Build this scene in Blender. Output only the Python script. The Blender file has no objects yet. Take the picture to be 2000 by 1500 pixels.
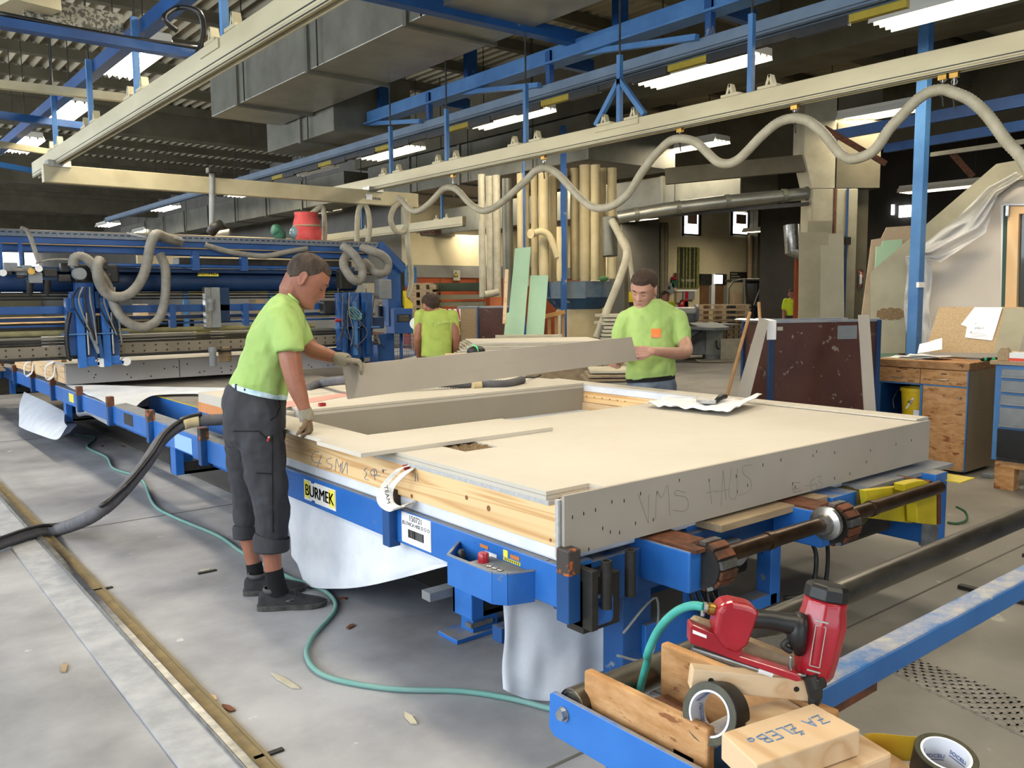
import bpy, bmesh, math, random
from mathutils import Vector, Matrix, noise
random.seed(7)
C = bpy.context.scene.collection
SC = bpy.context.scene
PI = math.pi
V = Vector
# ---------------------------------------------------------------- camera
YAW, PITCH, ROLL, FPX, EYE = math.radians(38.823), math.radians(-5.892), math.radians(-.503), 1659.0, 1.5
FW = V((math.sin(YAW)*math.cos(PITCH), math.cos(YAW)*math.cos(PITCH), math.sin(PITCH)))
RT = FW.cross(V((0, 0, 1))).normalized()
UP = RT.cross(FW)
RT, UP = RT*math.cos(ROLL)+UP*math.sin(ROLL), -RT*math.sin(ROLL)+UP*math.cos(ROLL)
CAMP = V((0, 0, EYE))
cam = bpy.data.objects.new('camera', bpy.data.cameras.new('camera'))
C.objects.link(cam)
cam.matrix_world = Matrix.Translation(CAMP) @ Matrix((RT, UP, -FW)).transposed().to_4x4()
cam.data.sensor_width = 36; cam.data.lens = FPX/2000*36; cam.data.clip_end = 200; cam.data.clip_start = .05
SC.camera = cam
# ---------------------------------------------------------------- world, daylight, exposure
SC.view_settings.view_transform = 'Standard'; SC.view_settings.look = 'None'
SC.view_settings.gamma = 1; SC.view_settings.use_curve_mapping = False
SC.view_settings.exposure = 0.12
SC.cycles.use_denoising = True
SC.cycles.max_bounces = 7; SC.cycles.diffuse_bounces = 4; SC.cycles.glossy_bounces = 3
SC.cycles.transparent_max_bounces = 8
SC.cycles.sample_clamp_indirect = 6
SC.cycles.caustics_reflective = False; SC.cycles.caustics_refractive = False
wd = bpy.data.worlds.new('daylight'); SC.world = wd; wd.use_nodes = True
wb = wd.node_tree.nodes['Background']; wb.inputs[0].default_value = (.80, .88, 1, 1); wb.inputs[1].default_value = 1.6
def area(name, loc, aim, sx, sy, power, col):
    l = bpy.data.lights.new(name, 'AREA'); l.shape = 'RECTANGLE'; l.size = sx; l.size_y = sy
    l.energy = power; l.color = col
    o = bpy.data.objects.new(name, l); C.objects.link(o)
    o.location = loc; o.rotation_euler = (V(aim)-V(loc)).to_track_quat('-Z', 'Y').to_euler()
    return o
# daylight entering through the big windows of the left wall and the gate behind the camera
area('window_daylight', (-4.7, 3.0, 2.9), (0, 3.0, .6), 13, 2.6, 760, (.80, .89, 1))
area('rear_window_daylight', (-4.7, 24.0, 2.9), (2, 24, .6), 26, 2.6, 1500, (.85, .91, 1))  # further lamp in the left wall openings, added to brighten the far-left roof
area('gate_daylight', (2.0, -7.7, 2.4), (3, 0, 1.0), 8, 3.6, 170, (.84, .91, 1))
# ---------------------------------------------------------------- pixel rays (2000x1500 frame) onto real planes
def ray(px, py): return FW + RT*((px-1000)/FPX) - UP*((py-750)/FPX)
def at(px, py, ax, v):
    d = ray(px, py); i = 'xyz'.index(ax); return CAMP + d*((v-CAMP[i])/d[i])
def dp(px, py, t): return CAMP + ray(px, py)*t
def X(px, py, v): return at(px, py, 'x', v)
def Y(px, py, v): return at(px, py, 'y', v)
def Z(px, py, v): return at(px, py, 'z', v)
# ---------------------------------------------------------------- materials
def lin(h):
    h = h.lstrip('#'); c = [int(h[i:i+2], 16)/255 for i in (0, 2, 4)]
    return tuple(x/12.92 if x <= .04045 else ((x+.055)/1.055)**2.4 for x in c)+(1,)
MATS = {}
def mat(name, a, b=None, rough=.6, metal=0, sc=6, det=4, lo=.35, hi=.65, bump=0, bsc=60, stretch=(1, 1, 1), speck=None, ssc=40, sth=.68, spec=.4, coat=0, sub=0):
    if name in MATS: return MATS[name]
    m = bpy.data.materials.new(name); m.use_nodes = True; MATS[name] = m
    n = m.node_tree.nodes; L = m.node_tree.links; p = n['Principled BSDF']
    p.inputs['Base Color'].default_value = lin(a); p.inputs['Roughness'].default_value = rough
    p.inputs['Metallic'].default_value = metal; p.inputs['Specular IOR Level'].default_value = spec
    if coat: p.inputs['Coat Weight'].default_value = coat
    if sub:
        p.inputs['Subsurface Weight'].default_value = sub; p.inputs['Subsurface Scale'].default_value = .006
    if b or bump or speck:
        tc = n.new('ShaderNodeTexCoord'); mp = n.new('ShaderNodeMapping'); mp.inputs['Scale'].default_value = stretch
        L.new(tc.outputs['Object'], mp.inputs[0]); src = mp.outputs[0]
    def nz(s, d=4):
        t = n.new('ShaderNodeTexNoise'); t.inputs['Scale'].default_value = s; t.inputs['Detail'].default_value = d
        t.inputs['Roughness'].default_value = .6; L.new(src, t.inputs['Vector']); return t.outputs[0]
    def ramp(f, c):
        r = n.new('ShaderNodeValToRGB'); L.new(f, r.inputs[0])
        for i, (pos, col) in enumerate(c):
            e = r.color_ramp.elements[i] if i < 2 else r.color_ramp.elements.new(pos)
            e.position = pos; e.color = col
        return r.outputs[0]
    col = None
    if b: col = ramp(nz(sc, det), [(lo, lin(a)), (hi, lin(b))])
    if speck:
        f = ramp(nz(ssc, 5), [(sth, (0, 0, 0, 1)), (sth+.03, (1, 1, 1, 1))])
        mx = n.new('ShaderNodeMixRGB'); L.new(f, mx.inputs[0])
        if col: L.new(col, mx.inputs[1])
        else: mx.inputs[1].default_value = lin(a)
        mx.inputs[2].default_value = lin(speck); col = mx.outputs[0]
    if col: L.new(col, p.inputs['Base Color'])
    if bump:
        bp = n.new('ShaderNodeBump'); bp.inputs['Strength'].default_value = bump; bp.inputs['Distance'].default_value = .01
        L.new(nz(bsc, 3), bp.inputs['Height']); L.new(bp.outputs[0], p.inputs['Normal'])
    return m
def worn(name, a, b, chip='#2b2622', scuff='#6f7680', dust='#7f7c76', rough=.42, dlo=.55, sc=3, amt=.66):
    """painted steel: two paint tones, small dark chips, grey scuffs, dust settled on upward faces"""
    m = mat(name, a, b, rough=rough, sc=sc, det=7, speck=scuff, ssc=5, sth=amt, bump=.05, bsc=40)
    n = m.node_tree.nodes; L = m.node_tree.links; p = n['Principled BSDF']
    base = p.inputs['Base Color'].links[0].from_socket
    def nz(s, lo, hi):
        t = n.new('ShaderNodeTexNoise'); t.inputs['Scale'].default_value = s; t.inputs['Detail'].default_value = 6; t.inputs['Roughness'].default_value = .7
        tc = n.new('ShaderNodeTexCoord'); L.new(tc.outputs['Object'], t.inputs['Vector'])
        r = n.new('ShaderNodeMapRange'); r.inputs[1].default_value = lo; r.inputs[2].default_value = hi; L.new(t.outputs[0], r.inputs[0]); return r.outputs[0]
    def mix(f, c1, col):
        x = n.new('ShaderNodeMixRGB'); L.new(f, x.inputs[0]); L.new(c1, x.inputs[1]); x.inputs[2].default_value = lin(col); return x.outputs[0]
    c = mix(nz(26, .685, .70), base, chip)
    if dust:
        g = n.new('ShaderNodeNewGeometry'); sp = n.new('ShaderNodeSeparateXYZ'); L.new(g.outputs['Normal'], sp.inputs[0])
        r = n.new('ShaderNodeMapRange'); r.inputs[1].default_value = .6; r.inputs[2].default_value = .95; L.new(sp.outputs[2], r.inputs[0])
        mu = n.new('ShaderNodeMath'); mu.operation = 'MULTIPLY'; L.new(r.outputs[0], mu.inputs[0]); L.new(nz(7, .35, dlo), mu.inputs[1])
        c = mix(mu.outputs[0], c, dust)
    L.new(c, p.inputs['Base Color'])
    return m
def emit(name, col, s):
    if name in MATS: return MATS[name]
    m = bpy.data.materials.new(name); m.use_nodes = True; MATS[name] = m
    p = m.node_tree.nodes['Principled BSDF']; p.inputs['Emission Color'].default_value = lin(col); p.inputs['Emission Strength'].default_value = s
    p.inputs['Base Color'].default_value = lin(col)
    return m
def wood(name, a, b, sc=2.2, axis=(1, 1, 1), dist=3.0, rough=.6, ring=8):
    """pine: long stretched wavy rings; axis scales give the direction of the grain"""
    if name in MATS: return MATS[name]
    m = mat(name, a, rough=rough); n = m.node_tree.nodes; L = m.node_tree.links; p = n['Principled BSDF']
    tc = n.new('ShaderNodeTexCoord'); mp = n.new('ShaderNodeMapping'); mp.inputs['Scale'].default_value = axis
    L.new(tc.outputs['Object'], mp.inputs[0])
    w = n.new('ShaderNodeTexNoise'); w.inputs['Scale'].default_value = sc; w.inputs['Detail'].default_value = 1.5; w.inputs['Distortion'].default_value = .4
    L.new(mp.outputs[0], w.inputs[0])
    mu = n.new('ShaderNodeMath'); mu.operation = 'MULTIPLY'; mu.inputs[1].default_value = ring; L.new(w.outputs[0], mu.inputs[0])
    fr = n.new('ShaderNodeMath'); fr.operation = 'PINGPONG'; fr.inputs[1].default_value = .5; L.new(mu.outputs[0], fr.inputs[0])
    r = n.new('ShaderNodeValToRGB'); L.new(fr.outputs[0], r.inputs[0])
    r.color_ramp.elements[0].color = lin(b); r.color_ramp.elements[0].position = .0
    r.color_ramp.elements[1].color = lin(a); r.color_ramp.elements[1].position = .30
    L.new(r.outputs[0], p.inputs['Base Color'])
    return m
# ---------------------------------------------------------------- mesh builder
class MB:
    def __init__(s): s.b = bmesh.new()
    def hexa(s, P):
        """eight corners: bottom four counter-clockwise, then the top four"""
        v = [s.b.verts.new(p) for p in P]
        for f in ((3, 2, 1, 0), (4, 5, 6, 7), (0, 1, 5, 4), (1, 2, 6, 5), (2, 3, 7, 6), (3, 0, 4, 7)): s.b.faces.new([v[i] for i in f])
        return s
    def bx(s, x0, x1, y0, y1, z0, z1, M=None):
        P = [V(p) for p in ((x0, y0, z0), (x1, y0, z0), (x1, y1, z0), (x0, y1, z0), (x0, y0, z1), (x1, y0, z1), (x1, y1, z1), (x0, y1, z1))]
        return s.hexa([M @ p for p in P] if M else P)
    def cb(s, c, sz, M=None):
        c = V(c); h = V(sz)/2; return s.bx(c.x-h.x, c.x+h.x, c.y-h.y, c.y+h.y, c.z-h.z, c.z+h.z, M)
    def bar(s, a, b, w, h, up=(0, 0, 1)):
        a, b = V(a), V(b); d = (b-a).normalized(); u = V(up)
        if abs(d.dot(u)) > .98: u = V((1, 0, 0))
        r = d.cross(u).normalized()*(w/2); u = r.cross(d).normalized()*(h/2)
        return s.hexa([a-r-u, a+r-u, b+r-u, b-r-u, a-r+u, a+r+u, b+r+u, b-r+u])
    def prism(s, pts, off):
        off = V(off); lo = [s.b.verts.new(V(p)) for p in pts]; hi = [s.b.verts.new(V(p)+off) for p in pts]
        n = len(pts); s.b.faces.new(lo[::-1]); s.b.faces.new(hi)
        for i in range(n): s.b.faces.new((lo[i], lo[(i+1) % n], hi[(i+1) % n], hi[i]))
        return s
    def loft(s, rings, cap=True, closed=True):
        R = [[s.b.verts.new(p) for p in r] for r in rings]; n = len(R[0])
        for i in range(len(R)-1):
            for j in range(n if closed else n-1):
                k = (j+1) % n; s.b.faces.new((R[i][j], R[i][k], R[i+1][k], R[i+1][j]))
        if cap and closed: s.b.faces.new(R[0][::-1]); s.b.faces.new(R[-1])
        return s
    def tube(s, P, r, n=8, cap=True, flat=1.0, up=None):
        """tube through points; r a number or one radius per point; flat squashes it along the frame's second axis"""
        P = [V(p) for p in P]; m = len(P); rr = r if isinstance(r, (list, tuple)) else [r]*m
        T = []
        for i in range(m):
            T.append((P[min(i+1, m-1)]-P[max(i-1, 0)]).normalized())
        u = V(up) if up else V((0, 0, 1))
        if abs(T[0].dot(u)) > .95: u = V((1, 0, 0)) if abs(T[0].x) < .9 else V((0, 1, 0))
        rings = []
        for i in range(m):
            a = T[i].cross(u).normalized(); u = a.cross(T[i]).normalized()
            rings.append([P[i]+(a*math.cos(2*PI*k/n)+u*(math.sin(2*PI*k/n)*flat))*rr[i] for k in range(n)])
        return s.loft(rings, cap)
    def cyl(s, a, b, r, n=16, r2=None): return s.tube([a, b], [r, r if r2 is None else r2], n)
    def ell(s, c, rad, M=None, nu=12, nv=8):
        c = V(c); v = bmesh.ops.create_uvsphere(s.b, u_segments=nu, v_segments=nv, radius=1)['verts']
        for q in v:
            p = V((q.co.x*rad[0], q.co.y*rad[1], q.co.z*rad[2])); q.co = c+(M.to_3x3() @ p if M else p)
        return s
    def lathe(s, prof, o=(0, 0, 0), n=24, M=None, cap=True):
        o = V(o); rings = []
        for r, z in prof:
            rings.append([(M @ V((math.cos(2*PI*k/n)*r, math.sin(2*PI*k/n)*r, z)) if M else V((math.cos(2*PI*k/n)*r, math.sin(2*PI*k/n)*r, z)))+o for k in range(n)])
        return s.loft(rings, cap)
    def grid(s, f, nu, nv, thick=0):
        """open sheet: f(u, v) with u, v in 0..1"""
        G = [[s.b.verts.new(f(i/nu, j/nv)) for j in range(nv+1)] for i in range(nu+1)]
        for i in range(nu):
            for j in range(nv): s.b.faces.new((G[i][j], G[i+1][j], G[i+1][j+1], G[i][j+1]))
        return s
    def xf(s, M):
        bmesh.ops.transform(s.b, matrix=M, verts=s.b.verts); return s
def link(name, mb, m, parent=None, bevel=0, smooth=False, seg=2, solid=0, fix=True):
    me = bpy.data.meshes.new(name)
    if fix: bmesh.ops.recalc_face_normals(mb.b, faces=mb.b.faces)
    mb.b.to_mesh(me); mb.b.free()
    if m: me.materials.append(m)
    o = bpy.data.objects.new(name, me); C.objects.link(o)
    if smooth:
        for p in me.polygons: p.use_smooth = True
        if smooth == 'a': me.set_sharp_from_angle(angle=math.radians(40))
    if solid:
        md = o.modifiers.new('thick', 'SOLIDIFY'); md.thickness = solid; md.offset = 0
    if bevel:
        md = o.modifiers.new('edge', 'BEVEL'); md.width = bevel; md.segments = seg; md.limit_method = 'ANGLE'; md.angle_limit = math.radians(40)
        md.harden_normals = False
    if parent:
        o.parent = parent
        if parent.type == 'EMPTY' and not parent.get('_local'): o.matrix_parent_inverse = Matrix.Translation(-parent.location)
    return o
def tag(o, label, cat, group=None, kind=None):
    if label: o['label'] = label
    if cat: o['category'] = cat
    if group: o['group'] = group
    if kind: o['kind'] = kind
    return o
def thing(name, label, cat, loc=(0, 0, 0), group=None, local=False, rz=0):
    o = bpy.data.objects.new(name, None); C.objects.link(o); o.location = V(loc); o.empty_display_size = .1
    if local: o['_local'] = 1; o.rotation_euler = (0, 0, rz)
    return tag(o, label, cat, group)
def one(name, mb, m, label, cat, group=None, kind=None, **k): return tag(link(name, mb, m, **k), label, cat, group, kind)
def struct(name, mb, m, parent=None, **k):
    o = link(name, mb, m, parent, **k)
    if not parent: o['kind'] = 'structure'
    return o
def nth(i, n, lo='lowest', hi='topmost', mid='from the bottom'):
    w = ['second', 'third', 'fourth', 'fifth', 'sixth', 'seventh', 'eighth', 'ninth', 'tenth', 'eleventh', 'twelfth', 'thirteenth', 'fourteenth', 'fifteenth', 'sixteenth', 'seventeenth']
    return lo if i == 0 else hi if i == n-1 else w[i-1]+' '+mid
def dup(root, loc, rz=None, label=None, group=None):
    r = root.copy(); C.objects.link(r); r.location = V(loc)
    if rz is not None: r.rotation_euler = (0, 0, rz)
    if label: r['label'] = label
    if group: r['group'] = group
    def rec(a, b):
        for ch in a.children:
            c = ch.copy(); C.objects.link(c); c.parent = b; c.matrix_parent_inverse = ch.matrix_parent_inverse.copy(); rec(ch, c)
    rec(root, r)
    return r
def repiece(name, src, M, parent=None):
    """another piece sharing the mesh of src"""
    o = src.copy(); C.objects.link(o); o.name = name; o.parent = parent; o.matrix_basis = M
    if parent and parent.type == 'EMPTY' and not parent.get('_local'): o.matrix_parent_inverse = Matrix.Translation(-parent.location)
    return o
def text(s, size, M, m, parent, name='lettering', ext=.0006, bold=0, space=1.0, alx='CENTER'):
    c = bpy.data.curves.new(name, 'FONT'); c.body = s; c.size = size; c.align_x = alx; c.align_y = 'CENTER'
    c.extrude = ext; c.offset = bold; c.space_character = space; c.resolution_u = 3
    t = bpy.data.objects.new('tmp', c); C.objects.link(t)
    dg = bpy.context.evaluated_depsgraph_get(); me = bpy.data.meshes.new_from_object(t.evaluated_get(dg))
    bpy.data.objects.remove(t); me.transform(M); me.materials.clear(); me.materials.append(m)
    o = bpy.data.objects.new(name, me); C.objects.link(o)
    if parent:
        o.parent = parent
        if parent.type == 'EMPTY' and not parent.get('_local'): o.matrix_parent_inverse = Matrix.Translation(-parent.location)
    return o
def frame(o, x, y):
    """matrix whose local x and y run along the given directions"""
    x = V(x).normalized(); y = V(y); y = (y-x*x.dot(y)).normalized(); z = x.cross(y)
    return Matrix.Translation(V(o)) @ Matrix((x, y, z)).transposed().to_4x4()
def spline(P, k=6):
    P = [V(p) for p in P]; out = []
    for i in range(len(P)-1):
        a, b, c, d = P[max(i-1, 0)], P[i], P[i+1], P[min(i+2, len(P)-1)]
        for j in range(k):
            t = j/k; out.append(.5*((2*b)+(c-a)*t+(2*a-5*b+4*c-d)*t*t+(3*b-a-3*c+d)*t**3))
    return out+[P[-1]]
def hose(name, P, r, m, parent=None, n=10, pitch=.012, k=6, ridge=.08):
    """ribbed hose: radius swells and shrinks along its length"""
    S = spline(P, k); L = [0]
    for i in range(1, len(S)): L.append(L[-1]+(S[i]-S[i-1]).length)
    N = min(900, max(8, int(L[-1]/pitch*2))); Q = []; rr = []; j = 0
    for i in range(N+1):
        d = L[-1]*i/N
        while j < len(L)-2 and L[j+1] < d: j += 1
        t = (d-L[j])/max(1e-9, L[j+1]-L[j]); Q.append(S[j].lerp(S[j+1], t)); rr.append(r*(1+ridge*(1 if i % 2 else -1)))
    return link(name, MB().tube(Q, rr, n), m, parent, smooth=True)
# ---------------------------------------------------------------- material set
M_floor = mat('concrete_floor', '#6c6d71', '#a2a3a5', rough=.5, sc=1.1, det=10, lo=.32, hi=.64, bump=.06, bsc=18, speck='#b9babb', ssc=5, sth=.68)
M_conc = mat('concrete_wall', '#8d8873', '#a59f88', rough=.85, sc=2.5, det=7, bump=.15, bsc=25)
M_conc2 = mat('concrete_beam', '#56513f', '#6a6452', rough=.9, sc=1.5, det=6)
M_roof = mat('fibre_cement', '#98917a', '#aca58e', rough=.9, sc=3, det=5, stretch=(1, .2, 1))
M_galv = mat('galvanised_sheet', '#8b8b80', '#a3a397', rough=.38, metal=.75, sc=3, det=8, lo=.3, hi=.7)
M_galvd = mat('dusty_galvanised', '#66655a', '#7b7a6d', rough=.5, metal=.5, sc=2, det=6)
M_blue = worn('blue_paint', '#1f5ca6', '#2e6cb6')
M_blue2 = worn('blue_paint_dark', '#143e70', '#1d4d84')
M_lblue = mat('light_blue_paint', '#376496', '#4a79a8', rough=.5, sc=2.5, det=6)
M_dusty = mat('dust_on_blue', '#8c8a86', '#6e7888', rough=.8, sc=5, det=8)
M_rust = mat('rust_brown', '#4a352a', '#7a4a30', rough=.7, metal=.3, sc=22, det=6)
M_orange = mat('worn_orange', '#a85728', '#3d3733', rough=.6, sc=26, det=6, lo=.42, hi=.47)
M_dark = mat('dark_steel', '#2b2a28', '#3c3a36', rough=.5, metal=.5, sc=8)
M_pipe = mat('scuffed_pipe', '#3b3833', '#6b675e', rough=.34, metal=.75, sc=9, det=8, stretch=(.3, 1, 1))
M_shaft = mat('oily_shaft', '#3a2c20', '#5e4a38', rough=.35, metal=.8, sc=16, stretch=(.3, 1, 1))
M_steel = mat('bright_steel', '#8f8f8c', '#b4b4b0', rough=.3, metal=.9, sc=18)
M_black = mat('black_plastic', '#141414', '#1e1e1e', rough=.45, sc=20)
M_cream = mat('cream_aluminium', '#a59c7e', '#b8b091', rough=.42, metal=.15, sc=2.5, stretch=(1, .3, 1))
M_gyp = mat('gypsum_board', '#b6b0a2', '#beb8ab', rough=.85, sc=1.5, det=5, bump=.02, bsc=200)
M_gyped = mat('gypsum_cut_edge', '#b2b1ae', '#9fa09f', rough=.9, sc=60)
M_gypf = mat('gypsum_fascia', '#958e83', '#9e978b', rough=.8, sc=1.5, det=4)
M_foil = mat('white_membrane', '#d5d9de', '#c6ccd4', rough=.55, sc=6, det=5, bump=.3, bsc=9)
M_paper = mat('white_paper', '#e6e6e6', rough=.7)
M_pine = wood('pine_beam', '#d9b988', '#bf9460', sc=1.1, axis=(1, .45, 12), ring=8)
M_pineb = wood('pine_block', '#cbb08c', '#ba9870', sc=2.5, axis=(5, 1.2, 7), ring=3)
M_knot = mat('knot', '#8a5a34', '#6e4326', rough=.6, sc=80)
M_osb = mat('osb_board', '#a98056', '#8f673f', rough=.8, sc=22, det=9, lo=.38, hi=.62, stretch=(1, .6, 1.2), speck='#6f4a2b', ssc=16, sth=.62, bump=.2, bsc=60)
M_osb2 = mat('osb_front', '#bd9264', '#a27545', rough=.8, sc=20, det=9, lo=.38, hi=.62, stretch=(1, .5, 1.4), speck='#80522e', ssc=15, sth=.61, bump=.2, bsc=60)
M_chip = mat('chipboard', '#8f7a5c', '#a28c6c', rough=.85, sc=60, det=5, bump=.1)
M_ply = mat('film_faced_plywood', '#3d2018', '#4d2b20', rough=.45, sc=3, det=6, speck='#7a6d62', ssc=13, sth=.63)
M_plank = mat('weathered_timber', '#84725a', '#a08d70', rough=.85, sc=9, det=5, stretch=(.3, 3, 3))
M_cboard = mat('cement_fibre_board', '#7e7a66', '#8e8a75', rough=.8, sc=2, det=6, speck='#b2b0a2', ssc=2.5, sth=.68)
M_mint = mat('mint_board', '#9fbfa0', '#a9c8a9', rough=.85, sc=2)
M_dust = mat('dusty_boards', '#a09a86', '#b4ae99', rough=.9, sc=5, det=6)
M_hose = mat('dusty_grey_hose', '#6f6c64', '#827f76', rough=.7, sc=12)
M_hosec = mat('cream_hose', '#97917c', '#aaa48f', rough=.6, sc=8)
M_hosed = mat('black_vacuum_hose', '#4c4c50', '#5e5e62', rough=.7, sc=10)
M_teal = mat('teal_air_hose', '#2f8f83', '#46a093', rough=.5, sc=20)
M_teald = mat('dusty_teal_hose', '#6f918c', '#5f9087', rough=.7, sc=9)
M_yel = mat('yellow_paint', '#b9a51f', '#cdbb2c', rough=.5, sc=5, det=5, speck='#5b5330', ssc=12, sth=.68)
M_red = mat('red_paint', '#8c1420', '#a01b29', rough=.32, sc=8, det=6, speck='#c9c3c0', ssc=11, sth=.70, coat=.3)
M_white = mat('white_plastic', '#dcdcd8', rough=.5)
M_grey = mat('grey_paint', '#6d7172', '#7f8384', rough=.55, sc=5, det=5)
M_brass = mat('brass', '#9c7a3a', '#b38f4c', rough=.35, metal=.9, sc=30)
M_bag = mat('filter_cloth', '#c3b48c', '#b3a47e', rough=.9, sc=3, det=5, bump=.2, bsc=12)
M_wall = mat('cream_wall', '#b8ad8b', '#c4b997', rough=.9, sc=1.2, det=5)
M_wallg = mat('grey_wall', '#6d6b64', '#7a7870', rough=.9, sc=1.2, det=5)
M_wallo = mat('orange_wall_panel', '#8a3f1c', '#974822', rough=.75, sc=2)
M_sky = emit('window_sky', '#f4f8ff', 3.2)
M_ink = mat('ink_black', '#151515', rough=.7)
M_blueink = mat('blue_pencil', '#5f7896', rough=.8)
M_pencil = mat('pencil_grey', '#77736c', rough=.8)

# ---------------------------------------------------------------- floor, walls, roof
floor = struct('floor', MB().bx(-9, 27, -9, 61, -.12, 0), M_floor)
struct('floor_slab', MB().bx(2.36, 27, -9, 61, -.05, .0008), mat('brown_concrete', '#67635b', '#8a867d', rough=.5, sc=1.0, det=10, lo=.3, hi=.66, speck='#a5a198', ssc=4, sth=.68), floor)
M_joint = mat('floor_joint', '#5d5a54', rough=.9)
for i, yy in enumerate((1.93, 6.05, 10.4, 15)):
    struct('floor_joint', MB().bx(.95, 14, yy, yy+.012, -.02, .002), M_joint, floor)
for xx in (-1.2, 2.35): struct('floor_joint', MB().bx(xx, xx+.01, -2, 16, -.02, .0015), M_joint, floor)
# left wall with high windows, back walls, right wall
lw = struct('wall_left', MB().bx(-5.2, -5, -9, 61, 0, 1.5).bx(-5.2, -5, -9, 61, 4.4, 5.6), M_wall)
for yy in range(-8, 61, 4): struct('wall_post', MB().bx(-5.2, -5, yy, yy+.4, 1.5, 4.4), M_wall, lw)
struct('wall_front', MB().bx(-9, -2, -9.2, -9, 0, 5.6).bx(6, 27, -9.2, -9, 0, 5.6).bx(-2, 6, -9.2, -9, 4.4, 5.6), M_wall)
XB = Y(795, 560, 17).x
wb_ = struct('wall_back', MB().bx(XB, 16.2, 17, 17.2, 1.95, 3.25).bx(XB, 27, 17, 17.2, 3.25, 5.6).bx(16.2, 27, 17, 17.2, 0, 3.25), M_wall)
struct('wall_panel', MB().bx(XB, 16.2, 16.97, 17.2, 0, 1.96), M_wallo, wb_)
struct('wall_panel', MB().bx(XB, 16.2, 16.95, 16.99, 1.96, 2.25), M_wallg, wb_)
for k in range(6): struct('wall_seam', MB().bx(XB+.9+k*1.1, XB+.915+k*1.1, 16.955, 16.975, 0, 1.96), M_rust, wb_)
struct('wall_side', MB().bx(XB, XB+.2, 17.2, 60, 0, 5.6), M_wallg)
struct('wall_right', MB().bx(26.8, 27, -9, 17, 0, 5.6), M_wallg)
wf = struct('wall_far', MB().bx(-9, XB, 60, 60.2, 0, 1.9).bx(-9, XB, 60, 60.2, 4.5, 5.6).bx(14, XB, 60, 60.2, 1.9, 4.5), M_wall)
struct('wall_band', MB().bx(-9, 14, 59.9, 60.2, 2.42, 2.9), M_chip, wf)
for k in range(12):
    x0 = -3+k*1.4
    wn = struct('window_%d' % (k+1), MB().bx(x0, x0+1.4, 60.05, 60.1, 1.9, 4.5), M_sky)
    struct('window_frame', MB().bx(x0, x0+.2, 59.95, 60.05, 1.9, 4.5).bx(x0, x0+1.4, 59.95, 60.05, 2.12, 2.18), M_wallg, wn)
# corrugated fibre cement roof: real ribs along y, in one sheet
pit = .19; n = int(36/pit)
mb = MB(); rows = []
for yy in (-9, 61):
    rows.append([(-9+k*pit/4, yy, 5.5+.045*math.cos(k*PI/2)) for k in range(n*4+1)])
mb.loft(rows, cap=False, closed=False)
struct('ceiling', mb, M_roof, smooth=False)
ce = bpy.data.objects['ceiling']
struct('roof_slab', MB().bx(-9.2, 27, -9.2, 61, 5.6, 5.7), M_roof, ce)
for i in range(44):
    yy = -6.5+i*1.55
    if yy < 60: struct('purlin', MB().bx(-9, 27, yy, yy+.14, 5.30, 5.455), M_conc2, ce)
for yy, z0, h in ((-2, 4.7, .8), (6.3, 4.75, .7), (18.6, 4.85, .6), (27, 4.75, .7), (35.5, 4.75, .7), (44, 4.75, .7), (52, 4.75, .7)):
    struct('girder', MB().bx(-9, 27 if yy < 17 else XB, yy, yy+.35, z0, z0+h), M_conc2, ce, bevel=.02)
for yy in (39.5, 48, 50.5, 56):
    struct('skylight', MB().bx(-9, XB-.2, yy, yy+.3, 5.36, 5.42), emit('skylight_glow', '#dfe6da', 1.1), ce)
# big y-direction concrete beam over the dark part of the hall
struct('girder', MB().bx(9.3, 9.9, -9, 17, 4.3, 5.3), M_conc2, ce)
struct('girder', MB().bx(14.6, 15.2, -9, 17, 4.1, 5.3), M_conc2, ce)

# ---------------------------------------------------------------- ceiling lamps
M_refl = mat('white_reflector', '#d8d5c8', rough=.35)
M_tube = emit('lit_tube', '#fff3dc', 26)
def make_lamp(L=1.5, W=.4, lit=True, name='ceiling_lamp', watts=50):
    t = thing(name, 'x', 'lamp', (0, 0, 0), 'fluorescent lamps under the roof', local=True)
    mb = MB(); n = 4; w = W/n; pr = []
    for i in range(n):
        x0 = -W/2+i*w; pr += [(x0, -.085), (x0+w*.28, -.01), (x0+w*.72, -.01)]
    pr.append((W/2, -.085))
    mb.loft([[(x, -L/2, z) for x, z in pr], [(x, L/2, z) for x, z in pr]], cap=False, closed=False)
    link('reflector', mb, M_refl, t, solid=.004)
    link('housing', MB().bx(-W*.42, W*.42, -L/2+.02, L/2-.02, -.008, .035), M_refl, t)
    link('end_cap', MB().bx(-W/2+.03, W/2-.03, -L/2-.012, -L/2+.01, -.05, .02), M_refl, t)
    for s in (-1, 1): link('hanger', MB().cyl((0, s*L*.33, .03), (0, s*L*.33, 5.4-3.8), .006, 5), M_dark, t)
    for i in range(n):
        x = -W/2+(i+.5)*w
        link('tube', MB().cyl((x, -L/2+.03, -.055), (x, L/2-.03, -.055), .014, 8), M_tube if lit else M_refl, t)
    if lit:
        l = bpy.data.lights.new('tube_light', 'AREA'); l.shape = 'RECTANGLE'; l.size = W*.95; l.size_y = L*.96; l.energy = watts; l.color = (1, .88, .70)
        o = bpy.data.objects.new('tube_light', l); C.objects.link(o); o.parent = t; o.location = (0, 0, -.09)
    return t
lampA = make_lamp(); lampB = make_lamp(lit=False, name='unlit_ceiling_lamp')
def place_lamp(px, py, z, label, lit=True, first=[]):
    p = Z(px, py, z)
    src = lampA if lit else lampB
    if src in first: o = dup(src, (p.x, p.y, z+.07), label=label)
    else:
        first.append(src); o = src; o.location = (p.x, p.y, z+.07); o['label'] = label
    return o
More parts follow.
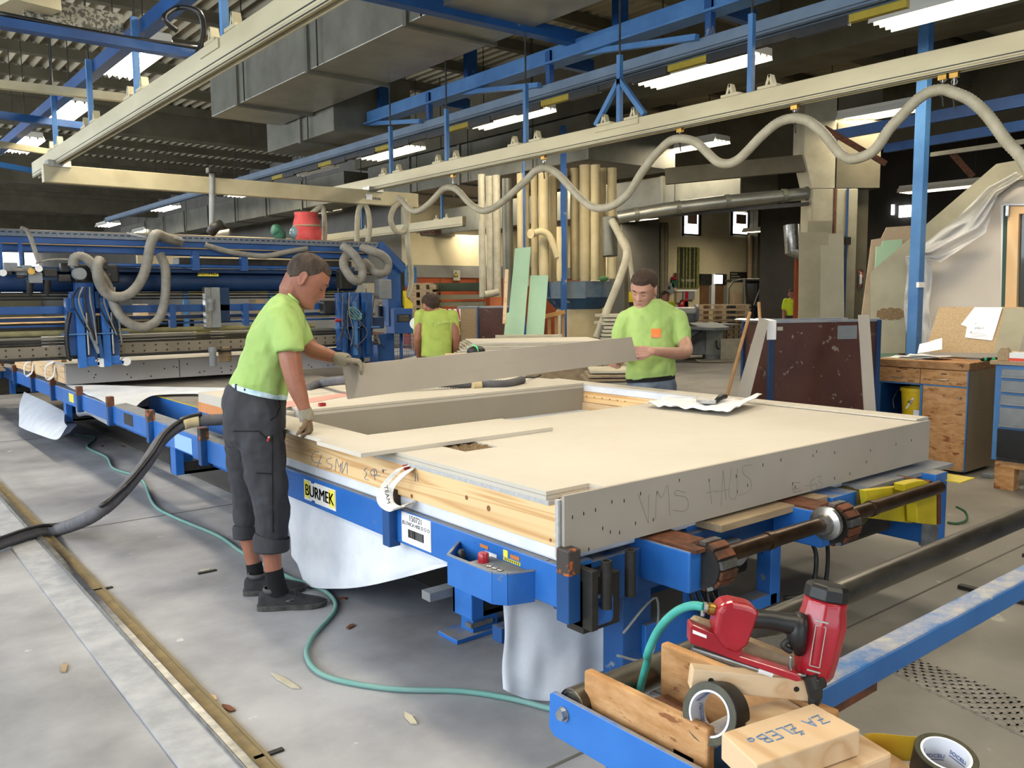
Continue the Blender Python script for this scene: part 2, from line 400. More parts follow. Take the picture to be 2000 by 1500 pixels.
LAMPS = [
 (1365, 140, 3.8, 'largest lit tube lamp hanging right of the striped blue rail'),
 (990, 232, 3.8, 'lit tube lamp hanging above the long aluminium rail, over the filter column'),
 (762, 300, 3.8, 'lit tube lamp beside the striped blue rail, third from the right in its row'),
 (1895, 5, 3.8, 'lit tube lamp cut off by the top edge of the photo, far right'),
 (252, 118, 3.8, 'largest lit tube lamp on the left, beside the cream rail'),
 (120, 222, 3.8, 'second lit tube lamp on the left, behind the largest one'),
 (40, 285, 3.8, 'third lit tube lamp on the left, nearest the left edge'),
 (1690, 228, 3.8, 'long lit tube lamp behind the wavy hose, left of the blue post'),
 (1085, 338, 3.8, 'lit tube lamp right above the cream filter tubes'),
 (478, 378, 3.8, 'lit tube lamp seen under the cream cross rail'),
 (920, 364, 3.8, 'lit tube lamp behind the low wave of the hose, left of the filter tubes'),
 (1335, 290, 3.8, 'dim tube lamp behind the hose crest, above the concrete column'),
 (1395, 412, 3.5, 'lit tube lamp under the round duct, by the high windows'),
 (1235, 430, 3.5, 'lit tube lamp under the round duct, right beside the filter tubes'),
 (570, 428, 3.8, 'lit tube lamp behind the blue gantry, left of the pair over the cream rail'),
 (655, 412, 3.8, 'lit tube lamp behind the blue gantry, right of the pair over the cream rail'),
 (280, 452, 3.8, 'small lit tube lamp low on the left over the gantry beam'),
 (1845, 368, 3.3, 'lit tube lamp behind the blue post, over the plastic covered wall'),
 (1500, 450, 3.3, 'small lamp by the far cream wall, right one under the round duct'),
 (320, 408, 3.8, 'small far lamp under the blue rail, above the gantry beam'),
 (440, 450, 3.8, 'small far lit lamp beside the grey vertical tube on the gantry'),
 (210, 440, 3.8, 'farthest small lamp above the left part of the gantry beam'),
 (935, 432, 3.3, 'thin lit lamp on the far wall, left of the filter tubes'),
 (828, 443, 3.3, 'thin greenish lit lamp beside the red prohibition sign'),
]
for px, py, z, lb in LAMPS: place_lamp(px, py, z, lb)
for i, (x, y) in enumerate(((2.55, 5.3), (2.55, 2.2), (2.55, -.9), (-2.2, 2.2), (-2.2, 5.3))):  # unseen lamps along the row lines, added to brighten the panel top
    dup(lampA, (x, y, 3.87), label='tube lamp hanging ' + ['over the leaning worker', 'over the near wall element', 'over the photographer', 'left over the floor rail', 'left over the far floor'][i])
place_lamp(605, 333, 3.8, 'unlit tube lamp hanging between the striped rail and the cross rail', False)

# ---------------------------------------------------------------- ceiling ducts and rails
def duct(name, x0, x1, y0, y1, z0, z1, joints, label, m=M_galv):
    t = thing(name, label, 'duct', (x0, y0, z0))
    js = [y0]+list(joints)+[y1]
    for i in range(len(js)-1): link('duct_section', MB().bx(x0, x1, js[i]+.02, js[i+1]-.02, z0, z1), m, t, bevel=.01)
    for j in joints:
        link('flange', MB().bx(x0-.03, x1+.03, j-.03, j+.03, z0-.03, z0).bx(x0-.03, x0, j-.03, j+.03, z0, z1).bx(x1, x1+.03, j-.03, j+.03, z0, z1), M_galvd, t)
        link('hanger_rod', MB().cyl((x0-.04, j-.3, z0-.02), (x0-.04, j-.3, 5.45), .008, 6), M_dark, t)
    return t
yj = [X(603, 142, 4.35).y, X(466, 207, 4.35).y, X(795, 54, 4.35).y]
duct('air_duct', 4.35, 5.35, 1.5, 12.0, 4.0, 4.85, sorted(yj+[3.4]), 'large galvanised square air duct above the aluminium rails')
duct('air_duct', 5.4, 6.6, 10.4, 12.6, 3.7, 4.5, [11.4], 'short dark branch of square duct behind the blue truss', M_galvd)
duct('air_duct', 8.7, 10.6, 9.0, 15.4, 3.45, 4.1, [10.5, 12.2, 13.8], 'wide dark duct running over the cream filter tubes', M_galvd)
duct('air_duct', 11.2, 12.2, 8.2, 16.5, 2.95, 3.5, [9.8, 12, 14.2], 'grey square duct beside the concrete column', M_galvd)
duct('air_duct', 8.5, 9.2, 16, 33, 3.5, 4.1, [18, 20, 22, 24, 26, 28, 30], 'distant square duct high over the blue gantry', M_galvd)
def rail(name, x, w, y0, y1, z0, z1, label, m, hang=(), cat='rail'):
    t = thing(name, label, cat, (x, y0, z0))
    mb = MB().bx(x-w/2, x+w/2, y0, y1, z0+.02, z1)
    mb.bx(x-w/2, x-w/2+.015, y0, y1, z0, z0+.02).bx(x+w/2-.015, x+w/2, y0, y1, z0, z0+.02)
    link('profile', mb, m, t, bevel=.004, seg=1)
    for s in (.3, .5): link('groove', MB().bx(x-w/2-.003, x-w/2+.001, y0, y1, z0+(z1-z0)*(s-.28), z0+(z1-z0)*(s-.28)+.006), M_dark, t)
    return t
def clamp(t, x, y, z, w=.1):
    """an A-shaped pair of hanger lugs with a blue drop bar up to the roof"""
    for s in (-1, 1):
        link('clamp', MB().bar((x, y+s*.14, z), (x, y+s*.17, z+.09), .05, .02).bar((x, y+s*.20, z), (x, y+s*.17, z+.09), .05, .02).bar((x, y+s*.24, z+.01), (x, y+s*.08, z+.01), .07, .02), M_cream, t)
    link('drop_bar', MB().bx(x-.02, x+.02, y-.02, y+.02, z, 3.5), M_lblue, t)
    link('hanger_rod', MB().cyl((x, y, 3.5), (x, y, 5.46), .009, 6), M_dark, t)
rl = rail('ceiling_rail', 1.86, .07, .5, 10.4, 2.8, 2.96, 'cream aluminium ceiling rail on the left crossing in front of the big duct', M_cream)
for px, py in ((270, 205), (440, 90), (110, 290), (180, 262)):
    clamp(rl, 1.86, X(px, py, 1.86).y, 2.96)
link('splice_plate', MB().bx(1.815, 1.824, 4.85, 5.15, 2.9, 2.95), M_cream, rl)
rr_ = rail('ceiling_rail', 5.33, .07, .5, 10.6, 2.8, 2.95, 'long aluminium ceiling rail carrying the wavy hose to the upper right', M_cream)
for px in (1465, 1210, 1027, 872, 762): clamp(rr_, 5.33, X(px, 230, 5.33).y, 2.95)
yb = X(1210, 240, 5.33).y
link('fork_bracket', MB().bar((5.33, yb, 3.3), (5.33, yb+.28, 2.97), .04, .04).bar((5.33, yb, 3.3), (5.33, yb-.28, 2.97), .04, .04), M_lblue, rr_)
link('splice_plate', MB().bx(5.285, 5.294, yb-.25, yb+.25, 2.9, 2.94), M_cream, rr_)
cr = thing('cross_rail', 'cream crane cross rail hanging under the two ceiling rails', 'rail', (1.75, 9.3, 2.6))
link('profile', MB().bx(1.72, 5.95, 9.25, 9.35, 2.63, 2.8), M_cream, cr, bevel=.004)
for x in (1.86, 5.33): link('trolley', MB().bx(x-.1, x+.1, 9.22, 9.38, 2.78, 2.84), M_steel, cr)
text('MOVORAIL', .045, frame((Y(729, 383, 9.245).x, 9.245, 2.70), (1, 0, 0), (0, 0, 1)), mat('navy_ink', '#2b3350', rough=.7), cr)
link('label_plate', MB().bx(5.2, 5.28, 9.24, 9.25, 2.68, 2.75), M_white, cr)
# second lower cream rail behind the gantry
r3 = rail('ceiling_rail', 9.0, .09, 12.5, 21, 2.75, 2.93, 'far cream rail behind the blue gantry, ending left of the filter tubes', M_cream)
for y in (13.2, 16.2, 19): clamp(r3, 9.0, y, 2.93)
# blue rail with black and yellow stripes under a blue truss
st = rail('striped_rail', 5.86, .09, 1.2, 24, 3.5, 3.62, 'grey blue crane rail with a black and yellow striped underside', mat('grey_blue', '#586a7c', '#66788a', rough=.5, sc=3))
M_yeld = mat('stripe_yellow', '#8c7a18', '#9c8a22', rough=.6, sc=6)
for k in range(16):
    y0 = 3.0+k*.85
    link('stripe', MB().bx(5.90, 5.95, y0, y0+.42, 3.445, 3.5), M_yeld if k % 2 == 0 else M_dark, st)
    link('stripe', MB().bx(5.90, 5.95, y0+.43, y0+.85, 3.43, 3.5), M_black, st)
tr = thing('blue_truss', 'light blue steel beam hung above the striped crane rail', 'beam', (5.9, 2, 3.85))
link('chord', MB().bx(5.86, 5.94, 2.5, 10.35, 3.82, 3.98).bx(5.8, 6.0, 2.5, 10.35, 3.81, 3.83), M_lblue, tr)
for y in (4.6, 6.6, 8.8):
    link('bracket', MB().bx(5.84, 6.45, y, y+.08, 3.82, 3.95).bx(5.83, 5.89, y, y+.06, 3.6, 3.95), M_blue2, tr)
    link('strut', MB().bar((5.78, y+.1, 3.62), (5.9, y+1.6, 3.84), .05, .05), M_lblue, tr)
for y in (3.4, 5.8, 8.2, 10.2): link('post', MB().bx(5.98, 6.12, y, y+.08, 3.85, 5.28), M_blue2, tr)
# blue joists across the ceiling
cj = thing('roof_joist', 'dark blue joist running from the duct toward the blue truss', 'beam', (3.2, 4.6, 4.2))
link('joist', MB().bar(Z(770, 0, 4.0)-V((1.5, 0, 0)), Z(1160, 85, 4.0), .12, .12), M_blue2, cj)
for i, (p, q, z) in enumerate((((0, 165), (275, 195), 3.3), ((0, 225), (190, 250), 3.3), ((0, 282), (115, 300), 3.3), ((0, 322), (70, 335), 3.3))):
    a, b = Z(*p, z), Z(*q, z)
    t = one('roof_strut', MB().bar(a-(b-a)*1.2, b, .07, .07), M_cream if i % 2 == 0 else M_blue2, ['topmost light strut joining the left cream rail', 'dark blue strut under the second left lamp', 'pale strut beside the third left lamp', 'lowest strut at the left end of the cream rail'][i], 'beam')  # cream colour stands for blue struts whitened by strong light
a, b = Z(390, 110, 3.0), Z(0, 45, 3.0)
t = thing('cable_tray', 'blue cable tray carrying a bundle of cables, upper left', 'tray', a)
link('tray', MB().bar(a, b+(b-a)*.4, .08, .05), M_blue2, t)
for k in range(3): link('cable', MB().tube(spline([a+V((0, .02*k, .05)), a.lerp(b, .5)+V((0, .02*k, .035)), b+V((0, .02*k, .05))]), .014, 6), M_black, t, smooth=True)
link('cable_loop', MB().tube(spline([Z(385, 105, 3.0), Z(397, 70, 3.05), Z(390, 25, 3.15), Z(350, 15, 3.2), Z(320, 35, 3.1), Z(345, 60, 3.05)]), .016, 6), M_black, t, smooth=True)
a, b = Z(10, 62, 3.3), Z(255, 5, 3.3)
one('perforated_tray', MB().bar(Z(45, 20, 3.4), Z(240, 60, 3.4), .02, .22), mat('perforated_grey', '#8d8a7c', '#4c4a40', rough=.7, sc=40, lo=.48, hi=.52), 'perforated grey cable channel in the upper left corner', 'tray')
for i, (p, q, w, m, lb) in enumerate((((0, 30), (60, 0), .3, M_cream, 'cream rail end at the upper left corner'), ((0, 290), (350, 0), .09, M_blue2, 'long blue grey rail crossing above the left lamps'))):
    a, b = Z(*p, 3.45), Z(*q, 3.45); one('ceiling_rail', MB().bar(a-(b-a)*.3, b+(b-a)*.2, w, .1), m, lb, 'rail')
# round duct, vertical ducts, pipes on the right
def pipe(name, P, r, m, label, cat='duct', bands=(), n=16):
    t = thing(name, label, cat, P[0]); link('duct_pipe', MB().tube(P, r, n), m, t, smooth='a')
    for f in bands:
        i = min(int(f*(len(P)-1)), len(P)-2); g = f*(len(P)-1)-i; a, b = V(P[i]), V(P[i+1]); c = a.lerp(b, g); d = (b-a).normalized()
        link('pipe_clamp', MB().cyl(c-d*.03, c+d*.03, r*1.12, n), M_galvd, t)
    return t
pd = [dp(*q, 11.5) for q in [(1205, 425), (1300, 408), (1420, 393), (1560, 380), (1600, 375)]]
pipe('round_duct', pd, .085, M_galv, 'round galvanised duct from the filter column to the concrete column', bands=(.1, .3, .5, .7, .85))
pipe('round_duct', [dp(1190, 425, 11.5), dp(1192, 500, 11.5)], .1, M_galvd, 'short vertical duct dropping beside the filter column')
pipe('flexible_duct', spline([dp(1195, 430, 11.3), dp(1215, 470, 11.2), dp(1224, 497, 11.1), dp(1210, 545, 11), dp(1188, 600, 11), dp(1165, 660, 11)], 5), .05, M_hosec, 'ribbed flexible duct running down to the floor beside the hopper')
pipe('flexible_duct', spline([dp(1200, 440, 11.3), dp(1225, 478, 11.3), dp(1232, 520, 11.3), dp(1245, 620, 11.3)], 5), .03, M_hosec, 'thin cream duct behind the standing worker')
pipe('round_duct', [dp(1546, 440, 14), dp(1548, 490, 14), dp(1570, 496, 14)], .13, M_steel, 'shiny vertical duct left of the concrete column')
for i, (x0, x1) in enumerate(((1325, 1330), (1535, 1540))): pass
# ================================================================ assembly table
def ring_plate(mb, x0, x1, y0, y1, hx0, hx1, hy0, hy1, z0, z1):
    O = [(x0, y0), (x1, y0), (x1, y1), (x0, y1)]; I = [(hx0, hy0), (hx1, hy0), (hx1, hy1), (hx0, hy1)]
    b = mb.b; g = {}
    for n_, P in (('o', O), ('i', I)):
        for z in (z0, z1): g[n_, z] = [b.verts.new((p[0], p[1], z)) for p in P]
    for k in range(4):
        j = (k+1) % 4
        b.faces.new((g['o', z1][k], g['o', z1][j], g['i', z1][j], g['i', z1][k]))
        b.faces.new((g['o', z0][j], g['o', z0][k], g['i', z0][k], g['i', z0][j]))
        b.faces.new((g['o', z0][k], g['o', z0][j], g['o', z1][j], g['o', z1][k]))
        b.faces.new((g['i', z0][j], g['i', z0][k], g['i', z1][k], g['i', z1][j]))
    return mb
tb = thing('assembly_table', 'long blue steel assembly table with stop posts and dusty rails', 'table', (3, 7, 0))
sr = link('side_rail', MB().bx(1.83, 1.97, 2.02, 13.9, .463, .612), M_blue, tb, bevel=.006)
link('dust_layer', MB().bx(1.832, 1.968, 4.3, 13.8, .6122, .6145), M_dusty, sr)
link('dust_layer', MB().bx(1.832, 1.85, 2.1, 4.3, .6122, .6145), M_dusty, sr)
pa = MB().bx(0, .055, -.03, .03, 0, .15)
pc_ = None
YP = [1.975, 3.09, 4.25, 5.40, 6.53, 7.67, 8.79, 10.0, 11.1, 12.3, 13.35]
for i, y in enumerate(YP):
    if i == 2: continue
    p = link('stop_post', MB().bx(1.79, 1.845, y-.03, y+.03, .445, .61), M_blue2, tb, bevel=.004)
    link('post_cap', MB().bx(1.7895, 1.8455, y-.0305, y+.0305, .60, .69), M_orange if i < 5 else M_rust, p, bevel=.006)
# far rail with posts on the x+ side
link('side_rail', MB().bx(4.31, 4.42, 2.02, 13.9, .463, .60), M_blue, tb, bevel=.006)
for y in (2.1, 4.3): link('stop_post', MB().bx(4.425, 4.47, y, y+.06, .5, .74), M_dark, tb, bevel=.004)
# inner beam and dusty deck of the rear half
link('inner_beam', MB().bx(2.36, 2.44, 5.0, 8.5, .42, .60), M_blue, tb, bevel=.004)
link('deck_edge', MB().bx(2.355, 2.365, 5.0, 8.5, .60, .606), M_yel, tb)
M_deck = mat('dusty_deck', '#77726a', '#8b867d', rough=.9, sc=4, det=6)
link('deck', MB().bx(2.38, 4.4, 4.95, 13.8, .585, .603), M_deck, tb)
link('deck', MB().bx(2.0, 2.37, 8.55, 13.8, .585, .603), M_deck, tb)
# legs: plate, cross channel
def leg(y, x=1.88, z0=.24):
    l = link('leg', MB().bx(x, x+.06, y-.06, y+.07, z0, .47).bx(x, x+.16, y+.05, y+.07, z0, .47), M_blue, tb, bevel=.004)
    link('cross_channel', MB().bx(x+.05, 4.5, y-.05, y+.05, z0, z0+.02).bx(x+.05, 4.5, y-.05, y-.04, z0, z0+.09), M_dark, l)
for y in (2.66, 6.25, 9.8, 13.2): leg(y)
link('lower_beam', MB().bx(2.15, 2.25, 2.8, 10, .27, .40), M_blue, tb, bevel=.004)
link('under_frame', MB().bx(2.7, 2.8, 2.1, 13, .3, .46).bx(3.7, 3.8, 2.1, 13, .3, .46), M_blue2, tb)
link('end_beam', MB().bx(1.86, 4.5, 2.02, 2.10, .44, .60), M_blue2, tb, bevel=.004)
link('end_beam', MB().bx(1.95, 3.2, 2.5, 2.56, .16, .22), M_blue2, tb)
c0 = Z(880, 1253, 0)
ft = link('foot', MB().bx(c0.x, c0.x+.35, c0.y-.05, c0.y+.1, 0, .02).bx(c0.x+.1, c0.x+.24, c0.y-.03, c0.y+.06, .02, .12), M_blue, tb, bevel=.003)
link('foot_pad', MB().bx(c0.x+.11, c0.x+.23, c0.y-.035, c0.y+.03, .12, .15).bx(c0.x+.08, c0.x+.2, c0.y-.045, c0.y+.0, .05, .07), M_steel, ft)
link('cross_tube', MB().bx(1.78, 2.2, 2.74, 2.80, .30, .335), M_grey, tb)
link('foot', MB().bx(2.15, 2.3, 2.05, 2.15, .0, .44), M_blue2, tb, bevel=.004)
# corner: hinge tubes behind the corner post
hb = link('hinge_bracket', MB().bx(1.85, 1.88, 1.90, 2.02, .42, .62).bx(1.85, 2.02, 1.94, 2.02, .40, .58), M_dark, tb, bevel=.003)
for (x, y) in ((1.915, 1.90), (2.06, 1.93)):
    link('hinge_tube', MB().lathe([(.019, -.08), (.019, .08), (.012, .08), (.012, -.08)], (x, y, .565), 14, cap=False), M_dark, hb, smooth='a')
link('beam_end', MB().bx(1.86, 1.98, 1.92, 2.02, .415, .52), M_blue, tb, bevel=.02)
# control tray welded to the rail
F = [V(p) for p in ((1.83, 2.605, 0), (1.705, 2.50, 0), (1.705, 2.235, 0), (1.735, 2.19, 0), (1.83, 2.16, 0))]
ct = link('control_tray', MB().loft([[V((p.x, p.y, .455)) for p in F]+[V((1.84, 2.2, .455))], [V((p.x, p.y, .463)) for p in F]+[V((1.84, 2.2, .463))]]), M_blue, tb)
mb = MB()
for i in range(4):
    a, b = F[i], F[i+1]; mb.bar(a+V((0, 0, .51)), b+V((0, 0, .51)), .006, .11)
link('tray_wall', mb, M_blue, ct)
mb = MB()
for i in range(4): mb.bar(F[i]+V((0, 0, .566)), F[i+1]+V((0, 0, .566)), .009, .006)
link('tray_rim', mb, M_dusty, ct)
link('button_panel', MB().prism([(1.712, 2.40, .463), (1.712, 2.235, .463), (1.737, 2.195, .463), (1.828, 2.165, .463), (1.828, 2.40, .463)], (0, 0, .095)), M_grey, ct)
p = X(953, 1098, 1.77)
link('emergency_button', MB().lathe([(.02, 0), (.02, .032), (.017, .036), (.001, .037)], (1.765, 2.365, .557), 20), M_red, ct, smooth='a')
for y in (2.31, 2.28, 2.25): link('button', MB().lathe([(.011, 0), (.012, .004), (.009, .006), (.001, .006)], (1.75, y, .558), 14), M_steel, ct, smooth='a')
link('switch_knob', MB().lathe([(.014, -.03), (.016, .01), (.01, .022), (.001, .024)], (1.765, 2.50, .55), 14), M_black, ct, smooth='a')
R1 = lambda y, z: frame((1.8285, y, z), (0, -1, 0), (0, 0, 1))
def sticker(name, y0, y1, z0, z1, m, par=tb, x=1.829): return link(name, MB().bx(x-.0012, x+.002, y0, y1, z0, z1), m, par)
M_lab = mat('sticker_orange', '#b5703a', rough=.6); M_laby = mat('sticker_yellow', '#e3d64a', rough=.6)
sticker('sticker', 2.42, 2.47, .578, .590, M_lab); sticker('sticker', 2.24, 2.29, .578, .592, M_lab)
sticker('sticker', 2.305, 2.33, .575, .60, M_laby); s2 = sticker('sticker', 2.235, 2.33, .562, .573, M_laby)
for k in range(8): link('mark', MB().bx(1.8265, 1.829, 2.24+k*.011, 2.244+k*.011, .564, .572), M_ink, s2)
sticker('sticker', 2.37, 2.44, .555, .57, M_white)
# brand plate and inventory label on the rail
pl = sticker('name_plate', 3.62, 3.96, .487, .590, M_white)
link('plate_field', MB().prism([(1.8268, 3.92, .50), (1.8268, 3.955, .50), (1.8268, 3.955, .585), (1.8268, 3.90, .585), (1.8268, 3.90, .50)], (-.0006, 0, 0)), M_laby, pl)
link('plate_field', MB().prism([(1.8268, 3.625, .50), (1.8268, 3.68, .50), (1.8268, 3.70, .5425), (1.8268, 3.68, .585), (1.8268, 3.625, .585)], (-.0006, 0, 0)), M_laby, pl)
for z in (.488, .5835): link('plate_field', MB().bx(1.8260, 1.8268, 3.84, 3.875, z, z+.008), mat('royal_blue', '#2748a8', rough=.6), pl)
for e_ in (-.0018, 0, .0018): text('BURMEK', .082, frame((1.8262, 3.79+e_, .537), (0, -1, 0), (0, 0, 1)), M_ink, pl, space=1.0)
p0, p1 = X(786, 1030, 1.83), X(843, 1075, 1.83)
lb_ = link('inventory_label', MB().bx(1.8265, 1.830, p1.y+.0, p0.y, .478, .606), M_paper, tb)
cy = (p0.y+p1.y)/2
text('150721', .034, frame((1.826, cy, .588), (0, -1, 0), (0, 0, 1)), M_ink, lb_)
text('JELOVICA HISE D O O', .0215, frame((1.826, cy, .562), (0, -1, 0), (0, 0, 1)), M_ink, lb_)
mb = MB(); random.seed(3); y = cy+.06
while y > cy-.06:
    w = random.choice((.0012, .002, .003)); mb.bx(1.8256, 1.8263, y-w, y, .505, .54); y -= w+random.choice((.0012, .002))
o = link('barcode', mb, M_ink, lb_); o['kind'] = 'stuff'
sticker('sticker', 5.66, 6.02, .475, .58, mat('faded_blue_label', '#8fb4dc', rough=.6))
sticker('sticker', 7.05, 7.3, .50, .59, M_dark); sticker('sticker', 9.1, 9.3, .50, .585, M_laby)
sticker('sticker', 4.65, 4.72, .48, .58, M_foil)
# ---- end gear under the panel: conveyor arms, shaft, motor guard
def arm(x, name='conveyor_arm'):
    a = link(name, MB().bx(x, x+.09, 1.80, 2.9, .49, .635), M_blue, tb, bevel=.006)
    link('chain_strip', MB().bx(x+.01, x+.15, 1.78, 2.9, .632, .645), M_rust, a)
    link('end_drum', MB().cyl((x+.06, 1.80, .575), (x+.16, 1.80, .575), .075, 20), M_dark, a, smooth='a')
    for k in range(14):
        t = 2*PI*k/14; link('chain_link', MB().cb((0, 0, 0), (.085, .028, .012), Matrix.Translation((x+.11, 1.80-math.sin(t)*.08, .575+math.cos(t)*.08)) @ Matrix.Rotation(t, 4, 'X')), M_rust if k % 3 else M_steel, a)
    return a
arm(2.21); a2 = arm(3.02)
link('flange_bearing', MB().lathe([(.02, 0), (.066, 0), (.066, .02), (.045, .028), (.04, .05), (.024, .05)], (3.02, 1.775, .60), 24, M=Matrix.Rotation(-PI/2, 4, 'Y'), cap=False), M_steel, a2, smooth='a')
link('drive_shaft', MB().cyl((2.36, 1.78, .60), (3.98, 1.78, .60), .03, 20), M_shaft, tb, smooth='a')
for x in (2.62, 3.35): link('shaft_collar', MB().cyl((x, 1.78, .60), (x+.03, 1.78, .60), .034, 20), M_shaft, tb, smooth='a')
link('wooden_slat', MB().bx(2.55, 3.28, 1.93, 2.12, .612, .642), M_plank, tb, bevel=.003)
g = link('motor_guard', MB().prism([Y(1690, 958, 1.86), Y(1697, 1012, 1.86), Y(1782, 1022, 1.86), Y(1776, 985, 1.86), Y(1775, 948, 1.86)], (0, .03, 0)), M_yel, tb, bevel=.003)
link('guard_hook', MB().prism([Y(x_, y_, 1.80) for x_, y_ in ((1768, 960), (1784, 968), (1790, 985), (1792, 1022), (1830, 1026), (1830, 960), (1822, 946), (1806, 938), (1788, 940), (1766, 946))], (0, .05, 0)), M_yel, g, bevel=.004)
link('guard_top', MB().prism([Y(1815, 942, 1.8), Y(1832, 960, 1.8), Y(1832, 1024, 1.8), Y(1838, 1024, 1.8), Y(1838, 957, 1.8), Y(1818, 938, 1.8)], (0, .16, 0)), M_rust, g)
link('motor_drum', MB().cyl((3.5, 2.02, .52), (3.62, 2.02, .52), .10, 24), mat('olive_brown', '#4c4420', '#5c5228', rough=.6), tb, smooth='a')
link('arm_beam', MB().bx(3.3, 3.5, 1.92, 2.9, .5, .63), M_blue, tb, bevel=.004)
link('arm_beam', MB().bx(4.1, 4.22, 1.85, 2.6, .28, .63), M_blue, tb, bevel=.004)
link('arm_plate', MB().bx(3.6, 4.44, 1.92, 2.35, .612, .632), M_dusty, tb)
link('arm_plate', MB().bx(4.2, 4.36, 1.78, 2.0, .585, .59), M_yel, tb)
link('guide_post', MB().bx(4.08, 4.12, 1.84, 1.9, .22, .55).bx(4.16, 4.2, 1.9, 1.95, .25, .5), M_steel, tb)
# lower bracket with cables and grey sockets
br_ = link('cable_bracket', MB().bx(2.50, 2.60, 2.05, 2.07, .22, .62).bx(2.25, 2.6, 2.03, 2.07, .18, .30).bx(2.95, 3.02, 1.98, 2.05, .22, .5).bx(2.6, 3.0, 1.98, 2.05, .22, .27), M_blue, tb, bevel=.004)
for i in range(3):
    link('socket', MB().cyl((2.50+i*.10, 1.99, .50), (2.50+i*.10, 1.94, .485), .036, 16), M_grey, tb, smooth='a')
link('socket_box', MB().bx(2.44, 2.76, 1.985, 2.03, .455, .54), M_grey, tb, bevel=.01)
for i, P in enumerate(([(2.55, 2.0, .45), (2.53, 1.95, .3), (2.62, 1.9, .12), (2.8, 1.9, .02)], [(2.62, 2.0, .45), (2.58, 1.93, .25), (2.7, 1.88, .1), (2.9, 1.9, .02)], [(3.0, 1.97, .48), (3.08, 1.93, .52), (3.15, 1.9, .42), (3.08, 1.88, .28), (3.0, 1.95, .25)], [(2.95, 1.97, .5), (3.02, 1.9, .56), (3.18, 1.88, .5), (3.2, 1.88, .3), (3.12, 1.9, .1)], [(2.1, 2.0, .32), (2.25, 1.98, .42), (2.2, 1.96, .22), (2.05, 1.98, .26)])):
    link('cable', MB().tube(spline(P, 6), .005 if i == 4 else .009, 6), M_grey if i == 4 else M_black, tb, smooth=True)
# ================================================================ near wall element on the table
pn = thing('wall_element', 'near timber framed wall element faced with gypsum board on the table', 'wall panel', (3, 3.5, .62))
XR, XL = 4.30, 1.832
link('side_beam', MB().bx(XL+.004, XL+.06, 2.035, 4.99, .668, .803), M_pine, pn, bevel=.001)
link('board_layer', MB().bx(XL+.001, XL+.05, 2.09, 3.42, .8035, .8195), M_gyped, pn)
link('top_board', ring_plate(MB(), 2.03, XR, 2.026, 3.45, 2.06, 2.24, 2.88, 3.09, .836, .850), M_gyp, pn)
link('top_board', ring_plate(MB(), 2.03, XR, 2.026, 3.45, 2.06, 2.24, 2.88, 3.09, .820, .8352), M_gyp, pn)
for z_ in (.820, .836): link('top_board', MB().bx(XL, 2.03, 2.10, 3.45, z_, z_+.0145), M_gyp, pn)
hl = link('insulation', MB().grid(lambda u, v: V((2.06+.18*u, 2.88+.21*v, .842+.012*noise.noise(V((u*9, v*9, 1)))+.006*noise.noise(V((u*30, v*30, 2))))), 24, 24), mat('mineral_wool', '#5d4c35', '#7a6547', rough=1, sc=60, det=6, bump=.6, bsc=120), pn)
link('side_board', MB().bx(XL-.003, XL+.05, 3.42, 4.99, .80, .836), M_gyped, pn)
link('foil_band', MB().bx(XL+.02, XR+.1, 2.05, 4.99, .612, .668), M_foil, pn, bevel=.01)
# fascia at the near end, two boards
fa = link('fascia_board', MB().bx(1.812, 4.313, 1.988, 2.002, .655, .858), M_gypf, pn, bevel=.001)
link('fascia_board', MB().bx(1.80, 4.30, 2.005, 2.02, .65, .842), M_gyped, pn)
link('fascia_core', MB().bx(1.84, 4.30, 2.021, 2.03, .66, .82), M_foil, pn)
Q = lambda x, z: frame((x, 1.9875, z), (1, 0, 0), (0, 0, 1))
def scribble(pts, par, m, r=.0011, pl=None):
    return link('handwriting', MB().tube(spline([pl(*p) for p in pts], 5) if len(pts) > 3 else [pl(*p) for p in pts], r, 4), m, par)
FP = lambda px, py: Y(px, py, 1.9875)
strokes = [[(1246, 965), (1266, 1022), (1267, 966)], [(1280, 1015), (1283, 960), (1292, 972), (1304, 948), (1308, 1008)],
 [(1338, 962), (1322, 958), (1318, 966), (1340, 972), (1344, 990), (1335, 998), (1315, 996)],
 [(1380, 963), (1402, 957)], [(1385, 940), (1390, 985)], [(1408, 990), (1412, 918), (1418, 976)], [(1396, 962), (1425, 955)], [(1428, 915), (1424, 968), (1438, 970), (1440, 915)],
 [(1468, 908), (1452, 910), (1452, 925), (1466, 938), (1464, 958), (1442, 968)],
 [(1562, 943), (1550, 943), (1548, 955), (1560, 954)], [(1549, 955), (1550, 962), (1566, 958)], [(1572, 950), (1580, 948)],
 [(1592, 934), (1583, 942), (1585, 956), (1595, 955), (1594, 945), (1584, 948)], [(1594, 932), (1604, 930), (1599, 940), (1606, 945), (1600, 954), (1592, 956)]]
for s_ in strokes: scribble(s_, fa, M_pencil, pl=FP)
mb = MB(); random.seed(5)
for px, py in [(1195, 980), (1219, 978), (1140, 1003), (1163, 996), (1118, 1010), (1177, 1032), (1192, 1039), (1210, 1040), (1241, 1022), (1251, 964), (1283, 963), (1276, 1015), (1327, 938), (1150, 1073), (1385, 938), (1438, 930), (1440, 960), (1460, 948), (1490, 908), (1525, 898), (1553, 951), (1548, 945), (1588, 890), (1595, 882), (1630, 884), (1630, 934), (1692, 902), (1700, 880), (1750, 868), (1780, 860), (1660, 925)]:
    p = FP(px, py); mb.bx(p.x-.0015, p.x+.0015, p.y-.001, p.y+.001, p.z-.006, p.z+.006)
o = link('staple', mb, M_dark, fa); o['kind'] = 'stuff'
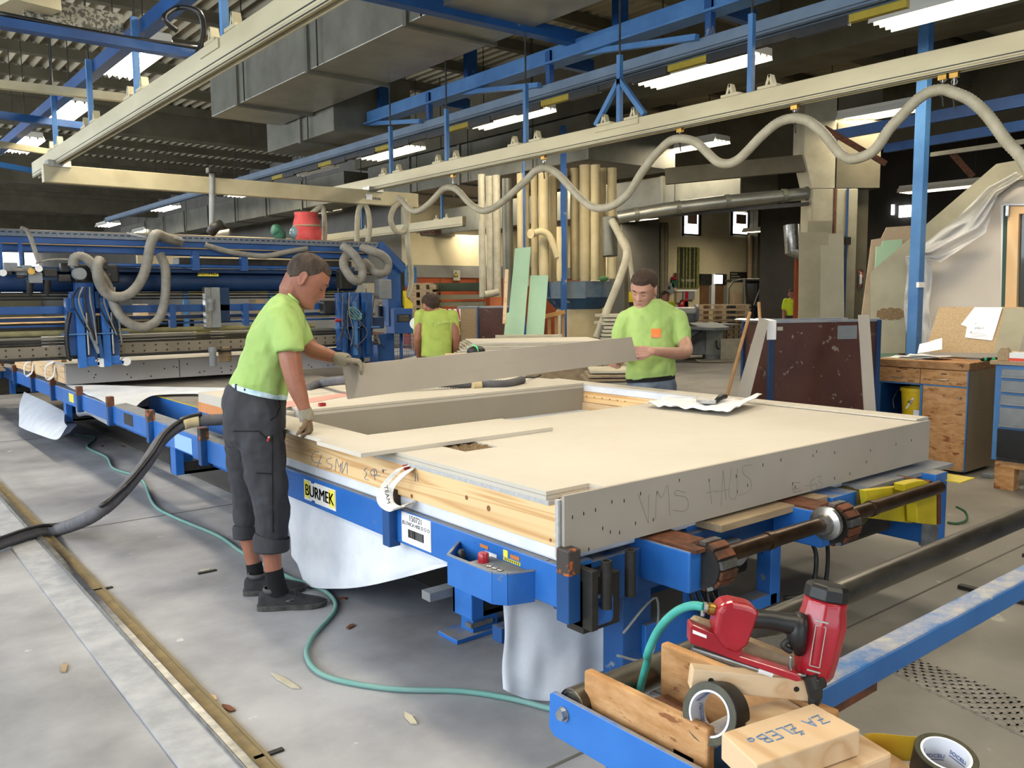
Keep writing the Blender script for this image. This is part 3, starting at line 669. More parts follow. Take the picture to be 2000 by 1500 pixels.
# knots on the side beam
for px, py, r in ((954, 993, .011), (911, 972, .009), (804, 969, .009), (748, 920, .008), (1075, 1055, .006)):
    p = X(px, py, XL+.003); link('knot', MB().cyl(p, p+V((.004, 0, 0)), r, 14), M_knot, pn)
SP = lambda px, py: X(px, py, XL+.0025)
for s_ in ([(623, 882), (613, 884), (609, 892), (612, 902), (622, 904), (628, 906)], [(628, 888), (620, 912)], [(607, 903), (608, 903.5)], [(648, 894), (638, 898), (641, 905), (648, 908), (645, 916), (637, 913)], [(655, 920), (657, 896), (662, 912), (666, 905), (664, 922)], [(669, 900), (668, 924), (677, 903), (678, 926)],
  [(716, 914), (711, 918), (716, 925), (712, 934), (720, 938)], [(729, 916), (723, 922), (728, 930), (736, 924), (731, 916), (732, 938)], [(735, 928), (742, 929)], [(746, 918), (755, 918)], [(811, 925), (811, 940)], [(815, 926), (816, 940)]):
    scribble(s_, pn, M_blueink, pl=SP, r=.0014)
# second board layer, L-shaped round the opening
OX0, OX1, OY0, OY1 = 1.915, 4.275, 3.452, 4.48
o = link('top_board', MB().bx(1.66, 2.705, 3.05, OY0-.002, .851, .868).bx(1.70, OX0, OY0-.002, 4.62, .851, .868), M_gyp, pn)
link('opening_lining', MB().bx(2.09, OX1, OY1, OY1+.014, .625, .850), mat('grey_board', '#8a8375', '#918a7c', rough=.85, sc=2), pn)
link('opening_lining', MB().bx(1.9, 2.08, OY1+.1, OY1+.12, .70, .838), M_gypf, pn)
for x in (1.955, 2.075): link('lining_edge', MB().bx(x, x+.012, OY1-.01, OY1+.1, .70, .85), M_gyped, pn)
link('opening_sill', MB().bx(1.92, OX1, OY0, OY1, .62, .632), M_gypf, pn)
link('opening_sill', MB().bx(2.3, OX1, OY1-.1, OY1, .632, .672), M_foil, pn)
link('top_board', MB().bx(2.09, 4.28, OY1+.002, 5.20, .851, .866), M_gyp, pn)
link('top_board', MB().bx(2.09, 4.28, OY1-.001, 5.20, .832, .849), M_gyp, pn)
link('top_board', MB().bx(1.9, 2.07, OY1+.1, 5.2, .838, .85), M_gyp, pn)
link('end_beam', MB().bx(OX1, OX1+.06, 2.05, 5.9, .73, .805), M_pine, pn)
link('end_beam', MB().bx(OX1-.012, OX1+.04, 3.45, 4.48, .62, .727), M_pineb, pn)
link('membrane_edge', MB().bx(OX1+.003, OX1+.05, 3.44, 5.9, .807, .852), M_foil, pn)
link('top_board', MB().bx(OX1, OX1+.13, 2.04, 4.9, .853, .862), M_gyp, pn)
link('board_layer', MB().bx(OX1+.02, OX1+.13, 2.04, 5.9, .80, .852), M_gyped, pn)
link('core', MB().bx(XL+.07, OX1-.01, 2.04, OY0-.01, .67, .82), M_pineb, pn)
link('core', MB().bx(2.1, 4.26, OY1+.02, 5.15, .62, .83), M_pineb, pn)
for k in range(6):
    p = X(1146+k*15, 774+k*2.0, OX1); link('nail_hole', MB().cyl(p-V((.002, 0, 0)), p+V((.002, 0, 0)), .005, 8), M_knot, pn)
# cut sheets lying on the far part: pink strip, orange edged board
s_ = Z(405, 778, .70)
one('foam_board', MB().bx(2.28, 3.1, 5.9, 6.86, .605, .70), mat('orange_foam', '#d08a55', '#d89563', rough=.9), 'orange edged insulation board on the dusty deck behind the leaning worker', 'board')
ps = thing('gypsum_sheet', 'gypsum sheet with a pink stripe lying beyond the opening', 'board', (2.6, 5.3, .87))
link('sheet', MB().bx(1.95, 3.9, 5.21, 5.85, .80, .866), M_gyp, ps)
link('pink_stripe', MB().prism([Z(540, 800, .867), Z(690, 771, .867), Z(690, 765, .867), Z(545, 787, .867)], (0, 0, .001)), mat('pink_strip', '#cf8f84', rough=.8), ps)
one('red_block', MB().cb(Z(629, 790, .876), (.035, .03, .018)), M_red, 'tiny red block on the board beside the held panel', 'block')
# vacuum hose lying across the panel behind the held board
vh = thing('vacuum_hose', 'dark hose running over the wall element behind the carried board', 'hose', Z(800, 760, .87))
hose('hose_body', [Z(598, 760, .875), Z(630, 748, .90), Z(680, 742, .96), Z(760, 742, .95), Z(860, 748, .91), Z(935, 750, .89), Z(990, 750, .885), Z(1020, 742, .89)], .03, M_hosed, vh, pitch=.02)
link('hose_joint', MB().cyl(Z(922, 753, .885), Z(938, 752, .885), .034, 14), M_bag, vh, smooth='a')
link('cord', MB().tube(spline([Z(940, 753, .87), Z(985, 752, .87), Z(1020, 738, .90), Z(1045, 737, .87), Z(1056, 732, .87)]), .008, 6), M_black, vh, smooth=True)
# webbing loop round the second stop post
lp = thing('lifting_strap', 'white webbing strap looped round a stop post on the near pine beam', 'strap', (1.8, 3.1, .7))
def band(pts, w, m, par, name='webbing', t=.004, wd=(1, 0, 0)):
    S = spline(pts, 8); mb = MB(); wd = V(wd).normalized()*w/2; R = []
    for i, p in enumerate(S):
        d = (S[min(i+1, len(S)-1)]-S[max(i-1, 0)]).normalized(); nn = d.cross(wd).normalized()*t/2
        R.append([p-wd-nn, p+wd-nn, p+wd+nn, p-wd+nn])
    return link(name, mb.loft(R), m, par, smooth='a')
M_web = mat('webbing', '#d8d4c8', '#e4e0d6', rough=.8, sc=60, bump=.3, bsc=200)
XS = lambda px, py, x: X(px, py, x)
wb1 = band([XS(800, 912, 1.84), XS(782, 915, 1.80), XS(758, 938, 1.78), XS(745, 965, 1.77), XS(750, 985, 1.765), XS(768, 996, 1.765), XS(785, 988, 1.78), XS(806, 980, 1.84)], .05, M_web, lp, wd=(.45, -1, .4))
wb2 = band([XS(806, 914, 1.84), XS(790, 925, 1.79), XS(765, 950, 1.755), XS(758, 968, 1.75), XS(762, 985, 1.75), XS(780, 992, 1.77), XS(800, 985, 1.84)], .05, M_web, lp, wd=(.45, -1, .4))
text('TEAM', .03, frame(XS(756, 966, 1.735), XS(760, 990, 1.735)-XS(752, 945, 1.735), V((.2, -1, .1))), M_ink, lp)
link('stitching', MB().bar(XS(792, 908, 1.825), XS(797, 918, 1.825), .03, .004), M_red, lp)
# hanging membranes
def curtain(name, top, bot, label, m=M_foil, wav=.02, fr=7, nu=40, nv=14, cat='membrane', belly=0):
    T = spline(top, 8); B = spline(bot, 8)
    def s(L, u):
        f = u*(len(L)-1); i = min(int(f), len(L)-2); return L[i].lerp(L[i+1], f-i)
    nrm = (V(top[-1])-V(top[0])).cross(V((0, 0, 1))).normalized()
    def f(u, v):
        p = s(T, u).lerp(s(B, u), v); w = wav*(noise.noise(V((u*fr, v*1.5, 3)))*(.3+v))+belly*math.sin(PI*v)
        q = p+nrm*w; q.z = max(q.z, .004); return q
    return one(name, MB().grid(f, nu, nv), m, label, cat, smooth=True, fix=False)
curtain('membrane', [X(556, 960, 1.90), X(640, 990, 1.90), X(760, 1040, 1.90), X(880, 1098, 1.90)], [X(570, 1080, 1.86), X(600, 1143, 1.86), X(700, 1147, 1.86), X(872, 1106, 1.88)], 'white membrane sheet hanging under the rail right of the leaning worker', wav=.03)
curtain('membrane', [V((1.80, 2.3, .44)), V((1.95, 2.27, .45)), V((2.24, 2.24, .45))], [V((1.81, 2.32, .09)), V((1.92, 2.28, .02)), V((2.06, 2.26, .005)), V((2.25, 2.22, .06))], 'white membrane end hanging to the floor by the corner post', wav=.05, fr=4)
curtain('membrane', [X(47, 765, 1.9), X(90, 785, 1.9), X(128, 805, 1.9)], [X(37, 832, 1.62), X(75, 850, 1.6), X(112, 858, 1.62), X(130, 832, 1.75)], 'white sheet hanging under the far left part of the table', wav=.03, fr=3, belly=.02)
curtain('membrane', [X(127, 822, 1.9), X(152, 825, 2.0)], [X(112, 858, 1.68), X(135, 845, 1.8), X(150, 830, 1.98)], 'curled end of the white sheet under the far left part of the table', wav=.02, nu=14)
curtain('membrane', [X(148, 795, 1.9), X(215, 822, 1.9)], [X(150, 815, 2.0), X(175, 812, 2.0), X(212, 832, 2.0)], 'small white flap under the rail near the second far post', wav=.01, nu=12, nv=4)
curtain('membrane', [Z(128, 752, .66), Z(200, 752, .67), Z(300, 755, .67), Z(440, 757, .67)], [Z(170, 770, .625), Z(210, 788, .62), Z(262, 795, .60), Z(302, 772, .625), Z(440, 770, .63)], 'crumpled white membrane lying in front of the far wall element', wav=.05, fr=9)
# far wall element
pf = thing('wall_element', 'far wall element with pale grey gypsum face under the gantry heads', 'wall panel', (3.5, 10.5, .62))
link('end_face', MB().bx(1.838, 5.2, 9.43, 9.455, .655, .85), mat('pale_fascia', '#bfbbb6', '#c8c4be', rough=.8, sc=2), pf)
link('side_beam', MB().bx(1.832, 1.88, 9.456, 12.35, .662, .84), M_pine, pf)
link('top_board', MB().bx(1.832, 5.2, 9.43, 10.6, .851, .866), M_gyp, pf)
link('joint', MB().bx(2.95, 2.957, 9.425, 9.432, .66, .85), M_joint, pf)
link('edge_strip', MB().bx(1.84, 2.0, 9.5, 13, .80, .845), M_foil, pf)
link('lath', MB().bar(Z(10, 683, .88), Z(125, 705, .88), .05, .03), M_pine, pf)
for i, (y, z0, z1, m) in enumerate(((10.7, .80, .93, M_gypf), (11.3, .82, .99, M_gypf), (12.2, .84, 1.04, M_gyp))):
    link('upper_board', MB().bx(2.2, 5.2, y, y+.45, z0, z1), m, pf)
mb = MB(); random.seed(4)
for k in range(34): mb.cb((1.9+random.random()*3.2, 9.428, .67+random.random()*.17), (.014, .004, .012))
o = link('screw', mb, M_dark, pf); o['kind'] = 'stuff'
for px, py in ((100, 725), (58, 720)):
    p = X(px, py, 1.80); st_ = band([p+V((.03, 0, .1)), p+V((-.03, .1, .04)), p+V((-.05, 0, -.08)), p+V((.0, -.1, -.04)), p+V((.03, -.05, .06))], .06, M_web, None, wd=(0, 1, .2))
    st_.name = 'lifting_strap'; tag(st_, 'white strap looped over the far wall element, %s' % ('nearer the gantry head' if px == 100 else 'at its far corner'), 'strap')
for i in range(11):
    one('timber_board', MB().bx(-.2, 1.76, 12.6+i*.16, 12.72+i*.16, .60+i*.022, .625+i*.022), M_plank, 'rough plank left of the far wall element, '+nth(i, 11, 'nearest and lowest', 'farthest and topmost'), 'plank', 'planks stacked left of the far wall element')
# carried board
ca, cb_ = V((2.06, 3.90, .982)), V((4.262, 3.935, 1.062)); tp = V((-.012, .02, 1))*.172
cd = V((0, .0125, 0))
one('carried_board', MB().hexa([ca, cb_, cb_+cd, ca+cd, ca+tp+V((-.02, 0, .003)), cb_+V((-.05, .01, .158)), cb_+V((-.05, .0225, .158)), ca+tp+cd+V((-.02, 0, .003))]), M_gypf, 'long gypsum strip carried by the two workers over the opening', 'board')
# white cloth and knife brush on the panel
def rag(u, v):
    P = [(1258, 792), (1300, 776), (1400, 782), (1488, 788), (1420, 809), (1330, 800)]
    a = V(Z(1262, 792, .866)).lerp(Z(1420, 809, .866), u); b = V(Z(1300, 779, .866)).lerp(Z(1488, 787, .866), u)
    p = a.lerp(b, v); p.z = .866+.012+.022*noise.noise(V((u*9, v*7, 0)))+(.04*max(0, u-.8)*5*v); return p
one('white_cloth', MB().grid(rag, 40, 12), mat('cotton_rag', '#dedde0', rough=.9, bump=.3), 'crumpled white cloth lying near the far edge of the near wall element', 'cloth', smooth=True, fix=False, solid=.004)
sc_ = thing('scraper', 'steel scraper with a black handle on the far panel edge', 'tool', Z(1390, 785, .87))
link('blade', MB().prism([Z(1360, 788, .885), Z(1398, 789, .885), Z(1404, 782, .89), Z(1361, 780, .885)], (0, 0, .02)), M_steel, sc_)
link('handle', MB().tube([Z(1398, 783, .90), Z(1408, 775, .905), Z(1418, 774, .905)], [.012, .018, .014], 10), M_black, sc_, smooth=True)
# ================================================================ floor things
fr_ = thing('floor_rail', 'long steel guide rail set in the floor at the lower left', 'rail', (.97, 4, 0))
link('groove', MB().bx(.965, 1.02, .3, 13, 0, .008), mat('ochre_groove', '#6f6248', '#857655', rough=.8, sc=12), fr_)
link('rail_bar', MB().bx(.93, .965, .3, 13, 0, .03), M_steel, fr_, bevel=.004)
link('mortar_edge', MB().bx(.78, .93, .3, 13, 0, .012), mat('grey_mortar', '#8b8d90', '#a2a4a6', rough=.8, sc=8, det=7), fr_)
link('rail_lip', MB().bx(1.02, 1.03, .3, 13, 0, .014), mat('ochre_lip', '#77694a', rough=.8), fr_)
for px, py in ((405, 1118), (200, 1152), (525, 1475), (140, 1177)):
    p = Z(px, py, 0); link('anchor', MB().bx(p.x-.05, p.x+.05, p.y-.01, p.y+.01, .001, .008), M_dark, fr_)
for i, (px, py, lb) in enumerate(((1650, 1092, 'dark floor rail passing under the grey roller, nearest the table'), (1900, 1066, 'dark floor rail at the right edge, behind the grey roller'), (1985, 1043, 'farthest dark floor rail at the right edge'))):
    x = Z(px, py, 0).x
    t = thing('floor_rail', lb, 'rail', (x, 2, 0))
    link('rail_bar', MB().bx(x-.02, x+.02, -2, 1.85+i*.0, 0, .02), M_dark, t); link('rail_edge', MB().bx(x+.021, x+.04, -2, 1.85, 0, .008), M_galvd, t)
p = [Z(*q, .012) for q in ((145, 848), (185, 855), (170, 873), (208, 893), (222, 915), (275, 935), (300, 985), (340, 1010), (425, 1046), (475, 1080), (560, 1125), (600, 1140), (640, 1158), (655, 1190), (610, 1245), (600, 1285), (640, 1322), (760, 1345), (900, 1350), (1000, 1365), (1080, 1385), (1140, 1392))]
ah = thing('air_hose', 'thin teal air hose snaking over the floor past the worker', 'hose', p[0]); link('hose_body', MB().tube(spline(p, 6), .011, 8), M_teald, ah, smooth=True)
lh = thing('vacuum_hose', 'thick grey vacuum hose from the floor rail up over the table rail', 'hose', Z(90, 1040, 0))
P = [Z(-60, 1085, .06), Z(0, 1062, .05), Z(60, 1042, .05), Z(115, 1035, .05), dp(180, 1008, 4.6), dp(235, 965, 4.8), dp(285, 905, 5.0), dp(315, 860, 5.15), dp(350, 832, 5.25), dp(385, 822, 5.3), dp(440, 818, 5.35), dp(500, 800, 5.4)]
hose('hose_body', P, .036, M_hosed, lh, pitch=.014, ridge=.06)
link('tape_wrap', MB().tube(spline([dp(357, 828, 5.25), dp(372, 823, 5.28), dp(388, 821, 5.3)]), .041, 12), M_bag, lh, smooth=True)
link('cord', MB().tube(spline([q+V((.02, -.03, .045)) for q in P[:10]]), .012, 8), M_black, lh, smooth=True)
mb = MB(); random.seed(11)
scr = [(125, 1306, .05, M_plank), (555, 1332, .10, M_dust), (400, 1115, .03, M_dust), (800, 1405, .05, M_dust), (415, 1365, .03, M_pineb), (445, 1385, .04, M_rust), (685, 1225, .03, M_rust), (200, 872, .05, M_rust), (240, 872, .04, M_rust), (670, 1170, .02, M_rust), (1960, 1258, .0, M_dust)]
for i, (px, py, s, m) in enumerate(scr):
    if s == 0: continue
    q = Z(px, py, 0); mb = MB(); Mx = Matrix.Translation(q) @ Matrix.Rotation(random.random()*3, 4, 'Z')
    mb.prism([Mx @ V((-s, -.008, .002)), Mx @ V((s*.2, -.014, .002)), Mx @ V((s, .0, .002)), Mx @ V((s*.4, .012, .002)), Mx @ V((-s*.8, .01, .002))], (0, 0, .006))
    one('debris', mb, m, ['thin wood splinter on the floor by the left rail', 'pale plaster shard on the floor below the worker', 'small plaster crumb between the floor rail and the worker', 'pale shard on the floor near the blue tray', 'small chip right beside the lower floor rail', 'brown chip by the lower floor rail', 'reddish chip on the floor under the membrane', 'brown lump under the table, left one', 'brown lump under the table, right one', 'tiny reddish chip under the hanging membrane', ''][i], 'scrap')

link('under_motor', MB().bx(2.7, 3.0, 2.12, 2.4, .32, .6), M_dark, tb, bevel=.02)  # dark boxes and cables added as clutter where the underside reads dark
link('gear_box', MB().bx(3.55, 3.95, 1.98, 2.3, .36, .58), M_dark, tb, bevel=.02)
for i in range(5):
    link('cable', MB().tube(spline([(2.45+i*.03, 2.02, .46), (2.5+i*.05, 1.98, .30-i*.02), (2.75+i*.06, 2.0, .14), (3.1+i*.05, 2.2, .03)], 6), .008, 6), M_black, tb, smooth=True)
# ================================================================ roller frame in the foreground
rf = thing('roller_conveyor', 'blue roller conveyor frame with scuffed rollers in the foreground', 'conveyor', (1.16, 1.1, .3))
link('end_plate', MB().prism([(1.16, .25, .555), (1.16, 1.31, .555), (1.16, 1.325, .57), (1.16, 1.322, .645), (1.16, 1.312, .652), (1.16, .25, .655)], (.012, 0, 0)), M_blue, rf, bevel=.002)
link('roller', MB().cyl((1.18, 1.27, .632), (8.5, 1.27, .632), .037, 28), M_pipe, rf, smooth='a')
link('roller_rim', MB().lathe([(.036, 0), (.036, .006), (.028, .006), (.028, 0)], (1.176, 1.27, .632), 24, M=Matrix.Rotation(PI/2, 4, 'Y'), cap=False), M_steel, rf)
link('bolt', MB().cyl((1.161, 1.275, .618), (1.146, 1.275, .618), .012, 6), M_steel, rf)
link('washer', MB().cyl((1.161, 1.275, .618), (1.157, 1.275, .618), .016, 16), M_steel, rf)
M_wornb = worn('worn_blue_beam', '#23568f', '#3268a2', scuff='#7f8f9f', dust='#a39d92', dlo=.62)
link('long_beam', MB().bx(1.2, 8.5, .952, 1.02, .588, .65), M_wornb, rf, bevel=.01, seg=3)
link('tray_floor', MB().bx(1.175, 1.50, .40, .945, .555, .585), M_plank, rf)
link('tray_floor', MB().bx(1.175, 1.9, .975, 1.18, .552, .586), M_rust, rf)
for x in (1.3, 4.5, 8): link('support_leg', MB().bx(x, x+.06, .96, 1.01, 0, .588).bx(x, x+.06, 1.25, 1.29, 0, .59), M_blue, rf)
for a, z in ((1.29, .60), (1.34, .604)): link('worn_slat', MB().bar((a, 1.0, z), (a+.03, 1.19, z+.005), .035, .03), M_rust, rf)
one('osb_plank', MB().bx(1.20, 1.223, .93, 1.257, .586, .709), M_osb2, 'dusty oriented strand board on edge right behind the blue end plate', 'board', bevel=.005)
one('osb_plank', MB().bx(1.40, 1.424, .80, 1.219, .587, .727), M_osb2, 'oriented strand board on edge under the red nail gun, with nail marks', 'board', bevel=.005)
a, b = V((1.224, .990, .776)), V((1.400, .842, .752))
pb = thing('timber_offcut', 'pale pine batten with two black dots leaning in front of the nail gun', 'timber', a)
link('batten', MB().bar(a+V((.012, .012, 0)), b+V((.012, .012, 0)), .03, .042), M_pineb, pb, bevel=.003)
for f in (.16, .86):
    c = a.lerp(b, f)+V((-.0, -.0, .002)); nn = V((-.65, -.76, 0)); c = c+V((.012, .012, 0))+nn*.0147
    link('black_dot', MB().cyl(c, c+nn*.0012, .0052, 14), M_ink, pb)
# blocks
def slab(name, P, z0, z1, m, label, cat='timber', bev=.003):
    return one(name, MB().loft([[V((p[0], p[1], z0)) for p in P], [V((p[0], p[1], z1)) for p in P]]), m, label, cat, bevel=bev)
P1 = [(1.149, .862), (1.366, .821), (1.343, .716), (1.109, .762)]
b1 = thing('timber_block', 'thick pine block lettered in blue pencil, nearest the camera', 'timber', (1.24, .79, .70))
link('block', MB().loft([[V((p[0], p[1], .702)) for p in P1], [V((p[0], p[1], .75)) for p in P1]]), M_pineb, b1, bevel=.003)
tx = V((P1[0][0]-P1[1][0], P1[0][1]-P1[1][1], 0)).normalized(); ty = V((tx.y, -tx.x, 0))
M_bcr = mat('blue_crayon', '#56789c', rough=.8)
def lett(strk, ox, oy, s):
    for st in strk:
        pts = [V((1.237, .79, .7508))+tx*(ox+x*s)-ty*(oy+y*s) for x, y in st]
        link('handwriting', MB().tube(pts, .0013, 4), M_bcr, b1)
LET = {'Z': [[(0, 1), (.7, 1), (0, 0), (.7, 0)], [(.1, .5), (.6, .5)]], 'A': [[(0, 0), (.35, 1), (.7, 0)], [(.15, .4), (.55, .4)]], 'Ž': [[(0, 1), (.7, 1), (0, 0), (.7, 0)], [(.2, 1.35), (.35, 1.15), (.5, 1.35)], [(.1, .5), (.6, .5)]],
 'L': [[(0, 1), (0, 0), (.55, 0)]], 'E': [[(.6, 1), (0, 1), (0, 0), (.6, 0)], [(0, .5), (.5, .5)]], 'B': [[(0, 0), (0, 1), (.45, .95), (.5, .65), (.05, .52), (.6, .42), (.6, .1), (0, 0)]], 'O': [[(.3, .4), (.05, .25), (.1, .02), (.45, .02), (.5, .3), (.3, .4)]]}
x = -.092
for ch in 'ZA':
    lett(LET[ch], x, -.016, .026); x += .024
x += .018
for ch in 'ŽLEBO':
    lett(LET[ch], x, -.016, .026); x += .023
slab('timber_block', [(1.22, .83), (1.43, .79), (1.40, .685), (1.19, .72)], .655, .70, M_pineb, 'smooth pine block lying under the lettered block', bev=.006)
slab('timber_block', [(1.18, .86), (1.50, .80), (1.46, .66), (1.14, .72)], .605, .653, M_pineb, 'lower pine block with a knot, beneath the smooth one')
p = Y(1670, 1472, .72)
slab('timber_block', [(1.27, .935), (1.40, .90), (1.385, .85), (1.255, .885)], .655, .72, M_pineb, 'short pine block standing behind the lettered block', bev=.002)
slab('chipboard_piece', [(1.18, .93), (1.50, .86), (1.44, .60), (1.18, .65)], .586, .604, M_chip, 'brown chipboard piece at the bottom of the block pile', 'board')
slab('timber_block', [(1.30, .655), (1.42, .635), (1.40, .56), (1.28, .58)], .605, .68, M_pineb, 'pine offcut at the bottom edge of the photo beside the yellow tape', bev=.004)
# tape rolls
M_tapeo = mat('olive_tape', '#3a3a2c', '#4a4836', rough=.3, sc=60)
def tape_roll(name, c, ax, r, r2, w, label, side, up=(0, 0, 1)):
    t = thing(name, label, 'tape', c); z = V(ax).normalized(); x = z.cross(V(up)); x = x.normalized() if x.length > .1 else V((1, 0, 0)); y = z.cross(x)
    M = Matrix((x, y, z)).transposed().to_4x4()
    link('tape', MB().lathe([(r2+.002, -w/2), (r, -w/2), (r, w/2), (r2+.002, w/2)], c, 48, M=M, cap=False), side, t, smooth='a')
    link('tape_edge', MB().lathe([(r2+.003, 0), (r-.001, 0), (r-.001, .001), (r2+.003, .001)], V(c)+z*w/2, 48, M=M, cap=False), M_tapeo, t, smooth='a')
    link('core', MB().lathe([(r2+.002, -w/2), (r2+.002, w/2+.001), (r2-.002, w/2+.001), (r2-.002, -w/2)], c, 48, M=M, cap=False), mat('white_core', '#d3d6dc', rough=.6), t, smooth='a')
    mi = mat('blue_print', '#2f4f8c', rough=.6)
    for k in range(6):
        a = k*PI/3+.3
        pos = V(c)+M.to_3x3() @ V((math.cos(a)*(r2-.0055), math.sin(a)*(r2-.0055), (.009 if k % 2 else -.006)))
        tan = M.to_3x3() @ V((math.sin(a), -math.cos(a), 0))
        text('ISOCELL', .0105, frame(pos, tan, z), mi, t, ext=.0003)
        link('print_line', MB().bar(pos-tan*.02-z*.008, pos+tan*.02-z*.008, .0006, .0012, up=z), mi, t)
    return t
tc = dp(1398, 1392, 1.585)
tape_roll('tape_roll', (tc.x, tc.y, max(tc.z, .72)), (-.95, -.12, .28), .056, .040, .05, 'olive black tape roll standing on edge between the boards and pine blocks', M_black)
t2 = dp(1843, 1478, 1.50)
tr2 = tape_roll('tape_roll', (t2.x, t2.y, t2.z-.02), (-.12, -.2, 1), .052, .040, .06, 'black tape roll lying flat with a loose yellow end, lower right corner', M_black)
Mz = V((-.12, -.2, 1)).normalized()
pts = [t2+V((.045, .035, 0)), t2+V((.01, .075, .0)), t2+V((-.03, .11, .005)), t2+V((-.055, .12, .008))]
band([q-V((0, 0, .02)) for q in spline(pts, 4)], .055, mat('yellow_liner', '#c9a32c', rough=.45), tr2, name='loose_end', t=.0008, wd=Mz)
# ---- nail gun
gt = 1.60
ng = thing('nail_gun', 'red pneumatic nail gun with a black handle resting on the roller frame', 'tool', dp(1500, 1320, gt))
def g(px, py, d=0): return dp(px, py, gt+d)
nrm = V((FW.x, FW.y, 0)).normalized()
ax = (g(1612, 1165)-g(1588, 1310)); L_ = ax.length; axn = ax.normalized(); sx = axn.cross(nrm).normalized(); sy = sx.cross(axn)
def octo(c, r, n=16, q=1.0): return [c+sx*math.cos(2*PI*(k+.5)/n)*r+sy*math.sin(2*PI*(k+.5)/n)*r*q for k in range(n)]
b0 = g(1588, 1318, .03)
def oct8(c, r): return [c+sx*math.cos(2*PI*(k+.5)/8)*r+sy*math.sin(2*PI*(k+.5)/8)*r for k in range(8)]
body = link('cylinder_body', MB().loft([oct8(b0+axn*z, r) for z, r in ((-.012, .018), (-.006, .03), (.006, .038), (.03, .041), (.10, .047), (.118, .044), (.128, .042), (.148, .041))]), M_red, ng, bevel=.006, smooth='a', seg=3)
link('top_cap', MB().loft([oct8(b0+axn*z, r) for z, r in ((.148, .0415), (.170, .0405), (.178, .034))]), M_black, ng, bevel=.003)
fc = b0+axn*.07-sy*0
# raised outlined rectangle on the body, facing the camera
nv = (CAMP-fc).normalized(); u_ = axn; w_ = u_.cross(nv).normalized(); nv = w_.cross(u_)
fc = b0+axn*.065+nv*.0435
mb = MB()
for s in (-1, 1):
    mb.bar(fc+w_*s*.009-u_*.038, fc+w_*s*.009+u_*.038, .0016, .002, up=nv); mb.bar(fc-w_*.009+u_*s*.038, fc+w_*.009+u_*s*.038, .0016, .002, up=nv)
    mb.bar(fc-w_*.012+u_*s*.047, fc+w_*.012+u_*s*.047, .003, .003, up=nv)
link('raised_frame', mb, M_galv, ng)
link('handle', MB().tube([g(1560, 1222, .01), g(1530, 1216), g(1500, 1210), g(1465, 1208), g(1450, 1206)], [.024, .0185, .0175, .019, .022], 14), M_black, ng, smooth='a')
link('handle_collar', MB().tube([g(1566, 1200, .01), g(1556, 1225, 0), g(1556, 1250, 0), g(1562, 1275, .01)], [.012, .02, .018, .01], 12), M_black, ng, smooth=True)
def flatp(P, th, m, name, d=0, bev=.004): return link(name, MB().prism([g(x, y, -th/2+d) for x, y in P], nrm*th), m, ng, bevel=bev, seg=3)
flatp([(1402, 1195), (1412, 1181), (1432, 1177), (1462, 1183), (1480, 1190), (1484, 1200), (1476, 1225), (1462, 1262), (1440, 1280), (1418, 1270), (1396, 1240), (1396, 1225)], .05, M_red, 'rear_grip', bev=.01)
flatp([(1348, 1222), (1352, 1219), (1392, 1236), (1420, 1240), (1452, 1270), (1446, 1282), (1560, 1318), (1568, 1330), (1556, 1332), (1440, 1292), (1347, 1256)], .03, M_red, 'magazine')
flatp([(1353, 1230), (1380, 1241), (1380, 1247), (1353, 1237)], .0315, M_white, 'label', bev=0)
link('magazine_rod', MB().tube([g(1352, 1266, -.005), g(1480, 1308, -.005)], .0055, 10), M_steel, ng, smooth='a')
link('magazine_bar', MB().tube([g(1480, 1308, -.005), g(1508, 1317, -.005)], .006, 8), M_white, ng)
link('trigger', MB().tube(spline([g(1556, 1252), g(1540, 1250), g(1530, 1262), g(1545, 1272)], 4), .006, 8), M_dark, ng, smooth=True)
link('guard_wire', MB().tube(spline([g(1545, 1280), g(1543, 1305), g(1552, 1316), g(1575, 1320)], 4), .0035, 6), M_steel, ng, smooth=True)
link('nose', MB().tube([g(1582, 1318), g(1590, 1340), g(1592, 1362), g(1588, 1378)], [.014, .016, .013, .009], 8), M_dark, ng)
link('nose_plate', MB().cb(g(1598, 1332), (.03, .02, .022)), M_dark, ng, bevel=.002)
link('coupling', MB().tube([g(1378, 1187), g(1384, 1188), g(1384, 1188), g(1394, 1190), g(1394, 1190), g(1405, 1192)], [.008, .008, .0115, .0115, .009, .009], 14), M_brass, ng, smooth='a')
link('hose_clip', MB().tube([g(1373, 1186), g(1380, 1187)], .0105, 12).cyl(g(1373, 1190), g(1372, 1203), .004, 8), M_steel, ng)
one('wood_chip', MB().prism([g(1352, 1220, .01), g(1362, 1211, .01), g(1395, 1222, .01), g(1392, 1235, .01)], nrm*.03), M_plank, 'wood offcut lying against the rear grip of the nail gun', 'timber', bevel=.003)
one('wood_chip', MB().bar(g(1450, 1258, .06), g(1580, 1310, .05), .03, .03), M_plank, 'long rough batten lying behind the nail gun', 'timber', bevel=.002)
one('rubber_mat', MB().prism([Z(1440, 1262, .69), Z(1480, 1300, .69), Z(1570, 1300, .69), Z(1550, 1245, .69)], (0, 0, .012)), mat('ribbed_rubber', '#3a3834', '#4b4843', rough=.8, sc=50, stretch=(1, 6, 1), bump=.8, bsc=70), 'dark ribbed rubber piece under the nail gun handle', 'mat')
nh = [g(1375, 1186), g(1352, 1183, .02), g(1325, 1192, .05), g(1298, 1215, .08), g(1278, 1245, .12), g(1264, 1280, .15), dp(1258, 1315, 1.85), (1.42, 1.42, .2), (1.5, 1.6, .02)]
one('air_hose', MB().tube(spline(nh, 8), .0085, 10), M_teal, 'bright teal air hose plugged into the nail gun', 'hose', smooth=True)
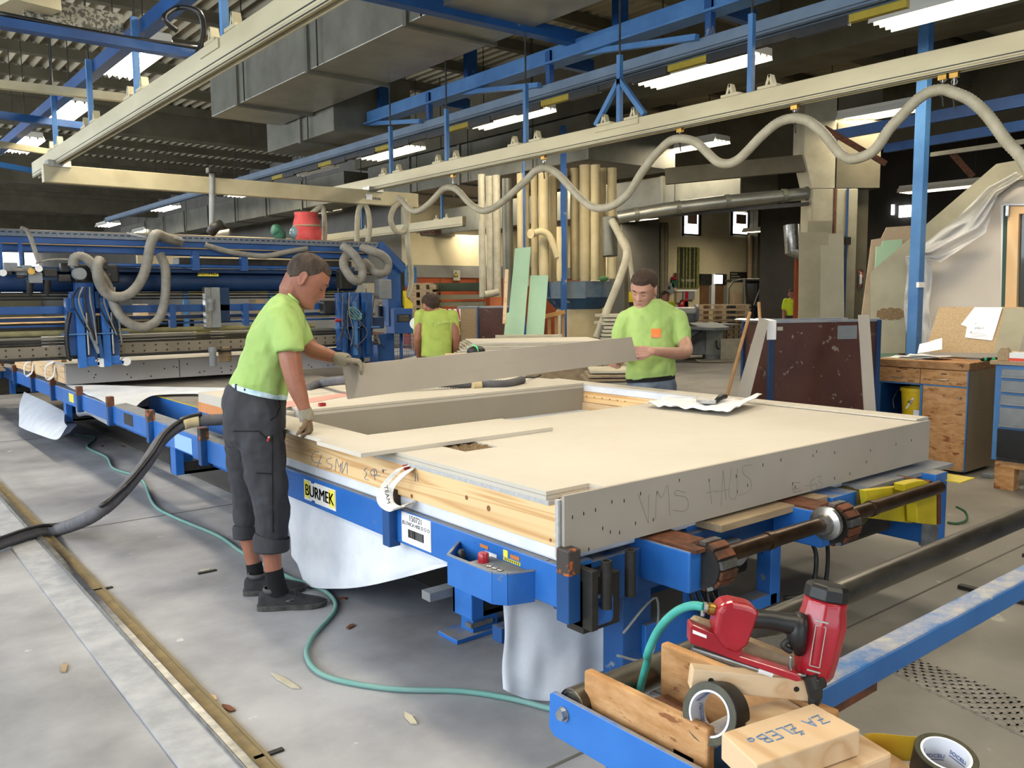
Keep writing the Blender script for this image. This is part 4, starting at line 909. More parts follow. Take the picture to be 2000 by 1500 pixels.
# diamond plate cover in the floor
pl0 = [Z(1715, 1300, .002), Z(1790, 1288, .002), Z(2080, 1400, .002), Z(2060, 1470, .002)]
fp = thing('floor_plate', 'worn checker plate cover set in the floor beyond the blue beam', 'floor plate', pl0[0])
link('plate', MB().prism([p-V((0, 0, .004)) for p in pl0], (0, 0, .005)), mat('plate_steel', '#77736b', '#8d8981', rough=.5, metal=.2, sc=12), fp)
mb = MB(); e1 = pl0[1]-pl0[0]; e2 = pl0[3]-pl0[0]
for i in range(9):
    for j in range(30):
        c = pl0[0].lerp(pl0[1], (i+.5)/9).lerp(pl0[3].lerp(pl0[2], (i+.5)/9), (j+.5)/30); a = 1 if (i+j) % 2 else -1
        d = V((a*.7, .7, 0))*.02; w = V((.7, -a*.7, 0))*.005
        mb.prism([c-d-w, c+d-w, c+d+w, c-d+w], (0, 0, .0028))
o = link('tread', mb, MATS['plate_steel'], fp); o['kind'] = 'stuff'
# ================================================================ blue gantry machine
GY = 9.0
gm = thing('gantry_machine', 'blue nailing gantry bridging the table with hoses and hanging heads', 'machine', (3.5, 9.3, 0))
def gx(name, x0, x1, z0, z1, y0, y1, m, par=gm, bev=.006): return link(name, MB().bx(x0, x1, y0, y1, z0, z1), m, par, bevel=bev)
x0, x1 = -.6, 5.2
M_gb = mat('gantry_blue', '#1d457c', '#254f88', rough=.5, sc=3, det=5)
M_gbd = mat('gantry_blue_dark', '#102a4c', '#16365c', rough=.5, sc=3, det=5)
tbm = gx('top_beam', x0, x1, 2.03, 2.15, 9.0, 9.35, M_gb)
link('slotted_strip', MB().bx(x0, x1, 8.985, 9.0, 2.09, 2.148), mat('slot_grey_blue', '#56616f', '#6b7580', rough=.6, sc=30, stretch=(6, 1, 1)), tbm)
mb = MB()
for i in range(96): mb.bx(x0+.03+i*.06, x0+.065+i*.06, 8.982, 8.9855, 2.122, 2.132)
o = link('slot', mb, M_black, tbm); o['kind'] = 'stuff'
link('dust_top', MB().bx(x0, x1, 9.0, 9.35, 2.15, 2.156), M_plank, tbm)
link('seam', MB().bx(x0, x1, 8.992, 9.0, 2.084, 2.088), M_black, tbm)
gx('second_beam', x0, x1-.1, 1.955, 2.02, 9.05, 9.3, M_gb)
gx('lamp_strip', x0, x1-.1, 2.018, 2.03, 9.0, 9.3, M_plank)
gx('cable_channel', 2.9, 4.9, 1.86, 1.93, 9.1, 9.3, M_dark)
link('cross_pipe', MB().cyl((1.9, 9.05, 1.84), (4.9, 9.05, 1.84), .02, 10), M_gb, gm, smooth='a')
rb_ = link('round_beam', MB().cyl((x0, 9.25, 1.68), (5.0, 9.25, 1.68), .10, 24), M_gbd, gm, smooth='a')
gx('upper_web', x0, 5.0, 1.775, 1.82, 9.1, 9.3, M_gbd)
mb = MB(); mb.prism([(x0, 9.17, 1.742), (x0, 9.25, 1.785), (x0, 9.33, 1.742), (x0, 9.25, 1.77)], (5.6, 0, 0)); link('dust_line', mb, M_plank, gm)
for i in range(3): gx('black_rack', x0, 5.0, 1.50+i*.03, 1.518+i*.03, 9.2, 9.3, M_black)
gx('middle_beam', x0, 5.0, 1.37, 1.445, 9.05, 9.2, M_gb)
gx('middle_rail', x0, 5.0, 1.30, 1.335, 9.1, 9.2, M_gbd)
gx('thin_rail', x0, 5.0, 1.245, 1.265, 9.1, 9.15, M_gb)
link('olive_pipe', MB().cyl((x0, 9.0, 1.19), (4.35, 9.0, 1.19), .028, 12), mat('olive_dust', '#6b6744', '#807b58', rough=.8, sc=9), gm, smooth='a')
for i in range(3): gx('guide_rail', x0, 5.0, 1.075+i*.028, 1.095+i*.028, 8.97, 9.1, M_dark if i < 2 else M_galvd)
pr = gx('perforated_rail', x0, 5.15, .965, 1.07, 8.95, 9.0, mat('beige_rail', '#6f6757', '#7b7262', rough=.6, sc=4))
gx('lower_flange', x0, 5.15, .94, .962, 8.92, 9.05, M_black)
mb = MB()
for i in range(52):
    for z in (.99, 1.045): mb.cyl((x0+.1+i*.11, 8.951, z), (x0+.1+i*.11, 8.945, z), .009, 8)
o = link('hole', mb, M_black, pr); o['kind'] = 'stuff'
for px in (160, 385, 480): 
    x = Y(px, 540, 9.0).x; link('upright', MB().bx(x-.03, x+.04, 9.02, 9.1, 1.80, 2.0), M_gb, gm)
for px in (335, 478):
    x = Y(px, 620, 9.0).x; link('upright', MB().bx(x-.02, x+.04, 8.98, 9.05, 1.18, 1.45), M_gb, gm)
for px in (3, 42): 
    x = Y(px, 540, 8.95).x; link('upright', MB().bx(x-.012, x+.012, 8.9, 8.95, 1.75, 2.03), M_gb, gm)
pz = Y(397, 530, 8.97); p2 = Y(438, 537, 8.97)
bp_ = link('brand_plate', MB().bx(pz.x, p2.x, 9.135, 9.15, p2.z-.01, pz.z+.02), M_laby, gm)
text('BURMEK', .062, frame(((pz.x+p2.x)/2, 9.133, (pz.z+p2.z)/2+.008), (1, 0, 0), (0, 0, 1)), M_ink, bp_, bold=.001)
# valve block and gauges at the left end
vb = link('valve_block', MB().bx(1.85, 2.25, 8.85, 9.0, 1.66, 1.84), M_black, gm, bevel=.02)
random.seed(21)
for i in range(14): link('valve', MB().cb((1.3+random.random()*.95, 8.82+random.random()*.05, 1.70+random.random()*.14), (.06+random.random()*.05, .06, .05+random.random()*.06)), M_dark if i % 3 else M_grey, gm, bevel=.006)
for px, py in ((60, 530), (5, 533), (75, 525)):
    p = Y(px, py, 8.78); link('gauge', MB().cyl(p, p-V((0, .03, 0)), .03, 18), M_white if px != 60 else M_brass, gm, smooth='a')
for px in (58, 92): 
    p = Y(px, 560, 8.85); link('filter_bowl', MB().lathe([(.004, -.09), (.03, -.04), (.035, .06)], p, 14), M_black, gm, smooth='a')
link('feed_pipe', MB().cyl(Y(20, 527, 8.8), Y(45, 527, 8.8), .015, 10), M_hose, gm)
# hanging heads
def head(x, y, nm, wide=.16, tilt=0, zt=1.72):
    h = link('head_column', MB().bx(x, x+wide, y, y+.10, .93, zt), M_gb, gm, bevel=.006)
    link('front_channel', MB().bx(x-.02, x+.05, y-.05, y, .86, 1.52), M_blue, h, bevel=.004)
    link('piston_rod', MB().cyl((x+.075, y-.03, .98), (x+.075, y-.03, 1.38), .014, 10), M_steel, h, smooth='a')
    link('side_bracket', MB().bx(x-.06, x+.02, y-.04, y+.04, 1.42, 1.58), M_blue2, h, bevel=.004)
    link('shelf_plate', MB().bx(x-.14, x+.22, y-.07, y+.03, 1.175, 1.187), M_lblue, h)
    link('foot_box', MB().bx(x+.01, x+.13, y-.03, y+.06, .885, .96), M_blue, h, bevel=.006)
    link('wheel_fork', MB().bx(x+.05, x+.17, y-.02, y+.03, .872, .91), M_blue, h, bevel=.004)
    link('wheel', MB().cyl((x+.19, y-.02, .897), (x+.19, y+.03, .897), .042, 20), M_white, h, smooth='a')
    link('tool_block', MB().bx(x-.05, x+.02, y+.02, y+.12, 1.0, 1.35), M_black, h, bevel=.01)
    random.seed(int(x*10))
    for k in range(4):
        q = [V((x+.02+.03*k, y-.06, 1.62)), V((x-.05+.05*k, y-.10, 1.5)), V((x+.0+.04*k, y-.10, 1.33)), V((x+.08+.02*k, y-.09, 1.2-.04*k))]
        link('cable', MB().tube(spline(q, 6), .008, 6), M_hose if k % 2 else M_black, h, smooth=True)
    return h
hy = 8.86
xa, xb_ = Y(143, 600, hy).x, Y(200, 600, hy).x
h1 = head(xa+.03, hy, 'a'); head(xb_, hy+.02, 'b', .14, zt=1.5)
link('head_frame', MB().bx(xa-.06, xa+.02, hy+.0, hy+.1, .98, 1.52), M_blue2, gm, bevel=.004)
link('diagonal_lever', MB().bar(Y(192, 655, 8.8), Y(188, 700, 8.8)+V((.05, 0, 0)), .04, .03), M_blue2, gm)
link('diagonal_lever', MB().bar(Y(172, 640, 8.8), Y(193, 690, 8.8), .03, .03), M_grey, gm)
link('gusset', MB().prism([Y(207, 625, 8.8), Y(212, 640, 8.8), Y(228, 645, 8.8), Y(222, 640, 8.8)], (0, .02, 0)), M_lblue, gm)
p = Y(152, 535, 8.78)
link('motor', MB().cyl(p, p-V((0, .10, 0)), .055, 20), M_grey, gm, smooth='a')
link('guard_strip', MB().tube(spline([Y(137, 610, 8.8), Y(130, 650, 8.8), Y(134, 695, 8.8), Y(140, 702, 8.8)], 4), .02, 8), M_black, gm)
# rear heads on the right
for px, w in ((662, .15), (683, .18), (707, .2)):
    x = Y(px, 600, 8.8).x; hd = link('head_column', MB().bx(x, x+w*.7, 8.8, 8.9, .80 if px > 670 else .9, 1.56), M_gb, gm, bevel=.006)
    link('front_channel', MB().bx(x+.02, x+w*.35, 8.74, 8.8, .84, 1.45), M_lblue if px == 683 else M_blue2, hd, bevel=.004)
    link('plate', MB().bx(x-.06, x+w, 8.75, 8.82, 1.15, 1.165), M_lblue, hd)
for px, py, w, h in ((658, 690, 30, 22), (700, 585, 40, 30), (672, 545, 26, 40), (748, 565, 30, 40), (735, 630, 26, 24), (690, 700, 40, 16), (640, 600, 26, 26)):
    a = Y(px, py, 8.95); s = a.z; link('fitting', MB().cb(a, (w*.0058, .12, h*.0058)), random.choice((M_dark, M_grey, M_gbd)), gm, bevel=.01)
random.seed(31)
for k in range(9):
    px = 660+random.random()*75; py = 560+random.random()*20
    q = [Y(px, py, 8.72), Y(px+random.uniform(-15, 15), py+35, 8.68), Y(px+random.uniform(-12, 18), py+75, 8.7), Y(px+random.uniform(-8, 26), py+105, 8.72)]
    link('cable', MB().tube(spline(q, 6), .005, 6), random.choice((M_hosed, M_hose, M_black, M_dark)), gm, smooth=True)
link('cable_plug', MB().cyl(Y(737, 660, 8.7), Y(741, 672, 8.7), .016, 8), M_steel, gm); link('cable_plug', MB().cyl(Y(728, 655, 8.7), Y(728, 666, 8.7), .012, 8), M_steel, gm)
link('cable_coil', MB().tube([Y(693+13*math.cos(t), 612+12*math.sin(t*1.1), 8.7) for t in [i*.5 for i in range(40)]], .007, 6), M_teald, gm, smooth=True)
link('red_stop', MB().cyl(Y(655, 626, 8.75), Y(668, 625, 8.75), .02, 10), M_red, gm)
# hoses of the gantry
def ghose(P, r, y=8.7): return hose('hose', [Y(px, py, y+dy) for px, py, dy in P], r, M_hose, gm, pitch=.022, ridge=.06)
ghose([(352, 472, .2), (325, 465, .1), (305, 458, 0), (295, 475, 0), (290, 500, 0), (283, 530, 0), (270, 557, 0), (250, 576, 0), (225, 580, 0), (205, 570, 0), (192, 545, -.05), (190, 520, -.05), (195, 508, 0)], .048)
ghose([(143, 520, 0), (145, 505, 0), (158, 501, 0), (175, 510, 0), (192, 530, 0), (205, 550, .05), (215, 570, .08), (225, 600, .05), (240, 622, 0), (262, 636, 0), (285, 638, 0), (308, 625, 0), (320, 595, 0), (324, 555, 0), (322, 520, .05), (312, 497, .1)], .045)
ghose([(668, 480, 0), (680, 488, -.05), (697, 505, -.1), (708, 530, -.1), (702, 548, -.1), (688, 545, -.1), (674, 525, -.05), (671, 512, 0), (676, 500, .1)], .05)
ghose([(706, 484, 0), (725, 490, -.1), (748, 500, -.12), (758, 515, -.1), (752, 532, -.1), (735, 532, -.1), (720, 520, 0), (712, 512, .1)], .05)
ghose([(400, 478, .3), (440, 490, .3), (480, 497, .3), (520, 500, .3), (560, 492, .3), (600, 485, .3)], .03)
for P in ([(40, 445), (52, 450), (60, 465), (70, 495), (76, 512)], [(70, 515), (95, 508), (130, 507), (140, 512)]):
    link('cable', MB().tube(spline([Y(px, py, 8.75) for px, py in P], 6), .02 if P[0][0] == 40 else .01, 8), M_hose, gm, smooth=True)
for px, py in ((300, 455), (247, 455)): link('hose_hook', MB().bar(Y(px, py, 8.8), Y(px+60, py+14, 8.8), .02, .02), M_steel, gm)
# middle unit with BURMEK plate: spindle and bellows
for px, w, z0, z1, m in ((398, .07, 1.2, 1.62, M_steel), (409, .1, 1.2, 1.62, M_grey)): 
    x = Y(px, 600, 8.95).x; link('guide_profile', MB().bx(x, x+w, 8.9, 8.98, z0, z1), m, gm, bevel=.004)
x = Y(415, 680, 8.9).x; link('spindle', MB().lathe([(.035, .80), (.035, .95), (.045, .95), (.045, 1.0)], (x, 8.9, 0), 16), M_grey, gm, smooth='a')
link('spindle', MB().lathe([(.035, 1.38), (.035, 1.46), (.045, 1.46), (.045, 1.50)], (x, 8.9, 0), 16), M_grey, gm, smooth='a')
x = Y(438, 665, 9.0).x; link('bellows', MB().lathe([(.075 if k % 2 else .06, .83+k*.01) for k in range(17)], (x, 9.0, 0), 20), M_plank, gm)
gx('motor_box', Y(420, 600, 9.1).x, Y(446, 600, 9.1).x, 1.25, 1.62, 9.05, 9.2, M_gbd)
for px in (395, 450, 470): link('yellow_part', MB().cb(Y(px, 655, 9.5), (.16, .1, .10)), M_yel, gm, bevel=.02)
# right end: sloping arm, columns, operator plate, cage
link('sloping_arm', MB().bar(Y(735, 478, 9.05), Y(782, 528, 9.05), .2, .10), M_gb, gm, bevel=.006)
link('sloping_arm', MB().bar(Y(742, 474, 9.3), Y(788, 520, 9.3), .06, .05), M_dark, gm)
cx = Y(772, 560, 9.0).x
link('end_column', MB().bx(cx-.1, cx+.08, 9.0, 9.15, 1.15, 1.84), M_gb, gm, bevel=.006)
link('end_column', MB().bx(cx+.12, cx+.2, 9.1, 9.2, 1.15, 1.9), M_dark, gm, bevel=.006)
x = Y(738, 690, 9.0).x; x2 = Y(771, 690, 9.0).x
link('leg', MB().bx(x, x2, 9.0, 9.2, 0, 1.06), M_gb, gm, bevel=.006)
link('blue_bracket', MB().prism([Y(783, 522, 9.6), Y(795, 520, 9.6), Y(797, 560, 9.6), Y(783, 545, 9.6)], (0, .1, 0)), M_lblue, gm)
x, x2 = Y(770, 620, 8.9).x, Y(806, 620, 8.9).x
ob = link('operator_box', MB().bx(x, x2, 8.9, 9.1, 1.06, 1.37), M_gb, gm, bevel=.006)
a, b = Y(776, 614, 8.895), Y(802, 628, 8.895)
np_ = link('maker_plate', MB().bx(a.x, b.x, 8.89, 8.9, b.z, a.z), M_dark, ob)
text('BURMEK', .035, frame(((a.x+b.x)/2, 8.888, a.z-.025), (1, 0, 0), (0, 0, 1)), M_galv, np_)
for k in range(4): link('plate_line', MB().bx(a.x+.02, b.x-.02, 8.887, 8.89, b.z+.008+k*.012, b.z+.012+k*.012), M_galvd, np_)
link('yellow_guard', MB().prism([Y(790, 604, 8.9), Y(790, 579, 8.9), Y(793, 579, 8.9), Y(806, 593, 8.9), Y(806, 604, 8.9)], (0, .02, 0)), M_yel, gm)
link('yellow_guard', MB().bx(Y(784, 600, 9.05).x, Y(790, 600, 9.05).x, 9.0, 9.02, 1.4, 1.58), M_yel, gm)
mb = MB()
xc0, xc1 = Y(766, 680, 9.1).x, Y(811, 680, 9.1).x
for k in range(14): x = xc0+(xc1-xc0)*k/13; mb.bx(x-.002, x+.002, 9.1, 9.104, .35, 1.05)
for k in range(16): z = .38+k*.045; mb.bx(xc0, xc1, 9.098, 9.102, z-.002, z+.002)
o = link('wire_mesh', mb, M_gb, gm); o['kind'] = 'stuff'
link('cage_frame', MB().tube(spline([V((xc1-.12, 9.08, 1.06)), V((xc1-.02, 9.08, 1.08)), V((xc1, 9.08, 1.0)), V((xc1, 9.08, .6)), V((xc1, 9.08, .0))], 5), .022, 8).cyl((xc0+.12, 9.08, 0), (xc0+.12, 9.08, 1.06), .02, 8), M_gb, gm, smooth=True)
link('monitor', MB().cb(Y(756, 612, 9.2), (.3, .1, .2)), M_black, gm, bevel=.02)
link('control_box', MB().cb(Y(762, 540, 9.2), (.16, .1, .2)), M_grey, gm, bevel=.01)
# things on top of the gantry
one('red_bag', MB().lathe([(.16, 0), (.17, .12), (.15, .25), (.13, .32), (.14, .36)], Y(600, 474, 9.2)-V((0, 0, .02)), 20), mat('red_cloth', '#b0403f', '#c25551', rough=.9, sc=9, bump=.6, bsc=15), 'red cloth covered lamp with a tied top standing on the gantry', 'bag', smooth=True)
one('cloth_ruff', MB().lathe([(.12, 0), (.17, .03), (.14, .07), (.10, .08)], Y(600, 448, 9.2), 20), M_plank, 'dusty frayed collar on top of the red bag', 'cloth')
one('green_foil', MB().tube(spline([Y(532, 448, 9.2), Y(543, 452, 9.2), Y(550, 468, 9.2)], 4), [.05, .06, .07, .07, .07, .07, .07, .06, .05], 10), mat('green_film', '#2c5c48', '#3c6d57', rough=.5, sc=9, bump=.5), 'crumpled green film stuck on top of the gantry', 'film', smooth=True)
one('glass_globe', MB().ell(Y(578, 455, 9.2), (.075, .075, .08), nu=20, nv=14), mat('grey_green_globe', '#6b8588', rough=.2), 'small grey green globe beside the red bag', 'globe', smooth=True)
mt_ = thing('stand_tube', 'grey vertical tube with a camera head rising above the gantry', 'pole', Y(414, 460, 9.25))
link('tube', MB().cyl(Y(414, 460, 9.25), Y(414, 330, 9.25), .03, 12), M_grey, mt_, smooth='a')
link('head_box', MB().cb(Y(419, 334, 9.25), (.16, .1, .06)), M_dark, mt_, bevel=.01)
one('clamp_lamp', MB().tube([Y(412, 455, 9.15), Y(418, 445, 9.1), Y(430, 438, 9.1), Y(442, 445, 9.1)], [.05, .06, .05, .02], 12), M_dark, 'dark clamp lamp at the foot of the grey vertical tube', 'lamp', smooth=True)
# festoon hose along the aluminium rail and droppers
fh = [(2060, 420), (2000, 315), (1965, 275), (1930, 227), (1895, 195), (1860, 180), (1841, 175), (1815, 180), (1790, 196), (1762, 225), (1737, 252), (1715, 285), (1695, 302), (1664, 311), (1645, 303), (1632, 290), (1615, 268), (1597, 250), (1575, 235), (1552, 231), (1530, 235), (1510, 246), (1483, 270), (1457, 298), (1440, 313), (1422, 320), (1403, 317), (1387, 304), (1370, 287), (1352, 275), (1328, 271), (1308, 276), (1290, 292), (1270, 314), (1250, 342), (1232, 372), (1215, 390), (1195, 402), (1172, 407), (1152, 402), (1132, 385), (1110, 362), (1092, 342), (1075, 331), (1062, 328), (1045, 334), (1030, 350), (1005, 373), (980, 395), (962, 407), (945, 412), (930, 407), (912, 392), (900, 378), (885, 367), (868, 368), (855, 380), (840, 396), (825, 408), (810, 413), (798, 406), (787, 393), (778, 386)]
wh = thing('festoon_hose', 'long cream ribbed hose hanging in waves under the aluminium rail', 'hose', X(1328, 271, 5.33))
hose('hose_body', [X(px, py, 5.33) for px, py in fh], .034, M_hosec, wh, pitch=.022, k=3, ridge=.05)
for px, py in ((1841, 175), (1863, 180), (1552, 231), (1328, 271), (1062, 328), (885, 367)):
    p = X(px, py, 5.33)
    h = link('hook', MB().cyl(p+V((0, 0, .03)), (p.x, p.y, 2.80), .006, 6), M_steel, wh)
    link('hook_ring', MB().tube([p+V((0, .018*math.cos(t), .06+.018*math.sin(t))) for t in [k*PI/4 for k in range(9)]], .004, 5), M_steel, h)
    link('strap', MB().tube([p+V((0, .0, .04)), p-V((0, 0, .04))], .012, 6).cyl(p-V((0, 0, .03)), p-V((0, .01, .10)), .006, 5), M_dark, h)
    link('slider', MB().cb((p.x, p.y, 2.79), (.03, .05, .04)), M_brass, h)
one('hose_drop', MB().tube(spline([Y(*q, 9.2) for q in ((785, 393), (770, 405), (763, 428), (772, 450), (788, 452), (796, 432), (795, 410), (788, 392), (794, 440), (798, 490), (803, 530), (802, 560), (795, 582))], 6), .034, 10), M_hosec, 'cream hose looping down from the cross rail end to the yellow guard', 'hose', smooth=True)
one('hose_drop', MB().tube(spline([Y(*q, 9.3) for q in ((697, 475), (698, 430), (702, 405), (710, 398), (718, 410), (722, 440), (718, 472), (708, 500), (695, 520))], 6), .032, 10), M_hosec, 'cream hose arching up behind the gantry, right of the red bag', 'hose', smooth=True)
one('hose_drop', MB().tube(spline([Y(*q, 9.3) for q in ((600, 425), (615, 412), (628, 404), (633, 420), (634, 450), (634, 478))], 6), .03, 10), M_hosec, 'short cream hose bent over right beside the red bag', 'hose', smooth=True)
# ================================================================ right side: post, bench, chest, house wall
YR = -math.degrees(YAW)
def lm(px, py, t, rot=0, z=None):
    """local frame at a pixel and distance: x to the right, y away from the camera, turned by rot degrees"""
    p = dp(px, py, t)
    if z is not None: p.z = z
    return Matrix.Translation(p) @ Matrix.Rotation(math.radians(YR+rot), 4, 'Z')
def lb(M, x0, x1, y0, y1, z0, z1, mb=None): return (mb or MB()).bx(x0, x1, y0, y1, z0, z1, M)
p = X(1786, 640, 8.15)
bpo = thing('steel_post', 'light blue square steel post at the right in front of the plastic covered wall', 'post', (p.x, p.y, 0))
link('post', MB().bx(p.x-.055, p.x+.055, p.y-.05, p.y+.05, 0, 5.3), M_lblue, bpo, bevel=.008)
link('post_foot', MB().bx(p.x-.12, p.x+.12, p.y-.12, p.y+.12, 0, .015), M_lblue, bpo)
link('cable_tie', MB().bx(p.x-.06, p.x+.06, p.y-.056, p.y-.03, 1.55, 1.60), M_white, bpo)
# workbench: OSB clad, corner at (7.18, 3.02)
BX, BY = 7.18, 3.02
wbn = thing('workbench', 'OSB clad workbench with two drawers and a yellow bucket inside', 'workbench', (BX+.3, BY+.4, 0))
DY = .775
link('top_slab', MB().bx(BX-.01, BX+.62, BY-.01, BY+DY, .865, .93), M_osb, wbn, bevel=.006)
for i in range(2):
    y0 = BY+.0+i*DY/2; d = link('drawer', MB().bx(BX-.005, BX+.02, y0+.003, y0+DY/2-.003, .735, .86), M_osb2, wbn, bevel=.002)
    link('handle', MB().tube(spline([(BX-.005, y0+.24, .785), (BX-.025, y0+.23, .782), (BX-.025, y0+.16, .782), (BX-.005, y0+.15, .785)], 3), .004, 6), M_steel, d)
    link('finger_slot', MB().bx(BX-.0065, BX-.004, y0+.17, y0+.21, .825, .833), M_black, d)
dr = link('door', MB().bx(BX-.005, BX+.02, BY+.003, BY+.36, .045, .722), M_osb2, wbn, bevel=.002)
link('handle', MB().cyl((BX-.03, BY+.05, .64), (BX-.005, BY+.05, .64), .01, 8), M_steel, dr)
link('side_panel', MB().bx(BX, BX+.60, BY-.004, BY+.014, .03, .865), M_chip, wbn)
link('side_panel', MB().bx(BX+.02, BX+.60, BY+DY-.02, BY+DY, .03, .865), M_blue2, wbn)
link('back_panel', MB().bx(BX+.58, BX+.60, BY, BY+DY, .03, .865), M_chip, wbn)
link('shelf_divider', MB().bx(BX+.01, BX+.6, BY+.365, BY+.38, .03, .73), M_chip, wbn)
link('frame_edge', MB().bx(BX-.008, BX+.01, BY-.006, BY-.0, .03, .865).bx(BX-.008, BX+.01, BY, BY+DY, .723, .734).bx(BX-.008, BX+.01, BY+.362, BY+.382, .03, .73).bx(BX-.008, BX+.01, BY+DY-.04, BY+DY, .03, .73).bx(BX-.01, BX+.01, BY-.005, BY+.003, .04, .865), M_lblue, wbn)
link('bottom_shelf', MB().bx(BX, BX+.6, BY, BY+DY, .03, .05), M_chip, wbn)
link('inner_shelf', MB().bx(BX+.01, BX+.58, BY+.38, BY+DY-.02, .36, .38), M_chip, wbn)
for x, y in ((BX+.05, BY+.05), (BX+.5, BY+.05), (BX+.05, BY+.7), (BX+.5, BY+.7)): link('foot', MB().bx(x, x+.05, y, y+.05, 0, .03), M_dark, wbn)
bk = thing('bucket', 'yellow plastic bucket inside the open bay of the workbench', 'bucket', (BX+.2, BY+.50, .38))
link('body', MB().lathe([(.095, 0), (.115, .27), (.125, .27), (.125, .30), (.112, .30), (.09, .02)], (BX+.16, BY+.50, .381), 28, cap=True), mat('bucket_yellow', '#d9b81f', '#cfae1a', rough=.45), bk, smooth='a')
link('label', MB().prism([(BX+.045, BY+.53, .50), (BX+.043, BY+.51, .505), (BX+.043, BY+.45, .60), (BX+.045, BY+.47, .605)], (-.002, 0, 0)), M_white, bk)
text('"0"', .04, frame((BX+.038, BY+.485, .56), (0, -1, .35), (0, .35, 1)), M_ink, bk)
link('bail', MB().tube(spline([(BX+.12, BY+.63, .66), (BX+.05, BY+.64, .58), (BX+.03, BY+.62, .50)], 4), .003, 5), M_steel, bk)
one('paper_roll', MB().bx(BX+.03, BX+.06, BY+.39, BY+.45, .381, .50), M_paper, 'white box beside the yellow bucket', 'box')
one('paper_roll', MB().cb((BX+.06, BY+.66, .40), (.08, .09, .04)), M_dust, 'crumpled pale bag left of the yellow bucket', 'bag', bevel=.01)
# things on the bench
brd = thing('chipboard_sheet', 'chipboard sheet leaning behind the workbench with drawings taped on', 'board', (BX+.5, BY+.3, .93))
A_, B_, C_, D_ = X(1806, 688, BX+.42), X(1985, 690, BX+.42), X(1998, 600, BX+.75), X(1834, 600, BX+.75)
link('sheet', MB().prism([A_, B_, C_, D_], (.018, 0, .002)), M_chip, brd)
def onb(px, py):  # point on the leaning sheet
    n_ = (B_-A_).cross(D_-A_).normalized(); r_ = ray(px, py); return CAMP+r_*((A_-CAMP).dot(n_)/r_.dot(n_))-r_*.004
link('grey_board', MB().prism([onb(1962, 602), onb(2010, 602), onb(1992, 690), onb(1942, 690)], (-.004, 0, 0)), M_cboard, brd)
pp = link('drawing_sheet', MB().prism([onb(1904, 600), onb(1958, 600), onb(1946, 640), onb(1938, 665), onb(1885, 659), onb(1889, 638), onb(1877, 634)], (-.003, 0, 0)), M_paper, brd)
ux = (onb(1950, 640)-onb(1900, 640)).normalized(); uy = (onb(1925, 610)-onb(1920, 660)).normalized()
text('OG-1', .034, frame(onb(1913, 641)+V((-.004, 0, 0)), ux, uy), M_ink, pp)
text('J  B', .02, frame(onb(1904, 632)+V((-.004, 0, 0)), ux, uy), M_pencil, pp)
for k in range(4): link('print_line', MB().bar(onb(1896, 650+k*2.4)+V((-.004, 0, 0)), onb(1922+3*k, 651+k*2.4)+V((-.004, 0, 0)), .002, .002), M_pencil, pp)
link('print_mark', MB().cb(onb(1897, 649)+V((-.004, 0, 0)), (.002, .012, .012)), M_orange, pp)
for k in range(5): link('print_line', MB().bar(onb(1908+k*6, 606)+V((-.004, 0, 0)), onb(1904+k*7, 616)+V((-.004, 0, 0)), .001, .001), M_pencil, pp)
random.seed(9)
for i in range(9):
    a = random.random()*.9-.45
    Mx = Matrix.Translation((BX+.22+random.random()*.05, BY+.58-i*.022, .932+i*.0035)) @ Matrix.Rotation(a, 4, 'Z')
    one('paper_sheet', MB().grid(lambda u, v: Mx @ V((-.1+.2*u, -.15+.3*v, .012*math.sin(u*3+i)*v)), 6, 8), M_paper, 'drawing sheet in the loose pile on the workbench, '+nth(i, 9), 'paper', 'loose drawings on the workbench', fix=False, solid=.0012)
one('paper_sheet', MB().grid(lambda u, v: X(1792+50*v, 690-8*v, BX+.16)*(1-u)+(X(1792+50*v+(4 if v < .5 else 0), 672-12*v, BX+.30))*u+V((.02*math.sin(v*5), 0, 0)), 6, 10), M_paper, 'printed sheet standing up on the paper pile of the workbench', 'paper', fix=False, solid=.001)
one('cardboard', MB().prism([(BX+.02, BY+.45, .931), (BX+.05, BY+.76, .931), (BX+.3, BY+.77, .931), (BX+.32, BY+.5, .931)], (0, 0, .004)), M_dust, 'dusty sheet under the loose drawings', 'board')
sd = thing('screwdriver', 'black and green screwdriver lying on the workbench', 'tool', (BX+.3, BY+.1, .95))
link('shank', MB().cyl(Z(1886, 702, .945), Z(1915, 702, .95), .006, 8), M_steel, sd)
link('handle', MB().tube([Z(1915, 702, .95), Z(1920, 702, .95), Z(1945, 701, .95), Z(1950, 701, .95)], [.01, .016, .016, .01], 12), M_black, sd, smooth='a')
for q in (1921, 1938): link('grip_ring', MB().cyl(Z(q, 702, .95), Z(q+5, 702, .95), .017, 12), mat('green_grip', '#2f9a62', rough=.5), sd)
